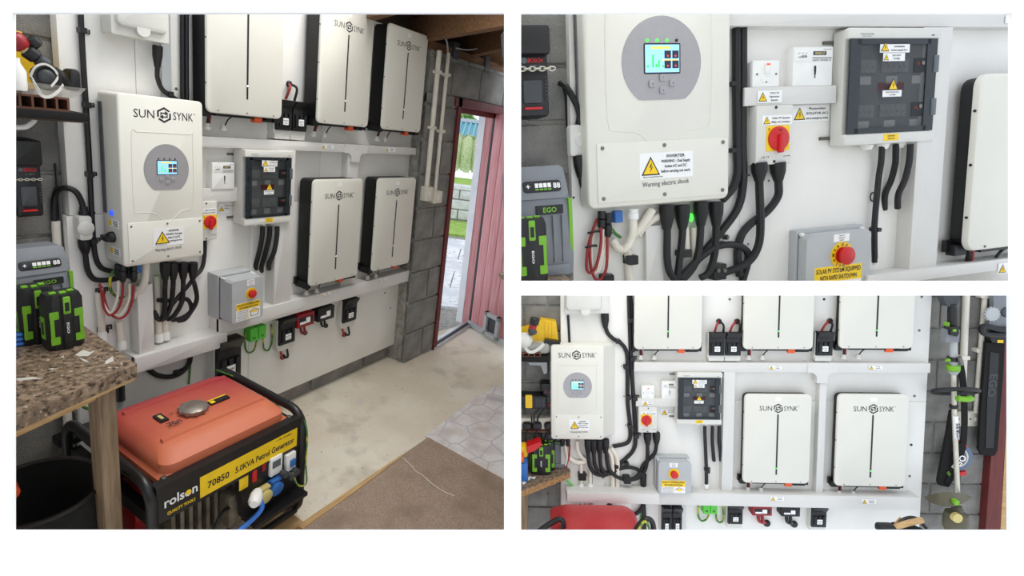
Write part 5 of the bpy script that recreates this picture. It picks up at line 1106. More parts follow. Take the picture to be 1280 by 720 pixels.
# tank
def rl(x0, x1, y0, y1, r, z): return [(x, y, z) for x, y in rrect(x0, x1, y0, y1, r, 5)]
tx0, tx1, ty0, ty1 = .03, GW - .03, .022, GD - .08
L = [rl(tx0, tx1, ty0, ty1, .03, GH - .03), rl(tx0, tx1, ty0, ty1, .03, GH - .012), rl(tx0 + .012, tx1 - .012, ty0 + .012, ty1 - .012, .04, GH - .004), rl(tx0 + .014, tx1 - .014, ty0 + .014, ty1 - .014, .04, GH + .026),
     rl(tx0 + .035, tx1 - .035, ty0 + .055, ty1 - .05, .05, GH + .052), rl(tx0 + .05, tx1 - .05, ty0 + .08, ty1 - .07, .05, GH + .058), rl(tx0 + .085, tx1 - .085, ty0 + .15, ty1 - .12, .05, GH + .063)]
b = m_(); b.loops(L); tk = T.part('fuel_tank', b, m_tank)
for y_ in (.125, .36):
    b = m_(); b.plate(0, 0, 0, 0, 0, 0) if False else None
    b.loops([[(x, y_ + dy, GH + dz) for dy, dz in ((-.012, .054), (-.006, .067), (.006, .067), (.012, .054))] for x in (tx0 + .055, tx1 - .05)]); T.part('tank_ridge', b, m_tank, tk)
def tkp(u, v): # tank top plane
    q = A.Z(u, v, FL + GZ + GH + .063); return q.x - GX, q.y - GY
cx, cy = tkp(242, 514); zt_ = GH + .061
b = m_(); b.lathe([(.036, 0), (.036, .3), (.044, .35), (.045, .75), (.036, 1)], (cx, cy, zt_), (cx, cy, zt_ + .026), 20)
cp_ = T.part('fuel_cap', b, mat('dull_cap_metal', (150, 140, 130), .4, .6, var=.12))
for k in range(10):
    t = 2 * PI * k / 10; b = m_(); b.cyl((cx + .044 * math.cos(t), cy + .044 * math.sin(t), zt_ + .01), (cx + .044 * math.cos(t), cy + .044 * math.sin(t), zt_ + .021), .006, None, 6); T.part('grip_rib', b, MC['dull_cap_metal'], cp_)
cx, cy = tkp(201, 524); RT = G @ Matrix.Translation((cx, cy, zt_ + .001)) @ Matrix.Rotation(.0, 4, 'Z')
b = MB(RT); b.slab([(-.013, -.026), (.013, -.026), (.013, .026), (-.013, .026)], 0, .008); gg = T.part('fuel_gauge', b, m_black)
b = MB(RT); b.slab([(-.005, -.014), (.005, -.014), (.005, .014), (-.005, .014)], .008, .0095); T.part('gauge_window', b, m_sand, gg)
def flat_text(s, u, v, h, w, m, nm='lettering'):
    x, y_ = tkp(u, v); bb = MB(G @ Matrix.Translation((x, y_, zt_ + .011)) @ Matrix.Rotation(-PI / 2, 4, 'X')); bb.text(s, 0, 0, 0, h, w); T.part(nm, bb, m, tk)
flat_text('70л', 218, 531, .024, .042, m_print); flat_text('oil  -', 216, 519, .008, .03, m_print)
x, y_ = tkp(273, 501); TT = G @ Matrix.Translation((x, y_, zt_ + .008))
b = MB(TT); b.slab([(-.036, -.015), (.036, -.015), (.036, .015), (-.036, .015)], -.004, .001); lb = T.part('tank_label', b, m_black, tk)
b = MB(TT); b.slab([(-.036, .009), (.036, .009), (.036, .015), (-.036, .015)], .001, .0015); b.slab([(-.033, -.012), (-.017, -.012), (-.017, .005), (-.033, .005)], .001, .0015); T.part('label_print', b, m_yel, tk)
# engine, recoil, controls
b = m_(); b.plate(.10, .3, .06, .3, .12, .45, .03, .02); T.part('engine_block', b, m_eng)
for k in range(7):
    b = m_(); b.plate(.09 + .03 * k, .102 + .03 * k, .1, .29, .09, .14, .004); T.part('cooling_fin', b, m_eng)
b = m_(); b.lathe([(.1, 0), (.1, .5), (.085, .8), (.03, 1)], (.13, .3, .2), (.02, .3, .2), 24); rc = T.part('recoil_housing', b, m_tredd)
for k in range(6):
    t = 2 * PI * k / 6; b = m_(); b.box(.04, .046, .3 + .06 * math.cos(t) - .008, .3 + .06 * math.cos(t) + .008, .2 + .06 * math.sin(t) - .02, .2 + .06 * math.sin(t) + .02); T.part('cooling_slot', b, m_black, rc)
b = m_(); b.plate(.3, .5, .06, .3, .15, .48, .05, .03); T.part('alternator', b, m_eng)
b = m_(); b.plate(.03, .26, .04, .1, .3, .5, .02, .02); T.part('sump', b, m_black)
b = m_(); b.plate(.02, .25, .2, .31, .35, .5, .02, .02); T.part('air_filter', b, m_black)
b = m_(); b.plate(.26, .32, .1, .24, .04, .1, .02, .015); T.part('oil_housing', b, m_eng)
b = m_(); b.tube([(.2, .05, .12), (.24, .04, .2), (.29, .06, .16), (.27, .06, .08)], .007, 6); T.part('fuel_line', b, m_black)
k0, k1 = gpx(300, 615), gpx(372, 560)
b = m_(); b.poly([(k0[0] + .015, GH - .3), (GW - .01, GH - .3), (GW - .01, GH - .1), (k0[0] - .005, GH - .1)], .0, .03); cpn = T.part('control_panel', b, m_blackg)
b = m_(); b.box(k0[0] + .02, GW - .01, -.06, .02, GH - .315, GH - .3); T.part('panel_shelf', b, m_blackg)
def gb(name, u0, v0, u1, v1, d, m, r=.003, lab=None, par=cpn):
    (xa, za), (xb, zb) = gpx(u0, v0), gpx(u1, v1); bb = m_(); bb.plate(min(xa, xb), max(xa, xb), min(za, zb), max(za, zb), -d, .0, r, .002); return T.part(name, bb, m, par, lab)
gb('breaker', 355, 572, 366, 586, .016, m_white); gb('breaker_toggle', 359, 577, 365, 582, .022, m_blue)
gb('volt_meter', 336, 577, 350, 591, .012, m_stick); gb('meter_scale', 338, 580, 348, 583, .014, m_gprint)
gb('power_switch', 315, 593, 320, 604, .006, m_red, lab='red rocker switch'); gb('fuse_button', 327, 584, 331, 591, .006, m_dred)
gb('panel_label', 299, 597, 310, 612, .002, m_yel)
for (u, v), m, nm, lab in (((326, 618), m_sand, 'round_socket', 'yellowed round socket cover'), ((340, 608), m_blue, 'blue_socket', 'blue square socket cover')):
    x, z = gpx(u, v); b = m_(); b.plate(x - .022, x + .022, z - .028, z + .022, -.018, 0, .006, .004); b.lathe([(.027, 0), (.027, .8), (.022, 1)], (x, -.018, z - .008), (x, -.036, z - .01), 16); so = T.part(nm, b, m, cpn, lab)
    b = m_(); b.box(x - .02, x + .02, -.028, -.006, z + .02, z + .028); T.part('hinge', b, m, cpn)
for u, v in ((349, 592), (357, 595), (363, 589)):
    x, z = gpx(u, v); b = m_(); b.lathe([(.009, 0), (.009, .4), (.013, .45), (.013, 1)], (x, 0, z), (x, -.04, z), 10); T.part('terminal', b, m_chgd, cpn)
x, z = gpx(309, 619); b = m_(); b.lathe([(.016, 0), (.022, .3), (.022, .8), (.014, 1)], (x + .02, -.03, z + .005), (x - .028, -.075, z + .005), 12); T.part('plug', b, m_white, None, 'white mains plug')
b = m_(); x2, z2 = gpx(272, 668); b.tube([(x + .005, -.06, z), (x + .004, -.075, z - .03), (x - .04, -.07, z - .06), (x2, -.06, z2), (x2 - .1, -.05, z2 - .06)], .0085, 8); T.part('mains_lead', b, m_bluec, None, 'blue mains lead')
b = m_(); b.tube([(GW - .02, GD * .95, GH + .017), (GW, GD * .6, GH + .02), (GW, GD * .2, GH + .02), (GW + .004, .02, GH), (GW + .01, -.018, GH - .06), (GW + .012, -.018, GH - .2), (GW - .01, -.05, GH - .265), (GW - .05, -.05, GH - .25), (GW - .06, -.03, GH - .2)], .0034, 6); T.part('earth_lead', b, m_gy, None, 'green and yellow earth lead')
for x in (tx0 + .01, tx1 - .004):
    b = m_(); b.lathe([(.012, 0), (.012, .5), (.006, 1)], (x, ty0 + .01, GH - .012), (x, ty0 + .01, GH + .004), 8); T.part('tank_bolt', b, m_steel, tk)
a = A.Z(340, 668, FL + .01); e = A.Z(374, 658, FL + .01); b = MB(); b.box(GX - .05, GX + GW + .0, GY - .035, GY + .09, FL, FL + .012)
one(A, 'wood_plank', LA('pale wooden board on floor under the generator front'), 'plank', b, m_ply)
# ============================================================ TOP RIGHT PICTURE: close view of the inverter and switches
def LB(s): return s + ', top right picture'
bot = B.P(651, 357, -.04).z; blockwall(B, 'wall_back', B.P(646, 180, -.04).x, B.P(718, 180, -.04).x, bot, B.P(651, -15, -.04).z, B.D + .04, bw=.3, bh=.15, shift=.12, t=.05)
T = Thing(B, 'backing_board', LB('white painted board behind inverter and switches'), 'board', B.P(960, 350, 0))
pts = [B.P(u, v, 0) for u, v in ((710, -20), (924, -20), (924, 358), (717, 358))]; b = MB(); b.poly([(p.x, p.z) for p in pts][::-1], B.D, B.D + .02); T.part('panel', b, m_board)
pts = [B.P(u, v, 0) for u, v in ((924.5, -20), (1290, -20), (1290, 358), (924.5, 358))]; b = MB(); b.poly([(p.x, p.z) for p in pts][::-1], B.D, B.D + .02); T.part('panel', b, m_board)
dots(B, [(936, 219), (935, 305), (918, 323), (717, 247), (961, 226)], .0035, ['below the spur switch', 'right of the looping cables', 'left of the crossing cables', 'left of the inverter bottom corner', 'under the isolator'])
x0, x1, z0, z1 = B.rect(643.5, 36, 688, 145, .03); wall_charger(B, x0, x1, z0, z1, .03, LB('black wall hung battery charger at left edge'))
chain(B, B.P(650, 86, .045).x, B.P(693, 86, .045).x, B.P(670, 86, .045).z, B.D - .045, LB('steel chain across the black wall charger'), 7)
cable(B, [(700, 104, -.02), (707, 108, 0), (715, 120, .01), (722, 134, .015), (725.5, 150, .015)], .0085, LB('thick black cable arching into the grey junction box'))
cable(B, [(704, 106, -.03), (708, 122, -.03), (710, 160, -.03)], .006, LB('thin black cable behind the arching cable'))
x0, x1, z0, z1 = B.rect(712, 156, 740, 194, .022); T = Thing(B, 'junction_box', LB('grey junction box half behind the inverter left edge'), 'junction box', (x0, B.D, z0)); b = MB(); b.plate(x0, x1, z0, z1, B.D - .022, B.D, .008, .004); f = T.part('housing', b, m_pvc)
b = MB(); b.lathe([(.02, 0), (.015, 1)], ((x0 + x1) / 2, B.D - .022, (z0 + z1) / 2), ((x0 + x1) / 2, B.D - .026, (z0 + z1) / 2), 18); T.part('lid_boss', b, m_pvc, f)
b = MB(); g = B.P(725.5, 157, .012); b.lathe([(.012, 0), (.014, .2), (.012, .6), (.01, 1)], g, g + Vector((0, 0, .025)), 10); T.part('cable_gland', b, m_black)
cable(B, [(723, 194, .012), (725, 215, .012), (729, 235, .012), (737, 252, .012)], .008, LB('booted black cable below the grey junction box'), boot=.06)
# bench, charger, battery at left
zt = B.P(690, 347, .12).z; T = Thing(B, 'workbench', LB('dark corner of the speckled worktop at lower left'), 'workbench', B.P(690, 354, .12)); b = MB(); b.box(B.P(646, 350, .15).x, B.P(713, 350, .15).x, B.D - .16, B.D + .02, zt - .012, zt); T.part('worktop', b, m_granite)
yc = B.D - .09; bench_charger(B, B.P(646, 280, .09).x, B.P(716, 280, .09).x, zt, B.P(680, 207, .09).z, yc, LB('grey battery charger standing on the bench corner'))
b0, b1 = B.P(648, 340, .14), B.P(684, 340, .14); tool_battery(B, B.P(646, 340, .15).x, B.P(686, 340, .15).x, B.D - .155, B.D - .115, zt, B.P(670, 272, .14).z, LB('black and lime tool battery cut off at left edge'))
tool_battery(B, b0.x - .02, b1.x + .003, B.D - .11, B.D - .07, zt, B.P(670, 270, .1).z, LB('black and lime tool battery behind the cut off one')) if False else None
# inverter
zb = (B.P(736, 262.5, .06).z + B.P(911, 247.5, .06).z) / 2; zc = B.P(825, 78, .06).z; Hh = (zc - zb) / .58
inverter(B, B.P(732.5, 140, .06).x, B.P(912.5, 140, .06).x, zb, zb + Hh, .06, LB('large white inverter with lit screen, top cut off'), circ=(.512, .42))
# trunking
trunk(B, B.P(905, 25, .04).x, B.P(1285, 25, .04).x, B.P(1090, 32.5, .04).z, B.P(1090, 2, .04).z, .04, LB('white trunking along the top edge'))
c = B.rect(931, 110, 1045, 128, .03); trunk(B, c[0], c[1], c[2], c[3], .03, LB('short white trunking under switch and meter'))
c = B.rect(1147, 180, 1170, 330, .05); zt2 = B.P(1200, 331, .07).z; trunk(B, c[0], c[1], zt2, B.P(1170, 34, .05).z, .05, LB('upright white trunking between fuse box and battery'))
trunk(B, B.P(1085, 345, .07).x, B.P(1290, 335, .07).x, B.P(1095, 357.5, .07).z, zt2, .07, LB('deep white trunking at lower right edge'))
c = B.rect(808, 283, 829, 357, .02); trunk(B, c[0], c[1], B.P(808, 357, .02).z, c[3], .02, LB('upright white trunking under the inverter middle'))
sticker_thing(B, 947, 113.5, 977, 128, .0315, LB('warning sticker on the short trunking under the spur switch'), ['TIGO PV', 'Optimiser', 'System'], tri=.75)
sticker_thing(B, 1248, 329.5, 1276, 339, .0715, LB('warning sticker at right end of the deep lower trunking'), ['SOLAR', 'CABLES'], tri=.8)
sticker_thing(B, 1257, 19, 1275, 29, .0415, LB('small sticker at right end of the top trunking'), ['SOLAR', 'DC'], tri=None)
sticker_thing(B, 991, 132, 1036, 151, .001, LB('white warning sticker on board right of the isolator'), ['Photovoltaic', 'ISOLATOR (AC)', 'use as emergency switch'], tri=.75)
# switches
c = B.rect(941, 75, 974.5, 108.5, .03); fcu(B, c[0], c[1], c[2], c[3], .03, LB('white fused spur switch with red neon'))
c = B.rect(992, 58.5, 1040, 106.5, .03); meter(B, c[0], c[1], c[2], c[3], .03, LB('white electricity meter right of the spur switch'))
c = B.rect(946, 132, 990, 204, .04); isolator(B, c[0], c[1], c[2], c[3], .04, LB('rotary isolator with red knob on yellow plate'), knob=(.58, .565))
c = B.rect(1061.5, 34, 1168, 176, .056); enclosure(B, c[0], c[1], c[2], c[3], .056, LB('white fuse box with dark tinted lid'))
z0, z1 = B.P(1048, 357, .06).z, B.P(1048, 290, .06).z; killbox(B, B.P(1008, 320, .06).x, B.P(1088, 315, .06).x, z0, z1, .06, LB('grey emergency stop box cut off at lower edge'), btn=(.54, .43), sign=(.13, .87, .62, 1.0), lbl=(.53, .11), cut=True)
# battery
zb, zt3 = B.P(1211, 315, .08).z, B.P(1226, 91.5, .08).z; x0 = B.P(1218.5, 200, .08).x
battery(B, x0, x0 + .56, zb, zt3, .08, LB('white wall battery with black side at right edge'), plug=True)
# cables
for i, pts in enumerate((((920.5, 8), (920.5, 100), (921.5, 185), (922, 215), (916, 235), (903, 250)), ((928.5, 8), (928.5, 100), (928, 180), (929, 225), (923, 258), (905, 285), (880, 315), (858, 342)))):
    cable(B, [(u, v, .018 if v > 190 else .014) for u, v in pts], .0115, LB(('left', 'right')[i] + ' of two thick black cables right of the inverter'))
for i, (u, v) in enumerate(((915, 22), (915, 105), (915, 188))): clip(B, u, v, .014, LB(('upper', 'middle', 'lower')[i] + ' black clip left of the paired black cables'), dx=-.6)
cable(B, [(939, 136, .01), (939, 165, .01), (939, 188, .01)], .0075, LB('short black cable behind the isolator left side'))
cable(B, [(949, 203, .03), (949, 230, .03), (950.5, 285, .028), (946, 312, .026), (932, 330, .024), (905, 341, .02)], .0115, LB('left booted cable dropping from the isolator'), boot=.055)
cable(B, [(972, 203, .03), (973, 228, .03), (972, 246, .022), (958, 265, .016), (938, 280, .012), (926, 296, .012), (922, 320, .012), (925, 345, .012)], .0115, LB('right booted cable curving away from the isolator'), boot=.055)
cable(B, [(850, 348, .03), (872, 325, .03), (895, 309, .028), (918, 306, .024), (933, 313, .016), (935, 326, .012), (930, 345, .01), (928, 352, .01)], .0105, LB('black cable looping right below the inverter corner'))
for i, (u, pts) in enumerate(((833.5, [(834, 292), (834, 322), (837, 340), (846, 352)]), (853, [(853, 292), (850, 320), (846, 352)]), (876, [(875.5, 290), (873, 315), (866, 335), (850, 353)]), (895, [(895, 288), (893, 318), (886, 340), (876, 347)]))):
    cable(B, [(u, 252 if u > 860 else 256, .03), (u, 268 + (u < 860) * 4, .03)] + [(a, c_, .03) for a, c_ in pts], .0105, LB(('first', 'second', 'third', 'fourth')[i] + ' booted black cable from left under the inverter'), boot=.07, group='black cables under the inverter, top right picture')
T = Thing(B, 'cable_clip', LB('black double cable clip with two brass screws'), 'clip', B.P(901, 339, 0)); c = B.rect(893, 331, 908, 349, .03); b = MB(); b.plate(c[0], c[1], c[2], c[3], B.D - .03, B.D, .004); T.part('band', b, m_black)
for u in (897, 905):
    g = B.P(u, 338, .03); b = MB(); b.lathe([(.008, 0), (.006, 1)], g, g + Vector((0, -.006, 0)), 10); T.part('screw', b, m_steel)
for i, (u, v) in enumerate(((905, 296), (900.5, 304))):
    g = B.P(u, v, 0); b = MB(); b.lathe([(.008, 0), (.008, .7), (.004, 1)], g, g + Vector((0, -.02, 0)), 10); one(B, 'fixing_screw', LB(('upper', 'lower')[i] + ' brass screw of two beside crossing black cables'), 'screw', b, m_steel)
b = MB(); g = B.P(864, 272, .02); b.ball((g.x, g.y, g.z), (.007, .007, .013), 10, 6); one(B, 'indicator_light', LB('glowing green light between booted cables'), 'light', b, m_ledg)
for i, (u, v0, v1) in enumerate(((752, 264, 286), (760, 266, 297))):
    T = Thing(B, 'solar_connectors', LB(('left', 'right')[i] + ' black solar plug under the inverter left end'), 'connector', B.P(u, v1, .03))
    a, e = B.P(u, v0, .03), B.P(u, v1, .03); b = MB(); b.lathe([(.011, 0), (.011, .4), (.008, .45), (.011, .5), (.011, .85), (.006, 1)], a, e, 10); T.part('plug', b, m_black)
for i, pts in enumerate((((751, 284), (751, 305), (746, 330), (739, 341), (733, 334), (736, 305), (744, 280), (748, 272)), ((759, 296), (759, 320), (757, 338), (750, 350), (743, 347), (738, 330), (738, 300), (746, 274)))):
    cable(B, [(u, v, .034 - .002 * k) for k, (u, v) in enumerate(pts)], .0042, LB(('inner', 'outer')[i] + ' dark red solar cable loop under the inverter'), m=m_redc, n=7)
for i, pts in enumerate((((754, 286), (753, 310), (748, 333), (745, 341), (741, 332), (740, 305), (747, 275)), ((764, 288), (757, 305), (753, 325), (749, 340)))):
    cable(B, [(u, v, .028 - .002 * k) for k, (u, v) in enumerate(pts)], .004, LB(('left', 'right')[i] + ' white solar cable behind the red loops'), m=m_conduit, n=6)
for i, (u, v) in enumerate(((742, 290), (739, 308))):
    g = B.P(u, v, .032); b = MB(); b.tube([g + Vector((.016 * math.cos(t * PI / 4), .008 * math.sin(t * PI / 4), .002 * math.cos(t))) for t in range(9)], .003, 5); one(B, 'cable_tie', LB(('upper', 'lower')[i] + ' black cable tie round the red cables'), 'cable tie', b, m_black)
cable(B, [(764, 285, .02), (769, 292, .02), (776, 297, .02)], .0045, LB('short green and yellow earth wire under the inverter'), m=m_gy, n=6)
c = B.rect(769, 264, 779, 278, .03); b = MB(); b.plate(c[0], c[1], c[2], c[3], B.D - .03, B.D - .01, .003, .002); one(B, 'data_plug', LB('dark blue plug under inverter beside white fitting'), 'connector', b, m_blue)
T = Thing(B, 'conduit', LB('white flexible conduit with white fitting under the inverter'), 'pipe', B.P(783, 310, .02)); a, e = B.P(791.5, 261, .03), B.P(791, 274, .03); b = MB(); b.lathe([(.014, 0), (.014, .4), (.016, .45), (.016, 1)], a, e, 14); T.part('fitting', b, m_white)
q_ = smooth_pts([B.P(u, v, p) for u, v, p in ((791, 272, .03), (791, 288, .03), (788, 300, .028), (781, 311, .026), (772, 309, .02), (766, 300, .012))], 12); b = MB(); b.tube(q_, [.0125 if k % 2 else .0115 for k in range(len(q_))], 10, sm=False); T.part('tube', b, m_conduit)
cable(B, [(815, 262, .02), (808, 274, .02), (798, 287, .018), (788, 296, .015)], .013, LB('white flexible conduit slanting down behind the fitting'), m=m_conduit, n=10)
cable(B, [(836, 266, .01), (820, 272, .012), (806, 282, .012), (797, 294, .012)], .0115, LB('white flexible conduit slanting from under the boots'), m=m_conduit, n=10)
for i, (p0, p2) in enumerate((((785, 312), (787, 356)), ((856, 284), (858, 322)), ((868, 284), (870, 330)))):
    b = MB(); b.tube([B.P(*p0, .012), B.P(*p2, .012)], .0115, 10, sm=False); one(B, 'conduit', LB(('white conduit below the flexible fitting', 'left white conduit behind the booted cables', 'right white conduit behind the booted cables')[i]), 'pipe', b, m_conduit)
clip(B, 787, 324, .03, LB('black saddle clip on the white conduit'), dx=.55); clip(B, 757, 348, .03, LB('black saddle clip at the lower edge under red loops'), dx=.6); clip(B, 855, 316, .026, LB('black saddle clip behind the booted cables'), dx=-.6)
for i, (u, pts) in enumerate(((1102.5, [(1101, 205), (1098, 225), (1093.5, 275), (1093, 300), (1093.5, 328)]), (1120, [(1119, 205), (1114, 225), (1106.5, 243), (1105.5, 262)]), (1138, [(1136, 205), (1131, 225), (1123, 243), (1122, 260)]))):
    cable(B, [(u, 180, .03 + .028 * (i == 2)), (u - .3, 190, .03 + .028 * (i == 2))] + [(a, c_, ((.02, .02, .02, .02, .02), (.024, .016, .008, -.002), (.056, .05, .036, .02))[i][k]) for k, (a, c_) in enumerate(pts)], .0088 if i else .0085, LB(('left', 'middle', 'right')[i] + ' black cable hanging from the fuse box'))
g = B.P(1094, 331, .02); b = MB(); b.lathe([(.008, 0), (.008, .6), (.006, 1)], g, g + Vector((0, 0, .028)), 10); one(B, 'cable_gland', LB('white gland where the left hanging cable ends'), 'gland', b, m_white)
clip(B, 1096, 287, .014, LB('black clip on the left hanging cable'), p=.02, dx=.8)
g = B.P(1090, 246, .0); b = MB(); b.tube([g + Vector((.011 * math.cos(t * PI / 6), -.004, .014 * math.sin(t * PI / 6))) for t in range(13)], .002, 5); one(B, 'wire_ring', LB('thin ring of wire behind the left hanging cable'), 'ring', b, m_cable)
# ============================================================ BOTTOM RIGHT PICTURE: the board seen straight on
def LC(s): return s + ', bottom right picture'
zlo, zhi = C.P(900, 700, -.05).z, C.P(900, 330, -.05).z
blockwall(C, 'wall_back', C.P(646, 500, -.05).x, C.P(722, 500, -.05).x, zlo, zhi, C.D + .05, bw=.3, bh=.17, shift=.1)
blockwall(C, 'wall_right', C.P(1140, 500, -.05).x, C.P(1290, 500, -.05).x, zlo, zhi, C.D + .05, bw=.34, bh=.2, shift=.2, zs=.05)
T = Thing(C, 'backing_board', LC('white painted board with two rows of batteries'), 'board', C.P(950, 690, 0))
bx0, bx1, bx2 = C.P(701, 480, 0).x, C.P(790, 480, 0).x, C.P(1157, 515, 0).x; zm = C.P(900, 500, 0).z
for a, c_, e, g, y in ((bx0, bx1, zlo, zhi, C.D - .012), (bx1 + .002, bx2, zlo, zm - .001, C.D), (bx1 + .002, bx2, zm + .001, zhi, C.D)):
    b = MB(); b.plate(a, c_, e, g, y, C.D + .045, 0, .001); T.part('panel', b, m_board)
dots(C, [(768, 413), (780, 421), (771, 455), (774, 494), (773, 512), (912, 374), (1030, 374), (1149, 413), (1143, 495), (1139, 556), (1137, 595), (1152, 371)], .008, ['above the curved cable over the inverter', 'beside the curve of the flap box cable', 'right of the inverter logo', 'level with the inverter screen', 'right of the inverter cover plate', 'above the fuse pair', 'above the single fuse', 'right of the upper right battery', 'beside lower right battery logo', 'beside lower right battery middle', 'beside lower right battery foot', 'at the top right corner of the board'])
# trunking
def tr(u0, v0, u1, v1, p, l, **k):
    um, vm = (u0 + u1) / 2, (v0 + v1) / 2
    return trunk(C, C.P(u0, vm, p).x, C.P(u1, vm, p).x, C.P(um, v1, p).z, C.P(um, v0, p).z, p, LC(l), **k)
jx = [C.P(u, 460, .05).x for u in (1010, 1047)]; tr(793, 454, 1163, 465, .05, 'long white trunking under the upper batteries')
tee(C, C.P(1028, 460, .05).x, C.P(1028, 453.5, .05).z, (jx[1] - jx[0]) / 2, C.P(1028, 453.5, .05).z - C.P(1028, 465.5, .05).z, .052, LC('white tee cover joining upper trunking and the upright'))
tr(1023, 466, 1031, 618, .045, 'upright white trunking between the two lower batteries')
tr(904, 465, 917, 616, .05, 'upright white trunking left of the lower batteries')
tr(823, 619, 1150, 634, .08, 'long white trunking under the lower batteries')
tr(709, 617, 824, 629, .12, 'deep white trunking below the inverter')
tr(741, 562, 755, 617, .03, 'short upright white trunking under the inverter')
tr(795, 499, 846, 508, .04, 'short white trunking under switch and meter')
for u0, v0, u1, v1, l in ((961, 457, 977, 462, 'sticker on upper trunking left of the junction'), (1086, 457, 1103, 462, 'sticker on upper trunking right of the junction')): sticker_thing(C, u0, v0, u1, v1, .052, LC('small warning ' + l), ['SOLAR', 'CABLES'], tri=.9)
for u0, v0, u1, v1, l in ((963, 618.5 + 2, 980, 626, 'sticker on lower trunking under the left battery'), (1077, 624, 1095, 630, 'sticker on lower trunking under the right battery')): sticker_thing(C, u0, v0, u1, v1, .082, LC('small warning ' + l), ['SOLAR', 'CABLES'], tri=.9)
sticker_thing(C, 803, 501, 816, 507, .0415, LC('tiny warning sticker on trunking under the spur switch'), ['TIGO PV', 'System'], tri=.9)
sticker_thing(C, 826, 511, 846, 519.5, .001, LC('white warning sticker on board right of the isolator'), ['Photovoltaic', 'ISOLATOR (AC)', ''], tri=.8)
# batteries
pb_ = .07; hb = C.P(970, 493, pb_).z - C.P(970, 604, pb_).z
for u0, u1, v0, v1, l in ((793, 878, None, 437, 'upper row left battery, top cut off'), (930, 1018, None, 437, 'upper row middle battery, top cut off'), (1050.5, 1143.5, None, 436, 'upper row right battery, top cut off'), (929.5, 1013, 493, 604.5, 'lower left battery with its logo in full'), (1045, 1133.5, 493, 608.5, 'lower right battery with its logo in full')):
    um = (u0 + u1) / 2; vm = (v1 - 40); x0, x1 = C.P(u0, vm, pb_).x, C.P(u1, vm, pb_).x; z0 = C.P(um, v1, pb_).z; z1 = C.P(um, v0, pb_).z if v0 else z0 + hb
    battery(C, x0, x1, z0, z1, pb_, LC('white ' + l), slot=(.22, .9) if v0 else (.22, .87), led=.9)
# inverter
inverter(C, C.P(689, 490, .1).x, C.P(755, 490, .1).x, C.P(726, 549.5, .1).z, C.P(722, 432, .1).z, .1, LC('white inverter with small lit screen at left'), circ=(.5, .43), back=C.P(768, 490, 0).x - C.P(755, 490, .1).x)
# flap box
x0, x1, z0, z1 = C.rect(706, 350, 757, 392, .06); T = Thing(C, 'flap_box', LC('cream box with rounded flap at top left edge'), 'fuse box', (x0, C.D, z0)); W = x1 - x0
b = MB(); b.plate(x0, x1 + W * .08, z0, z1, C.D - .06, C.D, .006, .004); T.part('housing', b, m_pvc)
b = MB(); b.plate(x0 + W * .01, x1 - W * .1, z0 + .02, z1, C.D - .085, C.D - .06, .03, .02); T.part('flap', b, m_pvc)
b = MB(); b.disc(x0 + W * .5, z0 + .022, C.D - .08, C.D - .06, .03, 18); T.part('flap_tab', b, m_pvc)
cable(C, [(710, 394, .015), (711, 410, .015), (712, 432, .015)], .008, LC('black cable dropping left of the flap box'))
cable(C, [(756, 392, .03), (756.5, 404, .03), (759, 415, .02), (766, 423, .02), (775, 428, .02), (782, 437, .02), (784.5, 452, .02), (784.5, 500, .02), (787, 525, .02), (788, 545, .02), (783, 554, .02), (766, 558, .02)], .013, LC('black cable from flap box curving down to the inverter'), boot=.09)
cable(C, [(786, 360, .02), (787, 400, .02), (789, 450, .02), (792, 500, .02), (794.5, 545, .02), (792, 562, .02), (780, 575, .02), (764, 588, .025), (752, 596, .03)], .013, LC('black cable running the full height left of the batteries'))
cable(C, [(788.5, 360, .02), (791, 410, .02), (792, 440, .02)], .008, LC('thin black cable beside upper left battery'))
for i, (u, v, dx) in enumerate(((772, 426, .7), (782, 458, -.8), (785, 496, -.8), (788, 400, .8), (790, 448, .8), (793, 497, .8), (787, 532, -.8), (795, 544, .8))): clip(C, u, v, .03, LC(('topmost', 'second', 'third', 'fourth', 'fifth', 'sixth', 'seventh', 'eighth')[i] + ' listed black clip on cables beside the inverter') if False else LC(['black clip on the curve above the inverter', 'black clip on left cable level with upper trunking', 'black clip on left cable above the isolator', 'black clip on right cable beside upper battery', 'black clip on right cable above upper trunking', 'black clip on right cable at the short trunking', 'black clip on left cable beside the inverter foot', 'black clip on right cable below the isolator'][i]), p=.02, dx=dx)
# switches
c = C.rect(802, 482.5, 818, 499, .035); fcu(C, c[0], c[1], c[2], c[3], .035, LC('white fused spur switch with red neon'))
c = C.rect(827.5, 477, 845, 499, .035); meter(C, c[0], c[1], c[2], c[3], .035, LC('white electricity meter beside the dark fuse box'))
c = C.rect(798.5, 509, 821, 541, .05); isolator(C, c[0], c[1], c[2], c[3], .05, LC('rotary isolator with red knob'), knob=(.42, .5))
c = C.rect(847, 466, 902, 531, .07); enclosure(C, c[0], c[1], c[2], c[3], .07, LC('white fuse box with dark tinted lid'))
z0, z1 = C.P(845, 617, .1).z, C.P(845, 578, .1).z; killbox(C, C.P(823, 598, .1).x, C.P(864, 598, .1).x, z0, z1, .1, LC('grey box with red emergency stop button'), btn=(.47, .37), sign=(.1, .82, .58, .98), lbl=(.46, .09), ring_text=False)
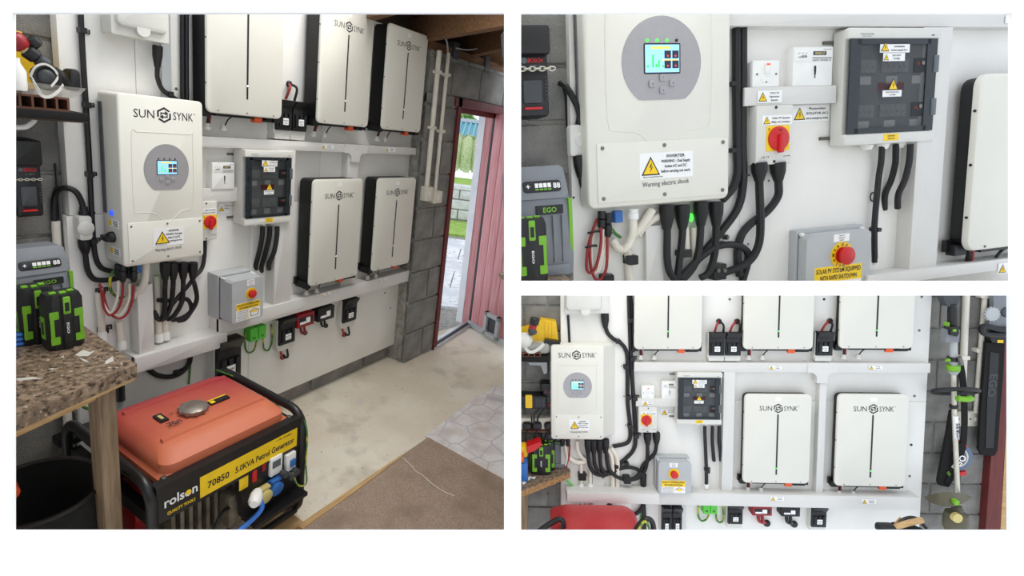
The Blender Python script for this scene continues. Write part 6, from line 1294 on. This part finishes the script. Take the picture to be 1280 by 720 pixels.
# fuses
def fz(u0, v0, u1, v1, p, l, **k):
    um, vm = (u0 + u1) / 2, (v0 + v1) / 2; return fuse(C, C.P(u0, vm, p).x, C.P(u1, vm, p).x, C.P(um, v1, p).z, C.P(um, v0, p).z, p, LC(l), **k)
fz(887.5, 416, 906.5, 445, .06, 'black fuse switch left of the pair between upper batteries'); fz(908, 416, 927, 445, .06, 'black fuse switch right of the pair between upper batteries'); fz(1022, 415, 1042, 445, .06, 'single black fuse switch right of middle upper battery')
for h, e, l in (((898.5, 401.5), [(893, 416, .03), (904, 416, .03)], 'left fuse of the pair'), ((921, 401.5), [(912, 416, .03), (924, 416, .03)], 'right fuse of the pair'), ((1037, 401), [(1026, 415, .03), (1038, 415, .03)], 'single fuse')): tails(C, h, e, .0065, LC('red and black tails entering the ' + l))
fz(911, 632, 929, 656, .06, 'black fuse switch below trunking beside red box'); fz(1016, 634, 1034, 660, .06, 'black fuse switch below trunking at far right'); fz(828, 634, 839.5, 668, .08, 'black fuse switch left half of the large lower pair', base=.1); fz(841, 634, 853, 668, .08, 'black fuse switch right half of the large lower pair', base=.1)
c = C.rect(834, 627, 858, 634, .04); b = MB(); b.plate(c[0], c[1], c[2] - .3, c[3], C.D - .04, C.D, .003); one(C, 'mounting_plate', LC('grey base plate behind the large lower fuse pair'), 'plate', b, m_pvc)
for u0, v0, u1, v1, m, hole, l in ((941, 633, 965, 645, m_dred, (958, 653.5), 'dark red terminal box below the lower trunking'), (977, 634, 1000, 646, m_black, (992, 654.5), 'black terminal box below the lower trunking')):
    c = C.rect(u0, v0, u1, v1, .06); busbar(C, c[0], c[1], c[2], c[3], .06, LC(l), m, hole, .01)
c = C.rect(879.5, 630.5, 897, 643, .05); T = Thing(C, 'terminal_block', LC('bright green earth terminal block'), 'terminal block', (c[0], C.D, c[2])); W = c[1] - c[0]
for k in (0, .51):
    b = MB(); b.plate(c[0] + W * k, c[0] + W * (k + .48), c[2], c[3], C.D - .05, C.D, .004, .003); T.part('cover', b, m_green)
    b = MB(); b.text('PE', c[0] + W * (k + .24), c[2] + (c[3] - c[2]) * .3, C.D - .051, .012); T.part('lettering', b, m_print)
for i, pts in enumerate((((873, 632), (873, 645), (877, 651), (883, 649), (886, 643)), ((895, 643), (896, 650), (900, 653), (904, 649), (904, 632)))): cable(C, [(u, v, .02) for u, v in pts], .006, LC(('left', 'right')[i] + ' earth wire looping under the green block'), m=m_gy, n=6)
# cables under the inverter
for i, (u, pts) in enumerate(((735, [(735, 565), (737, 582), (744, 592), (754, 594)]), (742, [(742, 565), (744, 582), (751, 592), (760, 593)]), (749.5, [(750, 565), (751, 582), (756, 591), (764, 592)]), (757, [(758, 565), (760, 583), (768, 594), (780, 599), (793, 598), (801, 590)]))):
    cable(C, [(u, 549, .06), (u, 556, .06)] + [(a, c_, .055 - .004 * k) for k, (a, c_) in enumerate(pts)], .012, LC(('first', 'second', 'third', 'fourth')[i] + ' booted black cable from left under the inverter'), boot=.09, group='black cables under the inverter, bottom right picture')
cable(C, [(764, 591, .03), (774, 586, .03), (786, 584, .03), (797, 587, .025), (801, 593, .02), (803, 600, .015), (804, 607, .015)], .012, LC('black cable looping over to the board edge below the isolator'))
cable(C, [(809, 541, .04), (809.5, 555, .04), (809, 575, .035), (806, 588, .03), (798, 597, .03), (787, 600, .03)], .012, LC('left booted cable dropping from the isolator'), boot=.08)
cable(C, [(820.5, 541, .04), (820.5, 555, .03), (818, 567, .025), (808, 577, .02), (802, 586, .02), (803, 607, .02)], .012, LC('right booted cable curving from the isolator'), boot=.08)
g = C.P(804, 609, .02); b = MB(); b.lathe([(.016, 0), (.02, .3), (.02, 1)], g, g + Vector((0, 0, .09)), 10); one(C, 'cable_gland', LC('black gland on the deep trunking below the isolator'), 'gland', b, m_black)
clip(C, 783, 598, .045, LC('black double clip on looping cable under the inverter'), p=.03, dx=.3)
for i, (u, v) in enumerate(((783, 579), (770, 582))): clip(C, u, v, .026, LC(('right', 'left')[i] + ' small black clip where black cables cross'), p=.025)
for i, pts in enumerate((((708, 551), (708, 566), (714, 574), (722, 578), (734, 577)), ((722, 551), (722, 561), (727, 571), (736, 577)), ((764, 560), (771, 572), (772, 590), (772, 612)), ((758, 560), (765, 574), (766, 612)))):
    cable(C, [(u, v, .03) for u, v in pts], .014, LC(['thick white conduit curving below inverter left end', 'white conduit looping behind the thick one', 'right white conduit dropping to deep trunking', 'left white conduit dropping to deep trunking'][i]), m=m_conduit, name='conduit', cat='pipe', n=9)
for i, (u, v0, v1) in enumerate(((726.5, 580, 612), (738, 580, 612))):
    T = Thing(C, 'conduit', LC(('left', 'right')[i] + ' short white conduit standing on the deep trunking'), 'pipe', C.P(u, v1, .03)); a, e = C.P(u, v1, .03), C.P(u, v0, .03); b = MB(); b.tube([a, e], .011, 10, sm=False); T.part('tube', b, m_conduit); b = MB(); b.lathe([(.018, 0), (.018, .7), (.012, 1)], a, a + Vector((0, 0, .04)), 10); T.part('end_bush', b, m_white)
clip(C, 727, 593, .05, LC('black saddle clip on the left short conduit'), dx=.5)
for i, pts in enumerate((((706, 556), (709, 572), (707, 582)), ((712, 556), (711, 572), (706, 585)))): cable(C, [(u, v, .05) for u, v in pts], .006, LC(('left', 'right')[i] + ' solar cable hanging at the inverter left end'), m=(m_conduit, m_redc)[i], n=6)
for i, u in enumerate((703, 710)):
    a, e = C.P(u, 549, .05), C.P(u, 558, .05); b = MB(); b.lathe([(.014, 0), (.015, .4), (.012, .5), (.014, .9), (.006, 1)], a, e, 9); one(C, 'solar_connectors', LC(('left', 'right')[i] + ' black solar plug at inverter left end'), 'connector', b, m_black)
for i, (u, pts) in enumerate(((881, [(881.5, 552), (882.5, 575), (883, 588), (883, 606)]), (890.5, [(890.5, 552), (891.5, 565), (892.5, 576)]), (899, [(899, 552), (900.5, 565), (901, 576)]))):
    cable(C, [(u, 533, .04), (u, 541, .04)] + [(a, c_, .03 - .008 * k if i else .025) for k, (a, c_) in enumerate(pts)], .011, LC(('left', 'middle', 'right')[i] + ' black cable hanging from the fuse box'))
g = C.P(883, 610, .025); b = MB(); b.lathe([(.014, 0), (.014, .6), (.01, 1)], g, g + Vector((0, 0, .03)), 10); one(C, 'cable_gland', LC('white gland ending the left hanging cable'), 'gland', b, m_white)
clip(C, 884, 588, .024, LC('black clip on the left hanging cable'), p=.025, dx=.8)
cable(C, [(760, 630, .02), (770, 637, .02), (782, 643, .02), (793, 643, .02), (801, 637, .02), (804, 630, .02)], .012, LC('black cable sagging below the deep trunking'))
cable(C, [(739, 632, .02), (737.5, 646, .02), (737, 652, .02)], .016, LC('short thick black cable behind the generator top'))
for i, pts in enumerate((((719, 632), (718, 641), (722, 644), (725, 638), (725, 630)), ((731, 630), (731, 642), (726, 648), (725, 656)), ((803, 632), (801, 645), (799, 655)))): cable(C, [(u, v, .02) for u, v in pts], .005, LC(['left green and yellow wire loop below deep trunking', 'second green and yellow wire below deep trunking', 'thin green wire under right end of deep trunking'][i]), m=m_gy, n=6)
cable(C, [(804, 631, .02), (805, 650, .02), (805, 668, .02)], .016, LC('thick black cable dropping right of the generator top'))
# ---- left side: shelf, chargers, bench
sy = C.D - .1; a, e = C.P(646, 447, .1), C.P(686, 446.5, .1)
T = Thing(C, 'wall_shelf', LC('dark shelf with clutter at left edge'), 'shelf', (a.x, sy, a.z)); b = MB(); b.plate(a.x, e.x, C.P(660, 452, .1).z, e.z, sy, C.D + .05, 0, .003); T.part('board', b, m_nearblack)
b = MB(); b.poly([(C.P(u, v, .02).x, C.P(u, v, .02).z) for u, v in ((660, 453), (684, 453), (684, 466), (680, 468), (676, 457), (662, 456))], C.D - .02, C.D + .03); T.part('bracket', b, m_grey)
zsf = e.z
c = C.rect(646, 398, 698, 427, .0); T = Thing(C, 'hard_case', LC('yellow plastic case on the shelf'), 'case', (c[0], C.D, c[2])); W, H = c[1] - c[0], c[3] - c[2]
b = MB(); b.poly([(c[0], c[2]), (c[1], c[2]), (c[1] - W * .06, c[3] - H * .1), (c[1] - W * .42, c[3]), (c[1] - W * .5, c[3] - H * .25), (c[0], c[3] - H * .45)], C.D - .02, C.D + .045); T.part('shell', b, m_yell)
for k in range(3): b = MB(); b.box(c[1] - W * (.32 - .08 * k), c[1] - W * (.29 - .08 * k), C.D - .025, C.D - .02, c[2] + H * .15, c[3] - H * .15); T.part('rib', b, m_yell)
T = Thing(C, 'hose_lance', LC('black and red hose fitting lying on the clutter'), 'hose fitting', C.P(668, 410, .08))
for (u0, v0), (u1, v1), r, m, n_ in (((669, 397), (667, 406), .03, m_black, 'grip'), ((667, 405), (665, 412), .024, m_dred, 'collar'), ((664, 410), (667, 418), .026, m_chgd, 'nozzle')):
    a, e = C.P(u0, v0, .1), C.P(u1, v1, .1); b = MB(); b.lathe([(r * .8, 0), (r, .15), (r, .85), (r * .8, 1)], a, e, 10); T.part(n_, b, m)
c = C.rect(645, 428, 688, 443, .07); T = Thing(C, 'clear_visor', LC('clear plastic goggles case on the shelf'), 'goggles', (c[0], C.D, c[2])); b = MB(); b.plate(c[0], c[1], c[2], c[3], C.D - .08, C.D, .03, .02); T.part('shell', b, m_clear)
b = MB(); b.ribbon([C.P(u, v, .09) for u, v in ((654, 431), (662, 440), (672, 437), (680, 430))], .02, .003); T.part('strap', b, m_strap)
g = C.P(655, 425, .08); b = MB(); b.ball((g.x, g.y, g.z), (.055, .04, .05), 12, 7); one(C, 'white_rag', LC('white cloth bundle at left of the shelf'), 'cloth', b, m_strap)
c = C.rect(678, 424, 700, 431, .06); b = MB(); b.poly([(c[0], c[2]), (c[1], c[2] + .005), (c[1], c[2] + .02), (c[0] + .02, c[3])], C.D - .07, C.D - .01); one(C, 'dust_mask', LC('black mask filter poking out from the shelf clutter'), 'mask', b, m_black)
c = C.rect(646, 440, 676, 446.4, .08); T = Thing(C, 'plastic_tray', LC('brown hollow plastic profile on the shelf'), 'profile', (c[0], C.D, c[2]))
b = MB()
for z_ in (c[2], c[3] - .008): b.box(c[0], c[1], C.D - .09, C.D, z_, z_ + .008)
T.part('deck', b, m_tile)
for k in range(5): b = MB(); xx = c[1] - .008 - k * .036; b.box(xx, xx + .008, C.D - .088, C.D, c[2] + .008, c[3] - .008); T.part('web', b, m_tile)
c = C.rect(678.5, 480, 692, 508, .03); wall_charger(C, c[0], c[1], c[2], c[3], .03, LC('black wall hung battery charger behind the inverter'))
c = C.rect(646, 491, 684, 510, .03); T = Thing(C, 'drill_charger', LC('black battery charger with yellow label'), 'charger', (c[0], C.D, c[2])); W, H = c[1] - c[0], c[3] - c[2]
b = MB(); b.plate(c[0], c[1], c[2], c[3] - H * .1, C.D - .06, C.D + .03, .02, .015); f = T.part('body', b, m_black)
b = MB(); b.plate(c[0] + W * .28, c[0] + W * .5, c[2] + H * .12, c[3] - H * .05, C.D - .066, C.D - .05, .005); T.part('label', b, m_yell, f)
for k in range(5): b = MB(); b.plate(c[0] + W * (.62 + .06 * k), c[0] + W * (.65 + .06 * k), c[2] + H * .2, c[3] - H * .25, C.D - .065, C.D - .05, .003); T.part('vent_rib', b, m_chgd, f)
for i, (u0, u1) in enumerate(((650, 664), (665.5, 691))):
    c = C.rect(u0 - (8 if i == 0 else 0), 523, u1, 537, .02); T = Thing(C, 'double_socket', LC(('left', 'right')[i] + ' white mains socket with black plugs above the bench'), 'socket', (c[0], C.D, c[2])); W, H = c[1] - c[0], c[3] - c[2]
    b = MB(); b.plate(c[0], c[1], c[2], c[3], C.D - .02, C.D + .05, .006, .004); T.part('face_plate', b, m_cream)
    for k in ((.75,) if i == 0 else (.22, .8)):
        b = MB(); b.plate(c[0] + W * k - .03, c[0] + W * k + .03, c[2] + H * .1, c[3] - H * .25, C.D - .06, C.D - .02, .02, .012); T.part('plug', b, m_black)
        b = MB(); b.tube([(c[0] + W * k, C.D - .05, c[2] + H * .12), (c[0] + W * k - .01, C.D - .05, c[2] - .05), (c[0] + W * k + .02, C.D - .04, c[2] - .1), (c[0] + W * k + .06, C.D - .03, c[2] - .02)], .006, 6); T.part('plug_lead', b, m_cable)
for i, pts in enumerate((((682, 508), (676, 516), (672, 524), (673, 535)), ((676, 510), (668, 518), (668, 530)))): cable(C, [(u, v, .05) for u, v in pts], .006, LC(('right', 'left')[i] + ' thin charger lead above the sockets'), n=6)
c = C.rect(646, 537, 692, 540, .02); b = MB(); b.plate(c[0], c[1], c[2], c[3], C.D - .03, C.D + .05, 0); one(C, 'wall_batten', LC('brown batten under the white mains sockets'), 'batten', b, m_tile)
# bench: a slab whose right end nearly touches the board
zb = C.Z(714, 588, -1).z if False else None
r0 = C.P(713, 589, .05); zt = r0.z; f0 = C.Z(645, 615.5, zt); f1 = C.P(713, 589, .05); bk0, bk1 = Vector((f0.x, C.D + .04, zt)), Vector((f1.x, C.D + .04, zt))
T = Thing(C, 'workbench', LC('workbench with chipboard edged top at lower left'), 'workbench', (f0.x, C.D - .2, zlo)); q = [f0, f1, bk1, bk0]
b = MB(); b.slab([(p.x, p.y) for p in q], zt - .006, zt); T.part('worktop', b, m_granite)
b = MB(); b.slab([(p.x, p.y) for p in q], zt - .045, zt - .006); T.part('chipboard_core', b, m_chip)
b = MB(); x_ = C.P(651, 646, C.D - f0.y).x; b.box(x_ - .06, C.P(660, 646, C.D - f0.y).x, f0.y + .03, f0.y + .1, zlo, zt - .045); T.part('leg', b, m_timber)
def onb(u, v): return C.Z(u, v, zt)
for pts in (((655, 599), (664, 595), (662, 600), (655, 603)), ((662, 597), (670, 596), (668, 599)), ((652, 602), (658, 603), (654, 606))): b = MB(); z = [onb(*p) for p in pts]; b.slab([(p.x, p.y) for p in z], zt, zt + .002); T.part('paint_mark', b, m_wprint)
g0, g1 = onb(664, 592), onb(688, 590); w_ = g1.x - g0.x; hz = .0045 * 3.1 * 38
g0 = C.P(664, 592, .1); g1 = C.P(689, 592, .1); zz = C.P(675, 557, .1).z
tool_battery(C, g0.x, g1.x, C.D - .11, C.D - .06, zt, zz, LC('black and lime tool battery at front on the bench')); tool_battery(C, g1.x - .05, g1.x + .03, C.D - .05, C.D - .01, zt, zz, LC('black and lime tool battery behind the front one'))
bench_charger(C, C.P(678, 560, .06).x, C.P(714, 560, .06).x, zt, C.P(690, 535, .03).z, C.D - .0, LC('grey battery charger on the bench below the sockets'))
c = C.P(664, 560, .1); T = Thing(C, 'spray_tin', LC('yellow and red plastic tool on the bench at left'), 'tool', (c.x, C.D - .1, zt)); k0, k1 = C.P(646, 565, .1).x, C.P(660, 565, .1).x
b = MB(); b.plate(k0, k1, C.P(650, 571, .1).z, C.P(650, 556, .1).z, C.D - .13, C.D - .06, .02, .02); T.part('body', b, m_yell)
b = MB(); b.poly([(C.P(u, v, .11).x, C.P(u, v, .11).z) for u, v in ((658, 556), (675, 550), (677, 554), (668, 561), (660, 564))], C.D - .14, C.D - .06); T.part('handle', b, m_red)
b = MB(); b.plate(C.P(646, 580, .2).x, C.P(660, 580, .2).x, zt, C.P(650, 580, .2).z, C.D - .2, C.D - .1, .01, .01); one(C, 'blue_box', LC('blue box on the bench at left edge'), 'box', b, m_blue)
b = MB(); b.plate(C.P(646, 576, .22).x, C.P(655, 576, .22).x, C.P(650, 581, .22).z, C.P(650, 573, .22).z, C.D - .2, C.D - .12, .01, .01); one(C, 'orange_case', LC('orange plastic case on the blue box at left edge'), 'case', b, m_orange)
cable(C, [(706, 598, .06), (712, 604, .05), (716, 607, .03)], .006, LC('short green wire at the bench end'), m=m_green, n=6)
# ---- generator top at the lower edge
gy = C.D - .35; xa, xb = C.P(690, 658, .35).x, C.P(803, 658, .35).x; zg = C.P(745, 653, .35).z
T = Thing(C, 'petrol_generator', LC('red petrol generator tank at the lower edge'), 'generator', ((xa + xb) / 2, gy, zg - .2)); W = xb - xa
b = MB(); b.loops([rl(xa, xb, gy - .2, gy + .25, .06, zg - .14), rl(xa, xb, gy - .2, gy + .25, .06, zg - .05), rl(xa + .05, xb - .03, gy - .15, gy + .2, .06, zg - .008), rl(xa + .09, xb - .07, gy - .1, gy + .16, .06, zg)]); T.part('fuel_tank', b, m_tankred)
for pts in (((664, 672), (678, 661), (692, 652), (700, 649), (704, 654), (704, 676)), ((792, 668), (800, 655), (808, 649), (814, 651), (817, 660), (816, 676))):
    b = MB(); b.tube([C.P(u, v, .4) for u, v in pts], .016, 9); T.part('frame_hoop', b, m_blackg)
b = MB(); b.tube([C.P(u, v, .42) for u, v in ((797, 664), (803, 654), (807, 652), (810, 656), (812, 662))], .007, 6); T.part('earth_lead', b, m_gy)
# ---- right side: pipes, switches, strimmer, hedge tool, door
for i, (u0, v0, u1, v1, r) in enumerate(((1208.5, 350, 1202, 512, .018), (1232.5, 350, 1220, 516, .014))):
    T = Thing(C, 'wall_pipe', LC(('left', 'right')[i] + ' white pipe on the block wall'), 'pipe', C.P(u1, v1, 0)); b = MB(); b.tube([C.P(u0, v0, -.03), C.P((u0 + u1) / 2, (v0 + v1) / 2, -.03), C.P(u1, v1, -.03)], r, 12, sm=False); T.part('tube', b, m_conduit)
    for k in ((.12, .53) if i else (.6,)):
        g = C.P(u0 + (u1 - u0) * k, v0 + (v1 - v0) * k, -.02); b = MB(); b.plate(g.x - .03, g.x + .03, g.z - .012, g.z + .012, g.y - .01, C.D + .05, .006); T.part('saddle', b, m_conduit)
for i, (u0, u1) in enumerate(((1197, 1208.5), (1210, 1230))):
    c = C.rect(u0, 514.5, u1, 533.5, -.03); T = Thing(C, 'wall_socket', LC(('narrow cream switch behind the strimmer pole', 'square cream switch below the right pipe')[i]), 'switch', (c[0], C.D, c[2])); W, H = c[1] - c[0], c[3] - c[2]
    b = MB(); b.plate(c[0], c[1], c[2], c[3], C.D + .03, C.D + .05, .008, .006); f = T.part('face_plate', b, m_cream)
    b = MB(); b.plate(c[0] + W * .42, c[0] + W * .6, c[2] + H * .36, c[2] + H * .62, C.D + .024, C.D + .03, .004, .003); T.part('rocker', b, m_white, f)
    for k in (.16, .84): b = MB(); b.lathe([(.006, 0), (.004, 1)], (c[0] + W * k, C.D + .03, c[2] + H * .5), (c[0] + W * k, C.D + .027, c[2] + H * .5), 8); T.part('screw', b, m_steel, f)
S = Thing(C, 'strimmer', LC('tall garden strimmer hanging head down on block wall'), 'strimmer', C.P(1195, 660, .05)); ps = .06
def sp(u, v, p=ps): return C.P(u, v, p)
def splate(T, name, uv, p, d, m, par=None, lab=None):
    q = [C.P(u, v, p) for u, v in uv]; b = MB(); b.poly([(p_.x, p_.z) for p_ in q], C.D - p, C.D - p + d); return T.part(name, b, m, par, lab)
splate(S, 'motor_housing', ((1174, 350), (1203, 350), (1199, 374), (1196, 383), (1185, 383), (1181, 376)), .08, .05, m_chgd)
b = MB(); b.tube([sp(1190.5, 380, .07), sp(1190.5, 398, .07), sp(1191, 412, .07)], [.022, .02, .024], 10); S.part('rear_handle', b, m_black)
splate(S, 'trigger_housing', ((1183, 412), (1196, 408), (1200, 413), (1199, 428), (1182, 428)), .09, .04, m_chgr)
splate(S, 'trigger_guard', ((1188, 409), (1198, 408), (1199, 417), (1196, 421), (1189, 419)), .11, .05, m_black)
b = MB(); c = C.rect(1191, 411.5, 1195, 414.5, .112); b.plate(c[0], c[1], c[2], c[3], C.D - .115, C.D - .1, .003); S.part('green_button', b, m_lime, label='lime green button')
b = MB(); c = C.rect(1185, 403, 1187, 409, .09); b.plate(c[0], c[1], c[2], c[3], C.D - .09, C.D - .06, .003); S.part('green_trigger', b, m_lime)
b = MB(); b.tube([sp(1191.5, 426), sp(1191.8, 440), sp(1192, 458)], .02, 10, sm=False); S.part('upper_tube', b, m_grey)
b = MB(); b.lathe([(.03, 0), (.03, 1)], sp(1191.5, 446), sp(1191.5, 451), 12); cl_ = S.part('clamp', b, m_black)
b = MB(); b.lathe([(.012, 0), (.005, 1)], sp(1186, 450, .07), sp(1182, 451, .08), 8); S.part('clamp_lever', b, m_lime, cl_)
b = MB(); b.lathe([(.031, 0), (.034, .2), (.034, .8), (.031, 1)], sp(1191.5, 463), sp(1191.5, 456), 14); S.part('coupling_ring', b, m_lime)
b = MB(); b.lathe([(.018, 0), (.033, 1)], sp(1191.8, 468), sp(1191.5, 463), 14); S.part('coupling', b, m_grey)
b = MB(); b.tube([sp(1191.8, 466), sp(1193, 520), sp(1195.5, 580), sp(1197.5, 634)], [.013] * 40, 10); S.part('pole', b, m_pole)
b = MB(); x_, y_, z_ = sp(1194, 489, .07); b.tube([(x_ + .126 * math.cos(t * PI / 9), y_ - .05 * math.sin(t * PI / 9), z_ + .03 * math.sin(t * PI / 9)) for t in range(19)], .013, 8); hd = S.part('loop_handle', b, m_black)
b = MB(); b.tube([(x_ - .03, y_ - .052, z_ - .026), (x_ + .02, y_ - .054, z_ - .03), (x_ + .055, y_ - .047, z_ - .025)], .017, 8); S.part('grip_insert', b, m_lime, hd)
b = MB(); b.lathe([(.02, 0), (.022, .5), (.02, 1)], sp(1192.5, 510), sp(1192, 506), 10); S.part('pole_collar', b, m_black)
b = MB(); q = [sp(u, v, .075) for u, v in ((1194.2, 520), (1195.7, 548))]; b.tube(q, .0135, 8, sm=False); S.part('pole_label', b, m_stick)
b = MB(); b.text('56V', (q[0].x + q[1].x) / 2, (q[0].z + q[1].z) / 2, C.D - .0902, .02, .06, ang=-PI / 2 + .05); b.text('EGO', (q[0].x * .3 + q[1].x * .7), (q[0].z * .2 + q[1].z * .8), C.D - .0902, .018, .05, ang=-PI / 2 + .05); S.part('lettering', b, m_print)
# shield: curved fan
L = []
for k in range(13):
    t = k / 12; u = 1155.6 + (1214.5 - 1155.6) * t; vt = 620.5 - 5.5 * math.sin(PI * t); vb = 621.5 + 12 * math.sin(PI * t) ** .7
    L.append([sp(u, vt, .05 + .09 * math.sin(PI * t)), sp(u, vb, .06 + .11 * math.sin(PI * t)), sp(u, vb, .05 + .1 * math.sin(PI * t)), sp(u, vt, .04 + .08 * math.sin(PI * t))])
b = MB(); b.loops(L); S.part('guard', b, m_olive)
b = MB(); c = C.rect(1194, 626, 1199.5, 632, .18); b.plate(c[0], c[1], c[2], c[3], C.D - .18, C.D - .15, .004, .003); S.part('guard_clip', b, m_lime)
b = MB(); b.lathe([(.02, 0), (.03, .3), (.028, 1)], sp(1197.5, 632, .1), sp(1196, 642, .1), 12); S.part('gear_neck', b, m_olive)
b = MB(); b.lathe([(.03, 0), (.055, .12), (.062, .4), (.062, .8), (.05, 1)], sp(1196, 638, .1), sp(1193.5, 664, .1), 16); hd = S.part('cutting_head', b, m_olive)
b = MB(); g = sp(1197, 648, .165); b.disc(g.x, g.z, g.y - .002, g.y + .02, .028, 18); S.part('head_cap', b, m_sand, hd)
T = Thing(C, 'shoulder_strap', LC('black shoulder strap with white lettering hanging on strimmer'), 'strap', sp(1190, 608, .09))
b = MB(); b.ribbon([sp(u, v, .035) for u, v in ((1199, 450), (1203, 470), (1205, 500), (1205.5, 530), (1204, 556))], .006, .035, up=(0, 1, 0)); T.part('webbing', b, m_nearblack)
splate(T, 'pad', ((1189, 514), (1193, 512), (1190.5, 565), (1192, 600), (1186, 609), (1175, 607), (1173, 602), (1178, 575), (1184, 545)), .03, .02, m_nearblack)
splate(T, 'pad', ((1196, 556), (1206, 552), (1208, 560), (1198, 588), (1188, 606), (1182, 604), (1190, 580)), .04, .015, m_nearblack)
b = MB(); g = sp(1199, 578, .0425); b.text('EGO', g.x, g.z, g.y, .04, .1, ang=.95); T.part('lettering', b, m_wprint)
b = MB(); g = sp(1186, 592, .0425); b.text('//', g.x, g.z, g.y, .025, ang=.9); T.part('green_mark', b, m_lime)
b = MB(); b.lathe([(.012, 0), (.012, 1)], sp(1199, 446, .1), sp(1202, 456, .1), 8); T.part('hook', b, m_steel)
T = Thing(C, 'cable_reel', LC('red and blue cable reel hanging behind the strimmer pole'), 'reel', sp(1196, 594, .01)); c = C.P(1197, 572, .02)
b = MB(); b.lathe([(.085, 0), (.085, 1)], (c.x + .01, C.D - .012, c.z), (c.x + .01, C.D + .0, c.z), 24); T.part('blue_disc', b, mat('slate_blue_plastic', (92, 108, 136), .5))
splate(T, 'red_frame', ((1190, 552), (1208, 551), (1209, 559), (1190, 560)), .02, .015, m_red); splate(T, 'red_frame', ((1199, 591), (1208, 589), (1208, 594), (1199, 595)), .02, .015, m_red)
b = MB(); b.tube([(c.x + .06 * math.cos(t * .6), C.D - .014, c.z + .06 * math.sin(t * .6)) for t in range(24)], .007, 6); T.part('wound_cord', b, m_pole)
T = Thing(C, 'hedge_cutter', LC('grey and black power tool with long black blade cover'), 'garden tool', C.P(1240, 570, .03))
splate(T, 'motor_housing', ((1241, 350), (1275, 350), (1270, 420), (1237, 420), (1236, 405), (1243, 392)), .03, .03, m_chgr)
b = MB(); g = C.P(1241, 393, .035); b.lathe([(.04, 0), (.04, 1)], g, g + Vector((0, .015, 0)), 18); gr = T.part('sprocket', b, m_grey)
for k in range(14): b = MB(); t = 2 * PI * k / 14; b.box(g.x + .042 * math.cos(t) - .004, g.x + .042 * math.cos(t) + .004, g.y + .003, g.y + .013, g.z + .042 * math.sin(t) - .004, g.z + .042 * math.sin(t) + .004); T.part('tooth', b, m_grey, gr)
g = C.P(1257, 390, .03); b = MB(); b.lathe([(.03, 0), (.025, 1)], g, g + Vector((0, -.01, 0)), 14); T.part('cap', b, m_chgd)
b = MB(); b.tube([C.P(u, v, .05) for u, v in ((1270, 412), (1250, 412), (1232, 408), (1227, 411), (1232, 417), (1250, 418), (1270, 418))], .018, 8); T.part('front_handle', b, m_black)
splate(T, 'guard', ((1237, 420), (1262, 422), (1256, 430), (1240, 428)), .035, .03, m_black)
b = MB(); c = C.rect(1247, 425, 1254, 428.5, .037); b.box(c[0], c[1], C.D - .038, C.D - .034, c[2], c[3]); T.part('label', b, m_yel)
sc_ = splate(T, 'blade_cover', ((1233, 428), (1256, 430), (1254, 470), (1250, 520), (1247, 563), (1243, 570), (1228, 569), (1224, 562), (1226, 520), (1229, 480)), .02, .02, m_nearblack)
splate(T, 'cover_panel', ((1238, 440), (1249, 442), (1246, 500), (1242, 560), (1232, 560), (1234, 500)), .023, .004, m_black, sc_)
b = MB(); g = C.P(1241, 482, .024); b.text('EGO', g.x, g.z, g.y, .045, .14, ang=-PI / 2 - .06); T.part('lettering', b, m_chgd, sc_)
# door frame at far right
splateT = Thing(C, 'door_3', 'x', 'x', C.P(1245, 660, .02)); del splateT.e['label']; del splateT.e['category']; splateT.e['kind'] = 'structure'
splate(splateT, 'frame_post', ((1253, 380), (1266, 380), (1248, 690), (1230, 690)), .0, .06, m_frame)
splate(splateT, 'plank', ((1267, 380), (1300, 380), (1300, 690), (1249, 690)), -.01, .05, m_ply)
# tool bag at the lower edge
T = Thing(C, 'tool_bag', LC('open dark tool bag at the lower edge'), 'bag', C.P(1130, 670, .3)); g = C.P(1137, 664, .3)
b = MB(); b.lathe([(.09, 0), (.1, .7), (.095, 1), (.085, 1), (.02, .5)], (g.x, g.y, g.z - .1), (g.x, g.y, g.z), 20); T.part('sides', b, m_nearblack)
b = MB(); b.tube([C.P(u, v, .32) for u, v in ((1120, 657), (1132, 648), (1146, 648), (1158, 660))], .009, 7); T.part('handle', b, m_black)
b = MB(); b.tube([C.P(u, v, .36) for u, v in ((1118, 659), (1135, 654), (1153, 650))], [.014, .013, .016], 8); T2 = Thing(C, 'hand_brush', LC('wooden handled hand brush sticking out of tool bag'), 'brush', C.P(1130, 656, .36)); T2.part('handle', b, m_ply)
b = MB(); b.plate(C.P(1098, 660, .36).x, C.P(1119, 660, .36).x, C.P(1105, 666, .36).z, C.P(1105, 656.5, .36).z, C.D - .38, C.D - .33, .015, .01); T2.part('bristles', b, m_black)
b = MB(); q = [C.P(u, v, .3) for u, v in ((1119, 655), (1126, 647), (1130, 650), (1122, 660))]; b.poly([(p.x, p.z) for p in q], C.D - .3, C.D - .29); one(C, 'wood_offcut', LC('pale wood offcut in the tool bag'), 'wood', b, m_ply)
